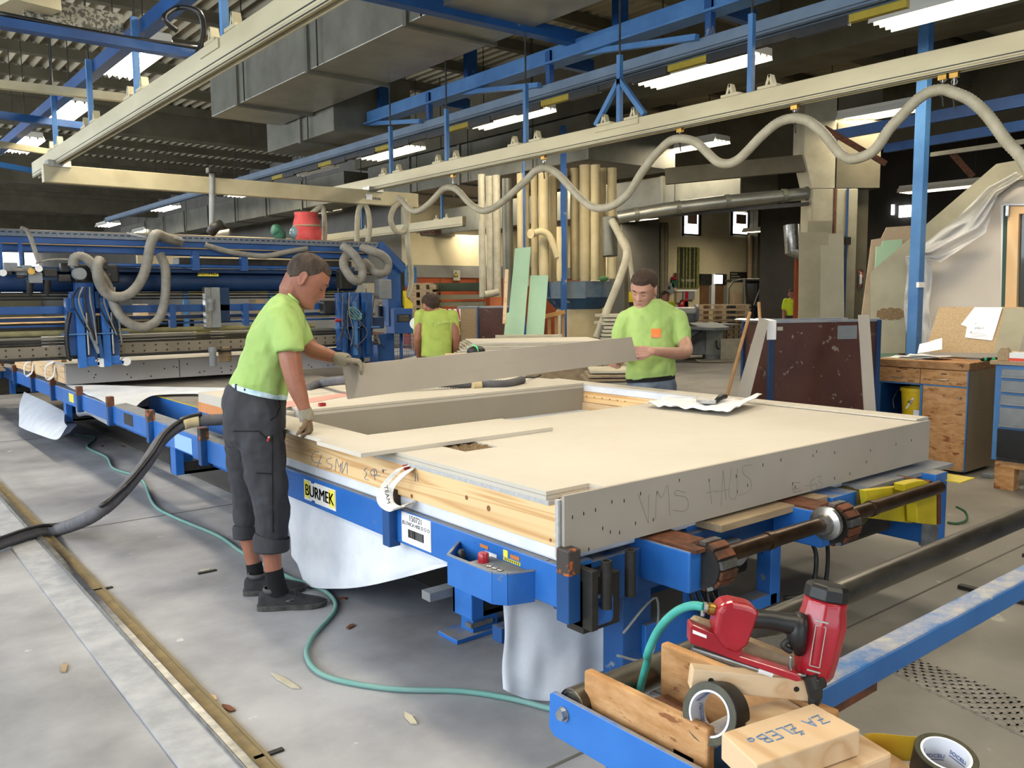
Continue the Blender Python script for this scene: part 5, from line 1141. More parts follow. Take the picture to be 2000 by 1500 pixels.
# tool chest
CX, CY = 6.88, 2.70
tc_ = thing('tool_chest', 'blue tool chest with grey drawers on a wooden stand, right edge', 'cabinet', (CX+.3, 2.3, 0))
link('body', MB().bx(CX, CX+.55, 1.7, CY, .225, .955), M_lblue, tc_, bevel=.006)
zz = .925
for h, m in ((.075, M_grey), (.095, M_grey), (.085, M_grey), (.155, M_grey), (.24, M_black)):
    d = link('drawer', MB().bx(CX-.018, CX+.02, 1.75, CY-.05, zz-h+.008, zz), m, tc_, bevel=.004)
    link('grip', MB().bx(CX-.032, CX-.015, 1.75, CY-.05, zz-h+.008, zz-h+.025), m, d, bevel=.004)
    zz -= h+(.012 if m is M_grey else 0)
link('black_panel', MB().bx(CX-.012, CX+.01, 1.75, CY-.04, .25, .47), M_black, tc_)
link('top_board', MB().bx(CX-.03, CX+.58, 1.65, CY+.03, .957, .985), M_chip, tc_)
link('stand', MB().bx(CX+.02, CX+.12, CY-.16, CY-.02, 0, .17).bx(CX+.02, CX+.5, 1.6, CY-.02, .17, .223).bx(CX+.02, CX+.12, 1.8, 1.95, 0, .17), M_osb2, tc_, bevel=.004)
one('wooden_holder', MB().prism([(CX+.0, CY-.01, .986), (CX+.0, CY-.09, .986), (CX+.0, CY-.09, 1.05), (CX+.0, CY-.07, 1.085), (CX+.0, CY-.03, 1.085), (CX+.0, CY-.01, 1.05)], (.05, 0, 0)), M_chip, 'small round topped wooden holder on the tool chest', 'holder', bevel=.003)
one('carton', MB().bx(CX-.02, CX+.14, 2.2, CY-.10, .986, 1.05), M_white, 'white carton with an orange stripe on the tool chest', 'box')
one('carton', MB().bx(CX+.15, CX+.3, 2.2, CY-.18, .986, 1.13), mat('red_orange', '#d4472a', rough=.6), 'red orange box behind the white carton on the tool chest', 'box')
link('stripe', MB().bx(CX-.0215, CX-.02, 2.2, CY-.10, .988, 1.01), MATS['red_orange'], bpy.data.objects['carton'])
one('wood_piece', MB().bar((CX+.1, CY-.0, 1.04), (CX+.2, 2.45, 1.04), .1, .02), M_pineb, 'light wood strip lying on the tool chest', 'timber')
one('wood_debris', MB().cb((7.3, 2.86, .02), (.14, .10, .04)), M_grey, 'grey lump on the floor under the workbench', 'scrap', bevel=.01)
one('wood_debris', MB().cb((7.05, 2.55, .012), (.03, .06, .02)), M_dust, 'pale crumb on the floor by the chest stand', 'scrap')
one('green_cable', MB().tube(spline([Z(1868, 990, .10), Z(1885, 1000, .06), Z(1888, 1015, .02), Z(1870, 1022, .01), Z(1850, 1020, .01)], 6), .008, 6), mat('green_cable', '#2a5a38', rough=.6), 'green cable curling on the floor behind the motor guard', 'cable', smooth=True)
# house wall with sloping edge, plastic film and window
hw = thing('house_wall', 'large prefabricated gable wall with sloping cement board edge and window', 'wall panel', dp(1850, 600, 8.6))
HX = X(1850, 600, 8.6).x
def H(px, py, d=0): return X(px, py, 8.6+d)
M_plaster = mat('primed_wall', '#b9b0a2', '#c2b9ab', rough=.8, sc=1.2)
def wallP(P, d, th, m, name, par=hw): return link(name, MB().prism([H(x, y, d) for x, y in P], (th, 0, 0)), m, par)
wallP([(1770, 900), (1770, 660), (1772, 520), (1820, 470), (2000, 340), (2250, 200), (2250, 900)], .06, .12, M_plaster, 'wall_sheet')
wallP([(1700, 690), (1700, 532), (1946, 320), (2010, 309), (2100, 300), (2100, 340), (1985, 352), (1772, 520), (1768, 690)], 0, .05, M_cboard, 'cement_edge')
hc = H(1740, 613, 0)
for dx, r in ((-14, 9), (0, 10), (13, 9)):
    c = H(1740+dx, 613, 0); link('cut_hole', MB().cyl(c-V((.002, 0, 0)), c+V((.02, 0, 0)), r*8.9/1659*1.25, 18), mat('mineral_wool', '#5d4c35'), hw)
mb = MB(); c = H(1740, 613, 0)
link('hole_core', MB().cb(c, (.006, .30, .07)), MATS['mineral_wool'], hw)
link('window_reveal', MB().prism([H(1955, 400, .03), H(1955, 610, .03), H(1962, 610, .03), H(1962, 400, .03)], (.03, 0, 0)), M_white, hw)
link('gasket', MB().prism([H(1960, 402, .02), H(1955, 610, .02), H(1962, 610, .02), H(1968, 402, .02)], (.03, 0, 0)), mat('gasket_green', '#2f4a3e', rough=.6), hw)
M_larch = wood('window_pine', '#cda878', '#d9b88a', sc=1.2, axis=(1, 1, .5), ring=4)
wfm = link('window_frame', MB().prism([H(1968, 402, -.02), H(1962, 602, -.02), H(1985, 602, -.02), H(1990, 418, -.02), H(2200, 418, -.02), H(2200, 402, -.02)], (.08, 0, 0)), M_larch, hw, bevel=.006)
link('hinge', MB().cb(H(1968, 412, -.04), (.03, .03, .10)), M_steel, wfm, bevel=.004)
link('window_bead', MB().prism([H(1960, 398, -.03), H(2150, 398, -.03), H(2150, 401, -.03), H(1960, 401, -.03)], (.05, 0, 0)), M_foil, wfm)
gl = bpy.data.materials.new('window_glass'); gl.use_nodes = True; pg = gl.node_tree.nodes['Principled BSDF']
pg.inputs['Base Color'].default_value = (.06, .07, .065, 1); pg.inputs['Roughness'].default_value = .05; pg.inputs['Alpha'].default_value = .75
link('pane', MB().prism([H(1988, 419, .02), H(1984, 602, .02), H(2200, 602, .02), H(2200, 419, .02)], (.01, 0, 0)), gl, wfm)
link('window_sill', MB().prism([H(1955, 600, -.05), H(1955, 604, -.05), H(2200, 604, -.05), H(2200, 600, -.05)], (.1, 0, 0)), M_larch, wfm)
fm = bpy.data.materials.new('plastic_film'); fm.use_nodes = True; pf_ = fm.node_tree.nodes['Principled BSDF']
pf_.inputs['Base Color'].default_value = (.62, .62, .60, 1); pf_.inputs['Roughness'].default_value = .22; pf_.inputs['Alpha'].default_value = .55
fm.use_screen_refraction = False if hasattr(fm, 'use_screen_refraction') else False
def film(u, v):
    T = [(1985, 335), (1930, 365), (1870, 425), (1800, 480), (1768, 505)]; B = [(2000, 345), (1950, 380), (1925, 455), (1838, 512), (1770, 500)]
    def s(L, u):
        f = u*(len(L)-1); i = min(int(f), len(L)-2); return (L[i][0]+(L[i+1][0]-L[i][0])*(f-i), L[i][1]+(L[i+1][1]-L[i][1])*(f-i))
    a, b = s(T, u), s(B, u); w = noise.noise(V((u*7+v*3, v*4, 2)))*.10+.05*math.sin(v*9+u*6)
    return H(a[0]+(b[0]-a[0])*v, a[1]+(b[1]-a[1])*v, -.12-w)
link('plastic_film', MB().grid(film, 50, 24), fm, hw, smooth=True, fix=False)
link('plastic_film', MB().grid(lambda u, v: H(1768+50*u+3*math.sin(v*9), 500+190*v, -.05-.05*noise.noise(V((u*6, v*6, 1)))), 14, 40), fm, hw, smooth=True, fix=False)
# container with film faced plywood
Mc = lm(1507, 628, 6.75, 14, 0)
bc = thing('scrap_container', 'brown plywood container with blue steel corners beyond the panel', 'container', Mc.translation)
W_, D_2, H_ = .98, .42, 1.27
link('front_sheet', lb(Mc, .02, W_, 0, .02, .05, H_), M_ply, bc)
link('side_sheet', lb(Mc, 0, .02, .02, D_2, .05, H_), M_ply, bc)
link('side_sheet', lb(Mc, W_-.02, W_, .02, D_2, .05, H_), M_ply, bc)
link('back_sheet', lb(Mc, 0, W_, D_2-.02, D_2, .05, H_), M_ply, bc)
for x in (0, W_):
    for y in (0, D_2): link('corner_post', lb(Mc, x-.02, x+.02, y-.015, y+.02, 0, H_+.01), M_gbd, bc)
link('rim', lb(Mc, -.02, W_+.02, -.01, .02, H_, H_+.02, lb(Mc, -.02, .01, 0, D_2, H_, H_+.02, lb(Mc, -.02, W_, D_2-.02, D_2+.02, H_, H_+.02))), M_dusty, bc)
link('plaster_patch', lb(Mc, .60, .78, -.003, 0, H_-.14, H_-.03), M_grey, bc)
link('sticker', lb(Mc, .05, .10, -.003, 0, H_-.06, H_-.03), M_dust, bc)
one('rag', MB().grid(lambda u, v: Mc @ V((-.16+.2*u, .0+.3*v, H_+.024+.01*math.sin(u*7))) if v > .3 else Mc @ V((-.05+.08*u, -.02, H_+.02-.5*(.3-v))), 8, 10), M_paper, 'white cloth draped over the corner of the brown container', 'cloth', fix=False, solid=.004)
one('leaning_board', MB().hexa([dp(*q, t)+V(o) for q, t, o in (((1382, 965), 6.3, (0, 0, 0)), ((1418, 965), 6.3, (0, 0, 0)), ((1418, 965), 6.3, (.01, .012, 0)), ((1382, 965), 6.3, (.01, .012, 0)), ((1484, 620), 6.65, (0, 0, 0)), ((1502, 626), 6.65, (0, 0, 0)), ((1502, 626), 6.65, (.01, .012, 0)), ((1484, 620), 6.65, (.01, .012, 0)))]), M_gypf, 'pale gypsum strip leaning against the left corner of the brown container', 'board')
one('leaning_board', MB().hexa([dp(*q, t)+V(o) for q, t, o in (((1698, 962), 6.3, (0, 0, 0)), ((1722, 962), 6.3, (0, 0, 0)), ((1722, 962), 6.3, (.01, .012, 0)), ((1698, 962), 6.3, (.01, .012, 0)), ((1677, 615), 6.6, (0, 0, 0)), ((1698, 615), 6.6, (0, 0, 0)), ((1698, 615), 6.6, (.01, .012, 0)), ((1677, 615), 6.6, (.01, .012, 0)))]), M_gypf, 'pale gypsum strip leaning against the right end of the brown container', 'board')
M_stick = mat('stick_wood', '#8f6a42', '#a07a50', rough=.6, sc=9)
one('broom_stick', MB().cyl(dp(1418, 780, 6.4), dp(1465, 610, 6.7), .013, 10), M_stick, 'wooden broom stick leaning on the container, in front of the plywood', 'broom', smooth='a')
one('broom_stick', MB().cyl(dp(1494, 800, 6.98), dp(1482, 590, 6.98), .013, 10), M_stick, 'broom stick end rising out of the brown container', 'broom', smooth='a')
# ================================================================ concrete column
Mk = lm(1580, 600, 11.5, 0, 0)
kk = thing('concrete_column', 'grey concrete double column right of centre with leaning cement boards', 'column', Mk.translation)
k1 = link('shaft', lb(Mk, 0, .30, 0, .45, 0, 2.9), M_conc, kk, bevel=.02)
link('shaft', lb(Mk, .32, .62, 0, .45, 0, 2.9), M_conc, kk, bevel=.02)
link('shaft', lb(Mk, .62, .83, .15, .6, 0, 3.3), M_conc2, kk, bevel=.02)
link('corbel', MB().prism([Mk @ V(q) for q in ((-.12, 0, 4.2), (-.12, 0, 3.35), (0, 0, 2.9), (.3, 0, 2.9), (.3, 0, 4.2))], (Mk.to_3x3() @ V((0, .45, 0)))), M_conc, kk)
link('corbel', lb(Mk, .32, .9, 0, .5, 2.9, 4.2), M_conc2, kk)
link('rusty_strip', lb(Mk, .295, .325, -.01, 0, 0, 2.9), M_rust, kk)
link('conduit', MB().cyl(Mk @ V((.47, -.02, .5)), Mk @ V((.47, -.02, 2.9)), .014, 8), M_blue2, kk)
link('junction_box', lb(Mk, .45, .52, -.05, 0, 2.15, 2.25), M_dark, kk)
link('drill_hole', MB().cyl(Mk @ V((.16, -.004, 2.42)), Mk @ V((.16, .01, 2.42)), .03, 14), M_dark, kk)
for px, w, z, rr, lbx in ((1570, .40, 2.30, 0, 'left leaning cement board in front of the concrete column'), (1612, .32, 2.28, 2, 'right leaning cement board in front of the concrete column')):
    M2 = lm(px, 600, 10.9, 0, 0); o3 = .0 if rr == 0 else .045
    one('cement_board', MB().hexa([M2 @ V(q) for q in ((-.08, -.1-o3, 0), (w-.08, -.1-o3, 0), (w-.08, -.085-o3, 0), (-.08, -.085-o3, 0), (.02, .30, z), (w+.0, .30, z), (w+.0, .315, z), (.02, .315, z))]), M_cboard if rr == 0 else mat('pale_cement_board', '#8b8878', '#9a9786', rough=.8, sc=2, det=6, speck='#c0beb0', ssc=2, sth=.60), lbx, 'board')
one('cement_board', lb(lm(1578, 450, 11.3, 0, 0), 0, .32, 0, .015, 0, 2.46), M_cboard, 'tallest cement board standing against the concrete column behind the others', 'board')
sg = thing('extinguisher_sign', 'small white sign with a red fire extinguisher on the column side', 'sign', Mk @ V((.7, .14, 1.7)))
link('plate', lb(Mk, .70, .78, .135, .148, 1.58, 1.83), M_orange, sg); link('symbol', MB().lathe([(.015, 0), (.018, .02), (.018, .12), (.008, .14), (.008, .17)], Mk @ V((.74, .13, 1.62)), 10), M_white, sg)
# boards leaning right of the column
M3 = lm(1690, 640, 9.6, 0, 0)
one('leaning_sheet', MB().prism([dp(*q, 9.6) for q in ((1655, 832), (1703, 468), (1722, 465), (1732, 444), (1790, 440), (1790, 832))], nrm*.02), mat('pinkish_board', '#a8957c', '#b09e86', rough=.8), 'pinkish beige sheets leaning between the concrete column and the blue post', 'board')
one('leaning_sheet', MB().prism([dp(*q, 9.5) for q in ((1690, 834), (1712, 482), (1722, 480), (1725, 470), (1762, 467), (1750, 834))], nrm*.02), M_mint, 'mint green sheet leaning in front of the pinkish sheets', 'board')
# ================================================================ filter column and hopper
Mf = lm(1130, 560, 12.6, 0, 0)
fl = thing('dust_filter', 'dust extractor with cream filter sleeves above a dark blue hopper', 'machine', Mf.translation)
def fx(px): return (px-1130)*12.6/FPX
def fz(py): return 1.5+(580-py)*12.6/FPX
for i, (px, w, y0, y1, dd) in enumerate(((1018, 14, 345, 560, 0), (1030, 12, 348, 560, .2), (1045, 14, 340, 552, .1), (1062, 20, 338, 552, -.1), (1082, 16, 340, 552, .2), (1102, 14, 336, 552, 0), (1124, 18, 334, 550, .1), (1142, 22, 332, 552, -.1), (1160, 18, 334, 550, -.2), (1178, 14, 334, 550, .1), (1193, 18, 338, 548, -.1), (1092, 14, 450, 552, -.3))):
    r = w*12.6/FPX/2; x = fx(px)
    link('filter_sleeve', MB().lathe([(r*.9, fz(y1)), (r, fz(y1)+.05)]+[(r*(1+.02*math.sin(k*1.7+i)), fz(y1)+.05+(fz(y0)-fz(y1)-.05)*k/8) for k in range(1, 9)], Mf @ V((x, dd, 0)), 16), M_bag, fl, smooth='a')
link('hopper_rim', MB().lathe([(.52, fz(585)), (.54, fz(553)), (.5, fz(552))], Mf @ V((0, .3, 0)), 12), mat('dusty_blue', '#4f6478', '#7d8584', rough=.8, sc=3, det=7), fl)
link('hopper_cone', MB().lathe([(.36, fz(606)), (.44, fz(595)), (.52, fz(583))], Mf @ V((.03, .3, 0)), 12), mat('hopper_blue', '#1f3a55', '#35536e', rough=.6, sc=3, det=7, speck='#9a9a8c', ssc=5, sth=.62), fl)
link('hopper_box', lb(Mf, fx(1070), fx(1108), .0, .5, fz(582), fz(553)), M_gbd, fl)
link('dust_bag', MB().lathe([(.34, .62), (.37, .8), (.35, 1.0), (.37, 1.18), (.34, fz(606))], Mf @ V((.03, .3, 0)), 18), M_bag, fl, smooth='a')
link('base', lb(Mf, -.5, .55, -.1, .7, 0, .62), M_dark, fl)
link('front_leg', lb(Mf, fx(1093), fx(1104), -.35, -.27, 0, 3.9), M_blue2, fl)
link('front_leg', lb(Mf, fx(1022), fx(1026), -.3, -.25, 0, 3.9), M_blue2, fl)
link('elbow', MB().tube(spline([Mf @ V((fx(1042), -.25, fz(462))), Mf @ V((fx(1056), -.3, fz(458))), Mf @ V((fx(1070), -.3, fz(465))), Mf @ V((fx(1080), -.3, fz(485))), Mf @ V((fx(1088), -.3, fz(508)))], 6), .05, 12), M_bag, fl, smooth=True)
link('elbow', MB().tube([Mf @ V((fx(1042), -.25, fz(462))), Mf @ V((fx(1036), -.3, fz(462)))], [.045, .07], 12), M_bag, fl)
link('green_rag', MB().ell(Mf @ V((fx(1175), -.25, fz(548))), (.09, .05, .04)), mat('green_rag', '#4f7a4a', rough=.9), fl)
# vertical pipes left of it
for i, (px, y0, y1, r, t, lbx) in enumerate(((943, 430, 580, .05, 12.4, 'vertical grey pipe hanging left of the filter column, leftmost'), (960, 425, 570, .07, 12.6, 'second vertical grey pipe left of the filter column'), (972, 420, 580, .055, 12.5, 'vertical grey pipe between the filter column and its neighbour'), (993, 430, 600, .08, 12.9, 'vertical duct close beside the filter sleeves'))):
    one('hanging_pipe', MB().cyl(dp(px, y1, t), V((dp(px, y1, t).x, dp(px, y1, t).y, 3.25)), r, 14), M_hosec if i < 3 else M_galvd, lbx, 'pipe', smooth='a')
one('hanging_pipe_bend', MB().tube(spline([dp(948, 575, 12.3), dp(962, 573, 12.3), dp(974, 570, 12.3)], 3), .05, 12), M_hosec, 'short horizontal bend joining the vertical grey pipes', 'pipe', smooth='a')  # bend has no hanger of its own, only the unattached pipes beside it
one('orange_box', lb(lm(957, 600, 12.9, 0, 0), 0, .18, 0, .05, .9, 1.5), mat('orange_box', '#b9693c', rough=.7), 'orange box under the grey pipes', 'box')
# ================================================================ things in the middle distance
def mint(P, t, lbx): return one('mint_sheet', MB().prism([dp(*q, t) for q in P], nrm*.02), M_mint, lbx, 'board')
mint([(1006, 485), (1037, 482), (1010, 816), (970, 816), (988, 612), (994, 610)], 10.35, 'tall mint green plasterboard leaning on the filter column')
mint([(1036, 538), (1071, 538), (1050, 815), (1015, 815)], 10.4, 'shorter mint green plasterboard right of the tall one')
one('wooden_stick', MB().bar(dp(985, 632, 9.9), dp(990, 527, 10.1), .04, .03), M_pineb, 'thin wooden stick standing left of the mint green boards', 'timber')
def pallet(M, w, d, z, n=5, name='pallet', label='', group=None):
    t = thing(name, label, 'pallet', M.translation, group)
    link('deck_board', lb(M, 0, w, 0, .1, z+.10, z+.122), M_plank, t)
    for k in range(1, n): link('deck_board', lb(M, 0, w, d*k/n, d*k/n+.1, z+.10, z+.122), M_plank, t)
    for k in range(3): link('block', lb(M, w*k/2.25, w*k/2.25+.1, 0, d, z+.02, z+.10), M_plank, t)
    link('bottom_board', lb(M, 0, w, 0, .1, z, z+.02), M_plank, t)
    return t
def stack(M, w, d, z, items, label, group=None, cat='board', name='board_stack'):
    random.seed(int(w*100+z*10))
    for i, (h, m, gap) in enumerate(items):
        j = random.uniform(-.03, .03)
        one(name, lb(M, j, w+j*2, j, d, z, z+h), m, label if isinstance(label, str) else label[i], cat, group, bevel=.002); z += h+gap
M5 = lm(897, 650, 9.4, 4, 0)
pallet(M5, 1.5, .66, 1.0-.16, label='pallet with profile boards in the middle distance')
for i in range(6):
    one('profile_board', lb(M5, -.05+.12*i*.5, 1.3+.03*i, .0+.11*i, .09+.11*i, .965, .985), M_dust, 'long pale profile on the pallet stack, '+nth(i, 6, 'nearest', 'farthest', 'from the front'), 'board', 'profiles on the pallet stack')
for i in range(4):
    one('profile_board', lb(M5, .42, 1.1+.03*i, .05+.1*i, .13+.1*i, .985+.0*i, 1.03+.025*(i % 2)), M_dust, 'pale grooved moulding on the pallet stack, '+nth(i, 4, 'nearest', 'farthest', 'from the front'), 'board', 'mouldings on the pallet stack')
one('crate_body', lb(M5, .0, 1.45, .02, .66, .0, .82), M_plank, 'weathered crate carrying the pallet of profiles', 'crate')
pallet(lm(1000, 670, 8.5, 4, 0), .95, .8, .82, label='low weathered pallet right under the mouldings')
M6 = lm(900, 690, 8.35, 8, 0)
for i in range(7):
    one('loose_sheet', lb(M6, .03*i-.05, 1.5-.05*(i % 3), .02*i, 1.0, .93+.016*i, .944+.016*i), M_dust if i % 2 else M_gyp, 'pale sheet in the low flat pile behind the carried board, '+nth(i, 7), 'board', 'sheets in the low flat pile')
one('trestle', lb(M6, 0, 1.4, .1, .9, 0, .92), M_plank, 'timber trestle block under the low flat pile of sheets', 'trestle')
for i in range(5): one('lath', lb(lm(870, 690, 7.2, 5, 0), 0, .35, .1*i, .1*i+.07, .985-.03*(i % 3), 1.0-.03*(i % 3)), M_pineb, 'short pale lath beside the low flat pile, '+nth(i, 5, 'nearest', 'farthest', 'from the front'), 'timber', 'short laths right of the man seen from behind')
one('lath_bearer', lb(lm(870, 690, 7.2, 5, 0), 0, .35, 0, .45, .605, .915), M_plank, 'weathered bearer block under the short pale laths', 'block')
one('kit_bag', MB().ell(dp(930, 686, 7.35), (.09, .06, .05)), M_black, 'small black bag with a green stripe behind the carried board', 'bag', smooth=True)
link('green_band', MB().ell(dp(926, 685, 7.34), (.02, .062, .052)), mat('bright_green', '#4fc27a', rough=.6), bpy.data.objects['kit_bag'])
Mb = lm(893, 620, 11.2, 0, 0)
for i, (x0, x1, lbx) in enumerate(((0, .27, 'left brown plywood bin behind the pallets'), (.29, .68, 'right brown plywood bin behind the pallets'))):
    t = thing('plywood_bin', lbx, 'container', Mb @ V((x0, 0, 0))); link('sheet', lb(Mb, x0, x1, 0, .5, 0, 1.35), M_ply if i else M_chip, t); link('corner_post', lb(Mb, x1-.01, x1+.01, -.01, .02, 0, 1.36), M_blue2, t); link('rim', lb(Mb, x0, x1, -.01, .51, 1.35, 1.37), M_dusty, t)
wb2 = thing('warning_barrier', 'red and white striped barrier board behind the man in green', 'barrier', dp(880, 620, 10.5))
Mw = lm(868, 620, 10.6, 0, 0)
for k, z in enumerate((1.22, 1.08)):
    b_ = link('board', lb(Mw, 0, .20, 0, .02, z, z+.13), M_white, wb2)
    for i in range(3): link('red_stripe', MB().prism([Mw @ V(q) for q in ((.02+i*.065, -.003, z+.13), (.05+i*.065, -.003, z+.13), (.09+i*.065 if i < 2 else .2, -.003, z), (.06+i*.065, -.003, z))], (0, .002, 0)), M_red, b_)
link('stand', lb(Mw, .16, .2, 0, .04, 0, 1.2), M_orange, wb2)
Ms = lm(800, 600, 14, 0, 0)
one('board_stack', lb(lm(843, 560, 14, 0, 0), 0, .87, 0, 1.2, 1.60, 1.73), mat('dark_green_boards', '#2f3b2c', '#384534', rough=.7), 'stack of dark green boards on top of the far pallets', 'board')
one('board_stack', lb(lm(808, 560, 14, 0, 0), 0, .28, 0, 1.2, 1.60, 1.73), M_dust, 'pale end pile left of the dark green boards', 'board')
for i, z in enumerate((1.46, 1.34, 1.2)):
    one('board_stack', lb(lm(845, 580, 14, 0, 0), 0, .84, 0, 1.2, z, z+.075), M_cboard, ['upper', 'middle', 'lower'][i]+' grey board pile under the dark green boards', 'board')
for i in range(9):
    pallet(lm(801, 590, 13.6, 0, 0), .36, .8, .6+i*.125, n=3, label=nth(i, 9)+' pallet in the tall pile behind the yellow guard', group='pallets piled behind the yellow guard')
one('board_stack', lb(lm(850, 600, 13.8, 0, 0), 0, .84, 0, 1.2, 0, 1.18), M_dark, 'dark lower part of the far board stack', 'board')
Mj = lm(1035, 640, 10.8, 6, 0)
wp = thing('wooden_crate', 'open orange wood crate leaning beside the mint green boards', 'crate', Mj.translation)
for i in range(5): link('slat', lb(Mj, .05+.09*i, .09+.09*i, 0, .03, .9, 1.27-.0*i), M_stick, wp)
link('rail', MB().bar(Mj @ V((0, -.02, 1.2)), Mj @ V((.45, -.02, 1.3)), .03, .05), mat('orange_wood', '#a77b46', rough=.7), wp); link('rail', lb(Mj, .0, .48, 0, .4, .86, .92), M_plank, wp)
link('leg', lb(Mj, .0, .06, 0, .3, 0, .86, lb(Mj, .42, .48, 0, .3, 0, .86)), M_plank, wp)
random.seed(12)
for i in range(15):
    j = random.uniform(-.05, .05)
    one('white_board', lb(lm(1178+j*30, 650, 10.8, random.uniform(-6, 6), 0), 0, .30+j, 0, .6, .55+i*.048, .55+i*.048+.035), M_dust, 'dusty white board piled left of the standing worker, '+nth(i, 15), 'board', 'dusty white boards piled left of the standing worker')
one('storage_plinth', lb(lm(1172, 690, 10.8, 0, 0), 0, .36, 0, .6, 0, .54), M_dark, 'dark base under the dusty white board pile', 'box')
# pile of rough planks right behind the table
Mq = lm(1150, 745, 7.6, 6, 0); random.seed(14)
for i in range(16):
    z = .30+.034*i; a = random.uniform(0, .1); L_1 = random.uniform(.25, .4)
    one('rough_plank', lb(lm(1148+a*60, 745, 7.5+a, random.uniform(-4, 10), 0), 0, L_1+.2, 0, .5, z, z+.022), M_plank if i % 3 else M_dust, 'rough plank piled under the carried board, '+nth(i, 16), 'plank', 'rough planks piled behind the table edge')
one('bearer_block', lb(Mq, 0, .5, 0, .45, 0, .28), M_dark, 'dark bearer block under the rough plank pile', 'block')
one('long_plank', MB().bar(dp(720, 722, 10.5), dp(850, 690, 9.5), .1, .04), M_dust, 'long pale plank lying behind the wire cage of the gantry', 'plank')
one('cardboard_box', lb(lm(812, 660, 10.2, 0, 0), 0, .16, 0, .4, .5, 1.0), M_chip, 'brown box on the floor left of the man seen from behind', 'box')
one('paper_reel', MB().cyl(dp(812, 632, 9.8), dp(812, 632, 10.1), .07, 18), M_white, 'white reel beside the gantry operator box', 'reel', smooth='a')
# panel saw behind the standing worker
Mm = lm(1330, 690, 19.5, 3, 0)
sw = thing('panel_saw', 'pale grey panel saw machine behind the standing worker', 'machine', Mm.translation)
def mp(px): return (px-1330)*19.5/FPX
link('table_top', MB().prism([Mm @ V(q) for q in ((-.5, 0, .74), (mp(1385), -.5, .70), (mp(1415), -.4, .71), (mp(1420), .8, .78), (-.5, .8, .78))], (0, 0, .06)), M_grey, sw)
link('housing', lb(Mm, -.5, mp(1385), 0, .9, .12, .74), M_grey, sw, bevel=.03)
link('pedestal', lb(Mm, mp(1378), mp(1412), -.05, .6, .1, .74), mat('pale_green_grey', '#7f8378', '#8a8e83', rough=.5), sw, bevel=.03)
link('pedestal_foot', lb(Mm, mp(1380), mp(1405), -.1, .3, 0, .12, lb(Mm, -.1, mp(1335), 0, .5, 0, .14)), M_grey, sw)
link('motor_cover', MB().bar(Mm @ V((mp(1335), -.05, .35)), Mm @ V((mp(1372), -.12, .62)), .3, .14), M_dark, sw)
link('roll_cover', MB().cyl(Mm @ V((-.5, .1, 1.14)), Mm @ V((mp(1360), .1, 1.14)), .08, 18), M_white, sw, smooth='a')
link('roll_box', lb(Mm, -.5, mp(1362), .1, .8, .86, 1.14), M_grey, sw, bevel=.03)
link('side_cheek', MB().cyl(Mm @ V((mp(1359), .1, 1.08)), Mm @ V((mp(1363), .1, 1.08)), .2, 20), M_grey, sw, smooth='a')
link('sliding_table', lb(Mm, mp(1380), mp(1452), .6, 1.2, .76, .80), M_grey, sw)
link('handle', MB().tube(spline([Mm @ V((mp(1398), -.08, .45)), Mm @ V((mp(1396), -.14, .38)), Mm @ V((mp(1398), -.14, .28)), Mm @ V((mp(1403), -.08, .26))], 4), .015, 6), M_black, sw)
one('leaning_offcut', lb(lm(1408, 690, 19.3, 3, 0), 0, .5, 0, .02, .02, .5), M_dust, 'pale sheet standing against the panel saw pedestal', 'board')
one('off_cut_sheet', lb(lm(1405, 700, 19.0, 3, 0), -.4, .6, 0, .5, 0, .03), M_dust, 'pale off cut on the floor beside the panel saw', 'board')
# far pallets in front of the cream wall
for i in range(4):
    pallet(lm(1366, 620, 21.5, 0, 0), 1.3, .9, .72+i*.135, n=4, label=nth(i, 4)+' pallet in the long stack below the far doors', group='pallets stacked below the far doors')
for i in range(3):
    for j in range(2):
        pallet(lm(1400+j*24, 655, 20.6, 0, 0), .28, .8, .40+i*.13, n=3, label=nth(i, 3)+' small pallet under the saw table, '+('left' if j == 0 else 'right')+' stack', group='pallets under the saw table')
one('timber_bearer', lb(lm(1366, 620, 21.5, 0, 0), 0, 1.3, .1, .8, 0, .70), M_dark, 'dark base of the long pallet stack', 'box')
# forklift: dark cab
FT = 23.6; Mv = lm(1425, 620, FT, 0, 0)
fk = thing('forklift', 'dark forklift cab with glazed doors in front of the far wall', 'forklift', Mv.translation)
def vb_(px, py): return V(((px-1425)*FT/FPX, 0, 1.5+(577-py)*FT/FPX))
def bars(P, r, m, name, dy=0): return link(name, MB().tube([Mv @ (vb_(*q)+V((0, dy, 0))) for q in P], r, 6), m, fk)
link('cab_body', lb(Mv, .72, 1.32, .1, 1.4, .3, 1.84), M_black, fk, bevel=.04)
link('cab_roof', lb(Mv, .2, 1.3, .0, 1.4, 1.85, 1.93), M_dark, fk, bevel=.03)
link('engine_cover', lb(Mv, .0, .9, .1, 1.4, .3, 1.2), M_black, fk, bevel=.05)
bars([(1422, 600), (1422, 565), (1430, 552), (1452, 547), (1455, 605)], .035, M_galvd, 'door_frame'); bars([(1455, 547), (1458, 575), (1465, 595), (1456, 605)], .02, M_dark, 'door_frame')
bars([(1525, 547), (1525, 625)], .02, M_grey, 'mast'); bars([(1518, 546), (1518, 625)], .035, M_black, 'mast', -.1)
bars([(1470, 598), (1483, 560), (1510, 558), (1512, 590), (1505, 612)], .018, M_galvd, 'door_frame', -.1)
bars([(1473, 600), (1490, 570)], .015, M_dark, 'lever', -.15); bars([(1424, 598), (1466, 600)], .03, M_galvd, 'sill', -.05)
for px in (1470, 1512): link('wheel', MB().cyl(Mv @ V(((px-1425)*FT/FPX, .0, .26)), Mv @ V(((px-1425)*FT/FPX, .2, .26)), .26, 20), M_black, fk, smooth='a')
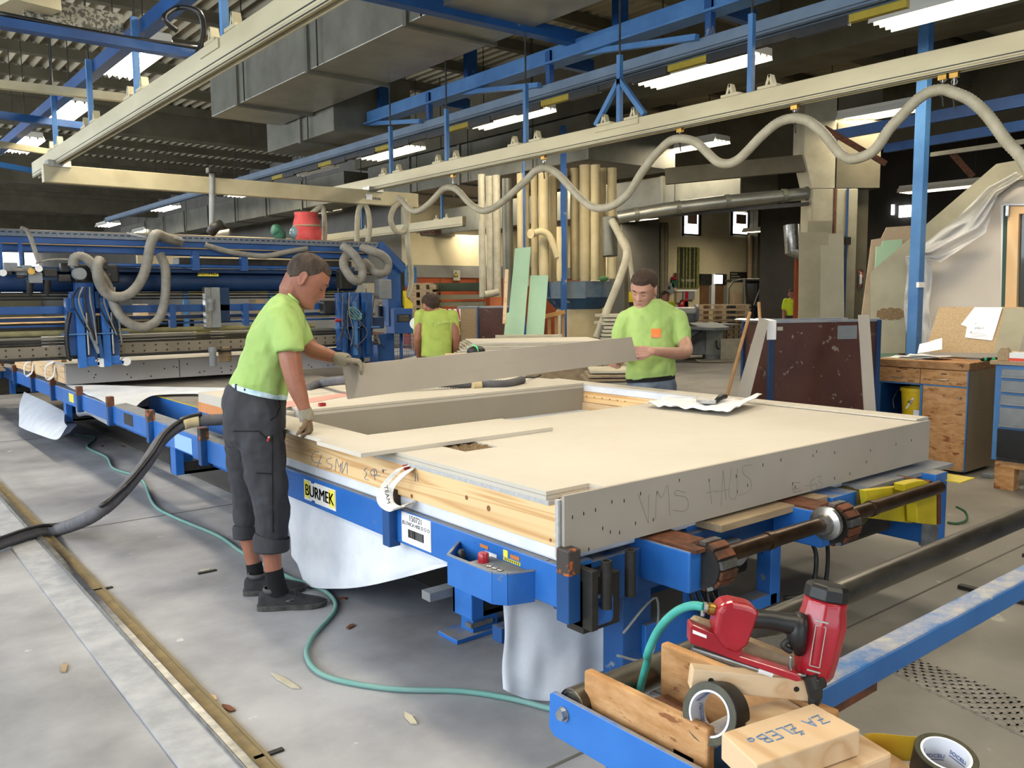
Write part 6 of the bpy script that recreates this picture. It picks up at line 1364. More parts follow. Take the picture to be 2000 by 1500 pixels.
link('seat', lb(Mv, .2, .45, .4, .8, 1.2, 1.55), M_chip, fk, bevel=.04)
# ================================================================ far cream wall furniture (wall_back, y = 17)
WY = 16.98
def wl(name, px0, py0, px1, py1, m, th=.03, par=None, d=0):
    a, b = Y(px0, py0, WY-d), Y(px1, py1, WY-d)
    return link(name, MB().bx(min(a.x, b.x), max(a.x, b.x), WY-d-th, WY-d, min(a.z, b.z), max(a.z, b.z)), m, par)
wbo = bpy.data.objects['wall_back']
po = wl('forest_poster', 1324, 482, 1364, 563, mat('poster_green', '#333a1a', '#8c8f45', rough=.7, sc=22, det=8, stretch=(1, 1, 1))); tag(po, 'tall forest photo poster on the far cream wall', 'poster')
for px, w in ((1328, 5), (1337, 2), (1343, 2), (1350, 4), (1358, 2)): wl('trunk_print', px, 483, px+w, 562, mat('trunk_dark', '#231f12', rough=.8), .005, po, .03)
a = Y(1344, 547, WY-.04); text('be natural', .16, frame((a.x, a.y, a.z), (1, 0, 0), (0, 0, 1)), M_dust, po)
for i, (x0, x1, hasw) in enumerate(((1366, 1388, 0), (1393, 1417, 1))):
    d_ = struct('door_%d' % (i+1), MB().bx(Y(x0+1, 600, WY).x, Y(x1-5, 600, WY).x, WY-.03, WY+.02, 0, Y(1370, 558, WY).z), mat('door_brown', '#5e4326', '#6b4d2d', rough=.7))
    wl('door_jamb', x1-5, 558, x1, 603, M_wallg, .04, d_); wl('transom', x0, 535, x1, 556, M_dark, .05, d_)
    if hasw: w_ = wl('transom_pane', 1394, 537, 1410, 554, M_sky, .02, d_, .05); wl('door_frame', 1388, 534, 1393, 603, M_white, .06, d_)
bd = wl('notice_board', 1426, 531, 1460, 550, M_dark, .04); tag(bd, 'dark notice board with white lines, right of the far doors', 'board')
for k in range(3): wl('text_line', 1428, 534+k*5, 1440+5*k, 536+k*5, M_dust, .004, bd, .04)
for i, (px, py, w, h, m, lbx) in enumerate(((1325, 586, 16, 13, M_red, 'red hydrant box with a white letter left of the forest poster'), (1301, 553, 12, 20, M_grey, 'grey switch box beside the far wall pipe'), (1310, 546, 11, 15, mat('sign_green', '#1f4a33', rough=.6), 'green emergency sign left of the forest poster'), (1311, 541, 6, 7, M_red, 'small red sign above the green emergency sign'), (1317, 533, 5, 13, M_orange, 'narrow framed red sign beside the forest poster'), (1332, 569, 22, 16, M_grey, 'grey and red pinboard under the forest poster'), (1319, 571, 10, 20, mat('framed_paper', '#9c8f78', rough=.7), 'framed notice left of the pinboard'), (1334, 589, 8, 11, MATS['framed_paper'], 'small framed notice below the pinboard'))):
    o = wl('wall_sign', px, py-h if 0 else py, px+w, py+h, m, .06); tag(o, lbx, 'sign'); o.name = 'hydrant_box' if i == 0 else 'switch_box' if i == 1 else 'wall_sign'
    if i == 0: q = Y(px+w*.45, py+h*.5, WY-.07); text('H', .14, frame(q, (1, 0, 0), (0, 0, 1)), M_white, o)
    if i == 5: wl('red_field', px+6, py+1, px+12, py+15, M_red, .004, o, .06)
    if i == 1: wl('dial', px+4, py+6, px+8, py+12, M_dark, .01, o, .06)
o = wl('roller_blind', 1318, 566, 1357, 569, M_white, .08); tag(o, 'white roller bar above the pinboard', 'roller')
for i, (x0, x1) in enumerate(((1333, 1367), (1428, 1463))):
    wn = struct('window_%d' % (i+21), MB().bx(Y(x0+1, 430, WY).x, Y(x1-3, 430, WY).x, WY-.02, WY, Y(x0, 457, WY).z, Y(x0, 413, WY).z), M_sky)
    wl('window_frame', x0-1, 411, x0+1, 461, M_dark, .05, wn); wl('window_frame', x1-4, 411, x1, 461, M_dark, .05, wn); wl('window_frame', x0, 456, x1, 461, M_dark, .05, wn); wl('window_frame', x0, 438, x1, 441, M_dark, .06, wn)
    wl('view_wall', x0+10, 418, x1-6, 438, mat('warm_outside', '#a98a78', rough=.9), .01, wn, .02)
for px, m, r, lbx in ((1293, M_conc2, .10, 'left of two vertical pipes on the far cream wall'), (1299, M_conc2, .12, 'right of two vertical pipes on the far cream wall'), (1465, M_chip, .10, 'brown vertical pipe right of the dark notice board')):
    q = Y(px, 500, WY-.2); one('wall_pipe', MB().cyl((q.x, q.y, 0), (q.x, q.y, 3.6 if px != 1465 else 3.4), r*.8, 12), m, lbx, 'pipe', smooth='a')
a, b = Y(1485, 500, WY-.3), Y(1500, 500, WY-.3)
one('wall_pillar', MB().bx(a.x-.3, a.x, WY-.4, WY, 0, 5), M_conc2, 'dark pillar on the far wall left of the forklift mast', 'pillar'); one('wall_pillar', MB().bx(a.x, b.x-.1, WY-.3, WY, 0, 5), M_wall, 'pale pillar on the far wall above the forklift', 'pillar')
struct('wall_recess', MB().bx(b.x, 26.7, WY-.25, WY-.02, 0, 5), M_wallg)
a, b = Y(1215, 430, WY-.3), Y(1287, 500, WY-.3)
struct('wall_recess', MB().bx(a.x, b.x, WY-.3, WY-.02, 0, 5), mat('dark_recess', '#4a4943', '#5c5a52', rough=.9, sc=.8))
wl2 = Y(940, 440, WY)
a, b = Y(824, 446, WY-.05), Y(889, 460, WY-.05)
sp_ = thing('wall_notice', 'long faded sign with red capitals high on the far wall left of the pipes', 'sign', a)
link('plate', MB().bx(a.x, b.x, WY-.05, WY, b.z-.02, Y(850, 436, WY-.05).z), mat('sign_grey', '#5b5547', rough=.8), sp_)
cx_, cz_ = (a.x+b.x)/2, Y(856, 452, WY-.06).z
text('PREPOVEDANO', .165, frame((cx_, WY-.055, cz_), (1, 0, 0), (0, 0, 1)), mat('dark_red_ink', '#5c2a24', rough=.8), sp_, bold=.006)
text('KADITI', .165, frame((cx_+.08, WY-.055, Y(856, 442, WY-.06).z), (1, 0, 0), (0, 0, 1)), MATS['dark_red_ink'], sp_, bold=.006)
def warn(px, py, w, h, lbx):
    t = wl('warning_sign', px, py, px+w, py+h, M_dust, .04); tag(t, lbx, 'sign')
    c = Y(px+w/2, py+h*.4, WY-.045); s = w*.011
    link('triangle', MB().prism([(c.x-s/2, c.y, c.z-s*.4), (c.x+s/2, c.y, c.z-s*.4), (c.x, c.y, c.z+s*.5)], (0, .004, 0)), M_ink, t)
    link('triangle_field', MB().prism([(c.x-s*.3, c.y-.004, c.z-s*.28), (c.x+s*.3, c.y-.004, c.z-s*.28), (c.x, c.y-.004, c.z+s*.3)], (0, .003, 0)), M_yel, t)
warn(884, 528, 13, 20, 'triangular warning sign on the orange wall'); 
wl('sign_strip', 1213, 570, 1222, 590, M_yel, .5).name = 'warning_sign'; tag(bpy.data.objects['warning_sign.001'], 'yellow warning sign left of the standing worker', 'sign')
# electric cabinets
one('grey_cabinet', lb(lm(1190, 600, 14, 0, 0), 0, .25, 0, .5, 0, 1.8), M_wallg, 'dark cabinet behind the flexible duct', 'cabinet'); one('grey_cabinet', lb(lm(1211, 600, 14.5, 0, 0), 0, .14, 0, .4, 0, 2.0), M_conc2, 'narrow cabinet behind the standing worker', 'cabinet')
# orange gate next to the column, shelf and boards at far right
one('orange_gate', lb(lm(1553, 600, 14.2, 0, 0), 0, .14, 0, .1, 0, 2.4), M_wallo, 'orange steel gate post left of the concrete column', 'gate'); one('orange_gate', lb(lm(1700, 560, 14, 0, 0), 0, .45, 0, .1, 0, 2.25), M_wallo, 'orange beam behind the leaning sheets', 'beam')
struct('wall_right_bay', MB().bx(20, 20.2, 3, 14, 0, 5), mat('dark_bay', '#2f2d28', '#3d3a33', rough=.9, sc=1))
for i, (px, py, w, h) in enumerate(((1757, 425, 22, 20), (1742, 420, 4, 16))):
    a, b = X(px, py, 19.95), X(px+w, py-h+8, 19.95)
    struct('window_%d' % (31+i), MB().bx(19.9, 19.98, min(a.y, b.y), max(a.y, b.y), min(a.z, b.z), max(a.z, b.z)+.15), M_sky)
for i, (p, q, w, h, m, lbx) in enumerate((((1625, 265), (2060, 185), .06, .12, M_blue2, 'upper dark blue beam crossing behind the blue post'), ((1730, 290), (2060, 235), .06, .10, M_blue2, 'lower dark blue beam crossing behind the blue post'), ((1820, 302), (2060, 268), .04, .05, M_galvd, 'thin grey tube beam at the upper right'), ((1300, 345), (1580, 318), .10, .22, M_conc2, 'grey light channel running to the concrete column'), ((1250, 425), (1580, 398), .05, .05, M_dark, 'dark pipe under the round duct'))):
    one('ceiling_beam', MB().bar(dp(*p, 10.5 if i < 3 else 12), dp(*q, 8.0 if i < 3 else 11.4), w, h), m, lbx, 'beam')
for i, (p, q) in enumerate((((1610, 250), (1730, 320)), ((1860, 300), (1900, 345)))):
    one('ceiling_brace', MB().bar(dp(*p, 10), dp(*q, 10), .04, .06), M_rust, ['rusty brace running down behind the hose right of the column', 'rusty brace at the upper right behind the blue beams'][i], 'brace')  # short braces left in mid-air, not joined to the ceiling
# storage seen through the gantry
random.seed(17)
sh = thing('storage_rack', 'storage rack with boxes seen through the blue gantry', 'rack', (6, 14.6, 0))
for z in (.5, 1.15, 1.55, 1.95): link('shelf', MB().bx(3.2, 9.2, 14.5, 15.3, z, z+.04), M_conc2, sh)
for x in (3.2, 4.7, 6.2, 7.7, 9.2): link('upright', MB().bx(x-.04, x+.04, 14.48, 14.56, 0, 2.1), M_lblue, sh)
for i in range(26):
    x = 3.3+i*.22; z = (1.19, 1.59, .54)[i % 3]; h = random.uniform(.12, .3)
    one('storage_box', MB().bx(x, x+random.uniform(.14, .2), 14.55, 14.9, z, z+h), (M_chip, M_wallo, M_dust, M_pineb, M_grey, M_laby)[i*5 % 6], ('brown', 'orange', 'pale', 'wooden', 'grey', 'yellow')[i*5 % 6]+' box on the '+('middle', 'top', 'lower')[i % 3]+' shelf behind the gantry, '+nth(i//3, 99, 'leftmost', '', 'from the left'), 'box', 'boxes on the storage rack behind the gantry')
one('timber_pile', MB().bx(-1, 5.3, 15.6, 16.0, 1.13, 1.23), M_pine, 'long yellow timber pile seen under the gantry at the left', 'timber')
one('pile_bearer', MB().bx(-1, 5.2, 15.65, 15.95, 0, 1.125), M_dark, 'dark bearer under the yellow timber pile', 'block')
cw = struct('partition_wall', MB().bx(5.2, 12, 19, 19.1, 1.6, 2.9), M_wall)
one('machine_table', MB().bx(5.3, 7.4, 10.6, 12.2, .60, .66), M_dusty, 'second table surface beyond the gantry', 'table')
link('leg', MB().bx(6.2, 6.4, 11, 11.2, 0, .6), M_blue2, bpy.data.objects['machine_table'])
for i in range(5): one('grey_bin', MB().bx(2.6+i*.32, 2.85+i*.32, 13.2, 13.45, .605, .86), M_grey, 'grey bin in the row under the perforated gantry rail, '+nth(i, 5, 'leftmost', 'rightmost', 'from the left'), 'bin', 'grey bins behind the table')
# ================================================================ people
M_skin = mat('skin', '#815240', '#90604a', rough=.55, sc=7, det=4, sub=.05, bump=.1, bsc=60)
M_skin2 = mat('skin_fair', '#a07866', '#ad8471', rough=.5, sc=7, det=4, sub=.05, bump=.05, bsc=90)
M_hair = mat('short_hair', '#2b2119', '#4a3d31', rough=.8, sc=30, stretch=(1, 1, .3), bump=.8, bsc=160)
M_hair2 = mat('brown_hair', '#2a1c13', '#3d2a1c', rough=.75, sc=30, bump=.8, bsc=130)
M_shirt = mat('lime_shirt', '#8eaa5e', '#9ab56a', rough=.85, sc=5, bump=.7, bsc=9, stretch=(1, 1, .55))
M_shirt2 = mat('lime_shirt_worn', '#8e9f48', '#9aab52', rough=.85, sc=5, bump=.25, bsc=14)
M_trou = mat('charcoal_trousers', '#2c2d31', '#36373b', rough=.9, sc=6, bump=.3, bsc=16, speck='#7d7a78', ssc=12, sth=.74)
M_jean = mat('grey_blue_jeans', '#49525e', '#6f7884', rough=.9, sc=9, det=6, bump=.3, bsc=22)
M_glove = mat('grey_glove', '#76705f', '#8d8673', rough=.9, sc=20, bump=.3, bsc=120)
M_gloveb = mat('brown_glove_palm', '#5f4e3a', '#75624a', rough=.8, sc=14, bump=.3, bsc=80)
M_sock = mat('black_sock', '#0d0d0f', rough=.95)
M_shoe = mat('black_suede', '#1b1b1d', '#2b2b2d', rough=.8, sc=18, bump=.2, bsc=90)
M_sole = mat('dusty_sole', '#2c2c2c', '#4a4946', rough=.9, sc=20)
tx_ = bpy.data.textures.new('folds', 'CLOUDS'); tx_.noise_scale = .15; tx_.noise_depth = 2; tx_.contrast = 1.3
def organic(name, mb, m, parent, vox=.005, it=6, fold=0, label=None):
    o = link(name, mb, m, parent, fix=False)
    bm = bmesh.new(); bm.from_mesh(o.data); bmesh.ops.recalc_face_normals(bm, faces=bm.faces); bm.to_mesh(o.data); bm.free()
    r = o.modifiers.new('remesh', 'REMESH'); r.mode = 'VOXEL'; r.voxel_size = vox; r.use_smooth_shade = True
    s = o.modifiers.new('smooth', 'SMOOTH'); s.factor = .5; s.iterations = it
    if fold:
        d = o.modifiers.new('folds', 'DISPLACE'); d.texture = tx_; d.strength = fold; d.mid_level = .5; d.texture_coords = 'GLOBAL'
    if label: o['label'] = label
    return o
def hdir(px): 
    r = ray(px, 600); return V((r.x, r.y, 0)).normalized()
def ring(l, r, t, hw, n=20, sh=0, up=0):
    L, R = dp(*l, t), dp(*r, t); c = (L+R)/2; D = hdir((l[0]+r[0])/2); A = (R-L)/2+D*((R-L).length/2*sh); B = D*hw+V((0, 0, up))
    return [c+A*math.cos(2*PI*k/n)*(1 if True else 0)+B*math.sin(2*PI*k/n) for k in range(n)]
def limb(mb, J, n=14):
    """J: (px, py, t, radius in metres)"""
    P = spline([dp(a, b, c) for a, b, c, d in J], 4); rr = []
    for i in range(len(P)):
        f = i/4; k = min(int(f), len(J)-2); g = f-k; rr.append(J[k][3]*(1-g)+J[k+1][3]*g)
    mb.tube(P, rr, n); mb.ell(P[0], (rr[0],)*3); mb.ell(P[-1], (rr[-1],)*3); return mb
HP = [(-.118, .022, .070, .035), (-.110, .036, .082, .010), (-.095, .048, .086, -.015), (-.075, .056, .086, -.040), (-.055, .062, .086, -.065), (-.03, .069, .087, -.086), (0, .074, .088, -.100), (.03, .076, .092, -.105), (.06, .073, .086, -.102), (.085, .063, .070, -.088), (.105, .044, .045, -.060), (.117, .020, .018, -.03)]
def prof(z):
    for i in range(len(HP)-1):
        if z <= HP[i+1][0]:
            g = (z-HP[i][0])/(HP[i+1][0]-HP[i][0]); g = max(0, g); return [HP[i][k]*(1-g)+HP[i+1][k]*g for k in (1, 2, 3)]
    return list(HP[-1][1:])
def ga(x, s): return math.exp(-(x/s)**2)
def hpt(phi, z, off=0):
    w, f, b = prof(z); c, s = math.cos(phi), math.sin(phi); e = .88
    x = (f+b)/2+(f-b)/2*math.copysign(abs(c)**e, c); y = w*math.copysign(abs(s)**e, s)
    if c > 0 and not off:
        d = 0
        nz = max(0, min(1, (.010-z)/.045)) if z > -.036 else max(0, 1-(-.036-z)/.010)
        d += .027*nz*ga(y, .010+.006*nz)+.004*ga(y, .010)*ga(z-.012, .02)
        d += .005*ga(z-.024, .009)*ga(abs(y)-.028, .022)
        d -= .011*ga(z-.002, .012)*ga(abs(y)-.031, .015)
        d += .0085*ga(z-.001, .008)*ga(abs(y)-.031, .012)
        d += .005*ga(z+.03, .016)*ga(abs(y)-.047, .014)
        d += .005*ga(z+.058, .005)*ga(y, .020)+.0055*ga(z+.069, .005)*ga(y, .017)-.004*ga(z+.0635, .0025)*ga(y, .022)
        d -= .004*ga(z+.080, .006)*ga(y, .02)-.006*ga(z+.100, .012)*ga(y, .018)
        d -= .003*ga(abs(y)-.032-(.02*max(0, -.05-z)), .006)*ga(z+.058, .02)
        x += d
    k = 1+off/.09
    return V((x*k, y*k, z*k if z > 0 else z))
def head_mesh(mb, M, nphi=84, nz=70):
    R = []
    for j in range(nz+1):
        z = -.118+.235*j/nz; R.append([M @ hpt(2*PI*k/nphi, z) for k in range(nphi)])
    mb.loft(R)
    for s in (-1, 1):
        E = M @ Matrix.Translation((-.012, s*.077, -.004)) @ Matrix.Rotation(s*.35, 4, 'Z') @ Matrix.Rotation(-.15, 4, 'Y')
        v = [E @ V((.017*math.cos(a)*(1 if math.sin(a) > 0 else .7), s*.004, .031*math.sin(a))) for a in [i*2*PI/16 for i in range(17)]]
        mb.tube(v, .0055, 8); 
        mb.hexa([E @ V(q) for q in ((-.013, -.003, -.026), (.012, -.003, -.026), (.012, .003, -.026), (-.013, .003, -.026), (-.015, -.003, .026), (.015, -.003, .026), (.015, .003, .026), (-.015, .003, .026))])
    return mb
def hair(M, front, side, back, m, parent, th=.008, name='hair', crown=0):
    """cap of short hair over the skull: the hairline heights at front, side, nape"""
    def line(a):
        c = math.cos(a)
        if c > .55: return front+.012*(1-c)
        if c > 0: t = (.55-c)/.55; return front*(1-t)+side*t
        t = -c; return side*(1-t)+back*t
    mb = MB(); n = 64; m_ = 26; R = []
    for j in range(m_+1):
        row = []
        for k in range(n):
            a = 2*PI*k/n; z0 = line(a); z = z0+(.1165-z0)*j/m_; o = th*min(1, .35+j/m_*2.2)+.002*noise.noise(V((a*9, z*90, 0)))
            row.append(M @ hpt(a, z, max(.0005, o)))
        R.append(row)
    top = [M @ (V((0, 0, .0))+hpt(2*PI*k/n, .1165, th)*.35+V((0, 0, .1165*.65+.006))) for k in range(n)]
    R.append(top)
    mb.loft(R, cap=False); v = R  # closes with a fan
    o = link(name, mb, m, parent, smooth=True, fix=False); o.modifiers.new('s', 'SOLIDIFY').thickness = .003
    bm = bmesh.new(); bm.from_mesh(o.data); bmesh.ops.holes_fill(bm, edges=[e for e in bm.edges if e.is_boundary and all((q.co-top[0]).length < .2 and min((q.co-t_).length for t_ in top) < 1e-4 for q in e.verts)]); bmesh.ops.recalc_face_normals(bm, faces=bm.faces); bm.to_mesh(o.data); bm.free()
    return o
def face_bits(M, parent, mh, down=True):
    for s in (-1, 1):
        P = [M @ (hpt(s*(a_), -.004-.0035*math.sin((a_-.20)/.34*PI))+V((.0008, 0, 0))) for a_ in (.20, .27, .34, .41, .48, .54)]
        link('eye', MB().tube(P, [.0008, .0018, .0021, .0020, .0015, .0008], 6), mat('eye_dark', '#2a1d16', rough=.3), parent, smooth=True)
        P = [M @ (hpt(s*a, .0245+.004*math.sin((a-.2)*3.2))+V((.0035, 0, 0))) for a in (.18, .26, .36, .46, .54)]
        link('eyebrow', MB().tube(P, [.0018, .0032, .0032, .0026, .001], 6), mh, parent, smooth=True)
    P = [M @ (hpt(a, -.0635)+V((.0022, 0, 0))) for a in (-.26, -.12, 0, .12, .26)]
    link('lips', MB().tube(P, [.001, .0022, .0026, .0022, .001], 6), mat('lip', '#6e382e', rough=.5), parent, smooth=True)
def hand(mb, w, d, nrm_, th=1, curl=(25, 25, 15), sc=1.0, spread=.05, thumb=(40, 20), L=(.070, .078, .073, .058)):
    """w wrist, d palm direction, nrm_ the way the palm faces, th=+-1 the side of the thumb"""
    d = V(d).normalized(); n_ = V(nrm_); n_ = (n_-d*n_.dot(d)).normalized(); s_ = d.cross(n_)*th; w = V(w)
    for i in range(4):
        off = (1.5-i)*.0195*sc
        b = w+d*(.088-.004*abs(i-1))*sc+s_*off; mb.tube([w+s_*off*.55+d*.004, w+d*.045*sc+s_*off*.9, b], [.0155*sc, .0145*sc, .0118*sc], 10)
        a = 0; p = b; P = [b-d*.004]; dd = (d+s_*spread*(1.5-i)).normalized()
        for j in range(3):
            a += math.radians(curl[j]); q = dd*math.cos(a)+n_*math.sin(a); p = p+q*L[i]*sc*(.45, .30, .25)[j]; P.append(p)
        mb.tube(P, [.0105*sc, .0098*sc, .0090*sc, .0072*sc], 10)
        for q in P[1:]: mb.ell(q, ((.0094 if q is not P[-1] else .0074)*sc,)*3, nu=8, nv=6)
    b = w+d*.022*sc+s_*.026*sc; a1, a2 = math.radians(thumb[0]), math.radians(thumb[1])
    q1 = (d*math.cos(a1)+s_*math.sin(a1)+n_*.25).normalized(); q2 = (d*math.cos(a1-a2)+s_*math.sin(a1-a2)+n_*.55).normalized()
    p1 = b+q1*.038*sc; p2 = p1+q2*.032*sc; p3 = p2+q2*.024*sc
    mb.tube([w+d*.008, b, p1, p2, p3], [.014*sc, .0145*sc, .0125*sc, .0105*sc, .008*sc], 10); mb.ell(p3, (.0082*sc,)*3, nu=8, nv=6)
    return mb
def shoe(name, heel, d, L, par, wd=.048):
    d = V(d).normalized(); s_ = V((d.y, -d.x, 0)); h = V(heel)
    st = [(-.015, .35, .05), (0, .74, .085), (.08, .95, .095), (.25, 1.0, .098), (.38, .92, .092), (.5, .95, .080), (.65, 1.08, .062), (.8, 1.06, .050), (.93, .85, .042), (.985, .55, .032), (1.01, .25, .024)]
    R = []
    for f, w, z in st:
        c = h+d*L*f; r = wd*w; R.append([c+s_*r*math.cos(a)*(1 if math.sin(a) < .3 else .82)+V((0, 0, .022+(z-.022)*max(0, math.sin(a))**.7 if math.sin(a) > 0 else .022)) for a in [2*PI*k/20 for k in range(20)]])
    u = link(name, MB().loft(R), M_shoe, par, smooth=True); u.modifiers.new('s', 'SUBSURF').levels = 1
    R = []
    for f, w, z in st:
        c = h+d*(L*1.03*f-.005); r = wd*w*1.06; R.append([c+s_*r+V((0, 0, .001+.008*(f > .9))), c+s_*r+V((0, 0, .026)), c-s_*r+V((0, 0, .026)), c-s_*r+V((0, 0, .001+.008*(f > .9)))])
    link('sole', MB().loft(R), M_sole, u, bevel=.003)
    c = h+d*L*.2
    link('collar', MB().lathe([(.040, 0), (.046, .01), (.042, .022), (.036, .02)], c+V((0, 0, .085)), 18, cap=False), mat('grey_trim', '#4b4b4b', rough=.9), u, smooth=True)
    for k in range(5):
        a = h+d*L*(.40+.06*k)+V((0, 0, .088-.0075*k)); link('lace', MB().tube([a+s_*.022, a+V((0, 0, .008)), a-s_*.022], .0032, 6), M_black, u)
    q = h+d*L*.45+V((0, 0, .045)); n2 = -s_ if (-s_).dot(CAMP-h) > 0 else s_
    link('logo_mark', MB().prism([q+n2*wd*.93+d*.03+V((0, 0, .012)), q+n2*wd*.93-d*.012+V((0, 0, .004)), q+n2*wd*.93+d*.03+V((0, 0, -.008)), q+n2*wd*.93-d*.002+V((0, 0, .003))], n2*.004), M_galv, u)
    return u
_dg = [None]
def hit(objs, px, py, off=.003):
    if _dg[0] is None:
        bpy.context.view_layer.update(); _dg[0] = bpy.context.evaluated_depsgraph_get()
    best = None
    for o in objs:
        e = o.evaluated_get(_dg[0]); Mi = e.matrix_world.inverted(); r = ray(px, py)
        ok, p, n_, i = e.ray_cast(Mi @ CAMP, (Mi.to_3x3() @ r).normalized())
        if ok:
            p = e.matrix_world @ p
            if best is None or (p-CAMP).length < (best-CAMP).length: best = p
    return None if best is None else best-ray(px, py).normalized()*off
def headM(px, py, t, fwd, upv, sc=1.0):
    f = V(fwd).normalized(); u = V(upv); u = (u-f*u.dot(f)).normalized(); l = u.cross(f)
    return Matrix.Translation(dp(px, py, t)) @ (Matrix((f, l, u)).transposed()*sc).to_4x4()
# ---------------------------------------------------------------- worker leaning over the panel
w1 = thing('person', 'worker in lime t-shirt and rolled charcoal trousers leaning on the panel, holding the board end', 'person', (1.65, 3.95, 0))
D1 = hdir(600); S1 = V((D1.y, -D1.x, 0)); U_ = V((0, 0, 1))
f1 = S1*math.cos(math.radians(31))-U_*math.sin(math.radians(31))-D1*.10
MH = headM(600, 548, 4.14, f1, U_*1+S1*.55, 1.04)
mb = MB(); head_mesh(mb, MH)
nk = MH @ V((-.035, 0, -.05))
P = [MH @ V((-.045, 0, -.01)), MH @ V((-.04, 0, -.07)), dp(570, 598, 4.16), dp(556, 630, 4.16)]
mb.tube(P, [.060, .062, .064, .08], 18)
mb.tube([dp(556, 630, 4.16), dp(520, 700, 4.16), dp(505, 760, 4.16)], [.09, .10, .09], 14)
limb(mb, [(553, 632, 4.02, .050), (563, 665, 3.98, .050), (567, 700, 3.96, .052), (574, 735, 3.95, .046), (582, 762, 3.95, .042), (591, 788, 3.96, .031), (596, 803, 3.97, .027), (600, 820, 3.98, .026)])
limb(mb, [(560, 640, 4.28, .05), (592, 668, 4.36, .048), (612, 684, 4.36, .045), (635, 692, 4.35, .038), (655, 699, 4.34, .030), (668, 703, 4.33, .027), (678, 704, 4.33, .022)])
limb(mb, [(518, 900, 4.10, .05), (525, 1040, 4.11, .055), (531, 1085, 4.11, .046), (535, 1125, 4.12, .040), (540, 1150, 4.12, .036)])
limb(mb, [(485, 900, 4.36, .05), (483, 1030, 4.38, .048), (487, 1060, 4.38, .042), (494, 1095, 4.38, .036), (498, 1125, 4.38, .036)])
mb.tube([dp(505, 760, 4.16), dp(512, 860, 4.13), dp(520, 930, 4.10)], [.09, .08, .05], 12); mb.tube([dp(505, 760, 4.16), dp(495, 860, 4.28), dp(485, 930, 4.36)], [.09, .08, .05], 12)
body1 = organic('body', mb, M_skin, w1, .0042, 3)
hair(MH, .066, .012, -.040, M_hair, w1, th=.007); face_bits(MH, w1, M_hair)
mb = MB()
RS = [((449, 750), (561, 776), .165), ((453, 736), (561, 760), .18), ((463, 714), (562, 744), .18), ((473, 688), (572, 724), .185), ((484, 656), (584, 698), .195), ((498, 625), (593, 670), .20), ((514, 598), (597, 642), .205), ((532, 580), (597, 620), .185), ((548, 571), (593, 605), .13), ((559, 570), (586, 594), .082)]
mb.loft([ring(l, r, 4.15, hw, sh=.25) for l, r, hw in RS])
limb(mb, [(550, 622, 4.02, .080), (558, 645, 3.99, .078), (562, 664, 3.975, .073)])
mb.tube([dp(560, 655, 3.98), dp(564, 678, 3.965), dp(565.5, 689, 3.96)], [.074, .071, .069], 24)
limb(mb, [(562, 622, 4.28, .075), (580, 645, 4.34, .066), (593, 663, 4.36, .058)])
link('collar', MB().tube([p_ for p_ in ring((559, 570), (586, 594), 4.15, .080, sh=.25)]+[ring((559, 570), (586, 594), 4.15, .080, sh=.25)[0]], .007, 8), M_shirt, w1, smooth=True)
shirt1 = organic('t_shirt', mb, M_shirt, w1, .0065, 8, fold=.030)
mb = MB()
mb.loft([ring((452, 746), (558, 774), 4.15, .160, sh=.25), ring((440, 760), (560, 786), 4.15, .175, sh=.25), ring((431, 790), (562, 812), 4.14, .18, sh=.25), ring((430, 822), (562, 838), 4.14, .178, sh=.25), ring((434, 850), (560, 862), 4.14, .165, sh=.25), ring((440, 872), (552, 880), 4.14, .12, sh=.25)])
limb(mb, [(508, 815, 4.06, .115), (512, 870, 4.07, .112), (519, 915, 4.08, .098), (525, 960, 4.09, .092), (531, 1000, 4.10, .089), (531, 1025, 4.10, .083), (530, 1038, 4.10, .081)])
limb(mb, [(485, 815, 4.27, .115), (482, 870, 4.33, .108), (480, 915, 4.37, .088), (481, 960, 4.38, .074), (480, 995, 4.385, .063), (479, 1015, 4.38, .059)])
tro1 = organic('trousers', mb, M_trou, w1, .0065, 7, fold=.03)
link('cuff', MB().tube([dp(531, 1046, 4.10), dp(530, 1050, 4.10), dp(530, 1074, 4.10), dp(530, 1077, 4.10)], [.080, .087, .086, .078], 24), M_trou, tro1, smooth='a')
link('cuff', MB().tube([dp(478, 1026, 4.38), dp(478, 1030, 4.38), dp(479, 1050, 4.38), dp(479, 1052, 4.38)], [.058, .062, .061, .055], 20), M_trou, tro1, smooth='a')
link('belt', MB().loft([ring((450, 744), (562, 771), 4.15, .17, sh=.25), ring((449, 753), (562, 781), 4.15, .172, sh=.25)]), mat('pale_blue_belt', '#8fb3c4', '#c3d4d8', rough=.8, sc=30), tro1, smooth='a')
link('sock', MB().tube([dp(534, 1113, 4.12), dp(538, 1135, 4.12), dp(545, 1158, 4.13)], [.0455, .046, .047], 18), M_sock, w1, smooth='a')
link('sock', MB().tube([dp(496, 1100, 4.38), dp(499, 1118, 4.38), dp(502, 1135, 4.38)], [.041, .042, .043], 18), M_sock, w1, smooth='a')
hl_ = Z(507, 1189, 0); td = (Z(634, 1182, 0)-hl_); shoe('shoe', hl_, td, .315, w1, .050)
hl2 = Z(479, 1160, 0); shoe('shoe', hl2, td+V((.0, .02, 0)), .30, w1, .048)
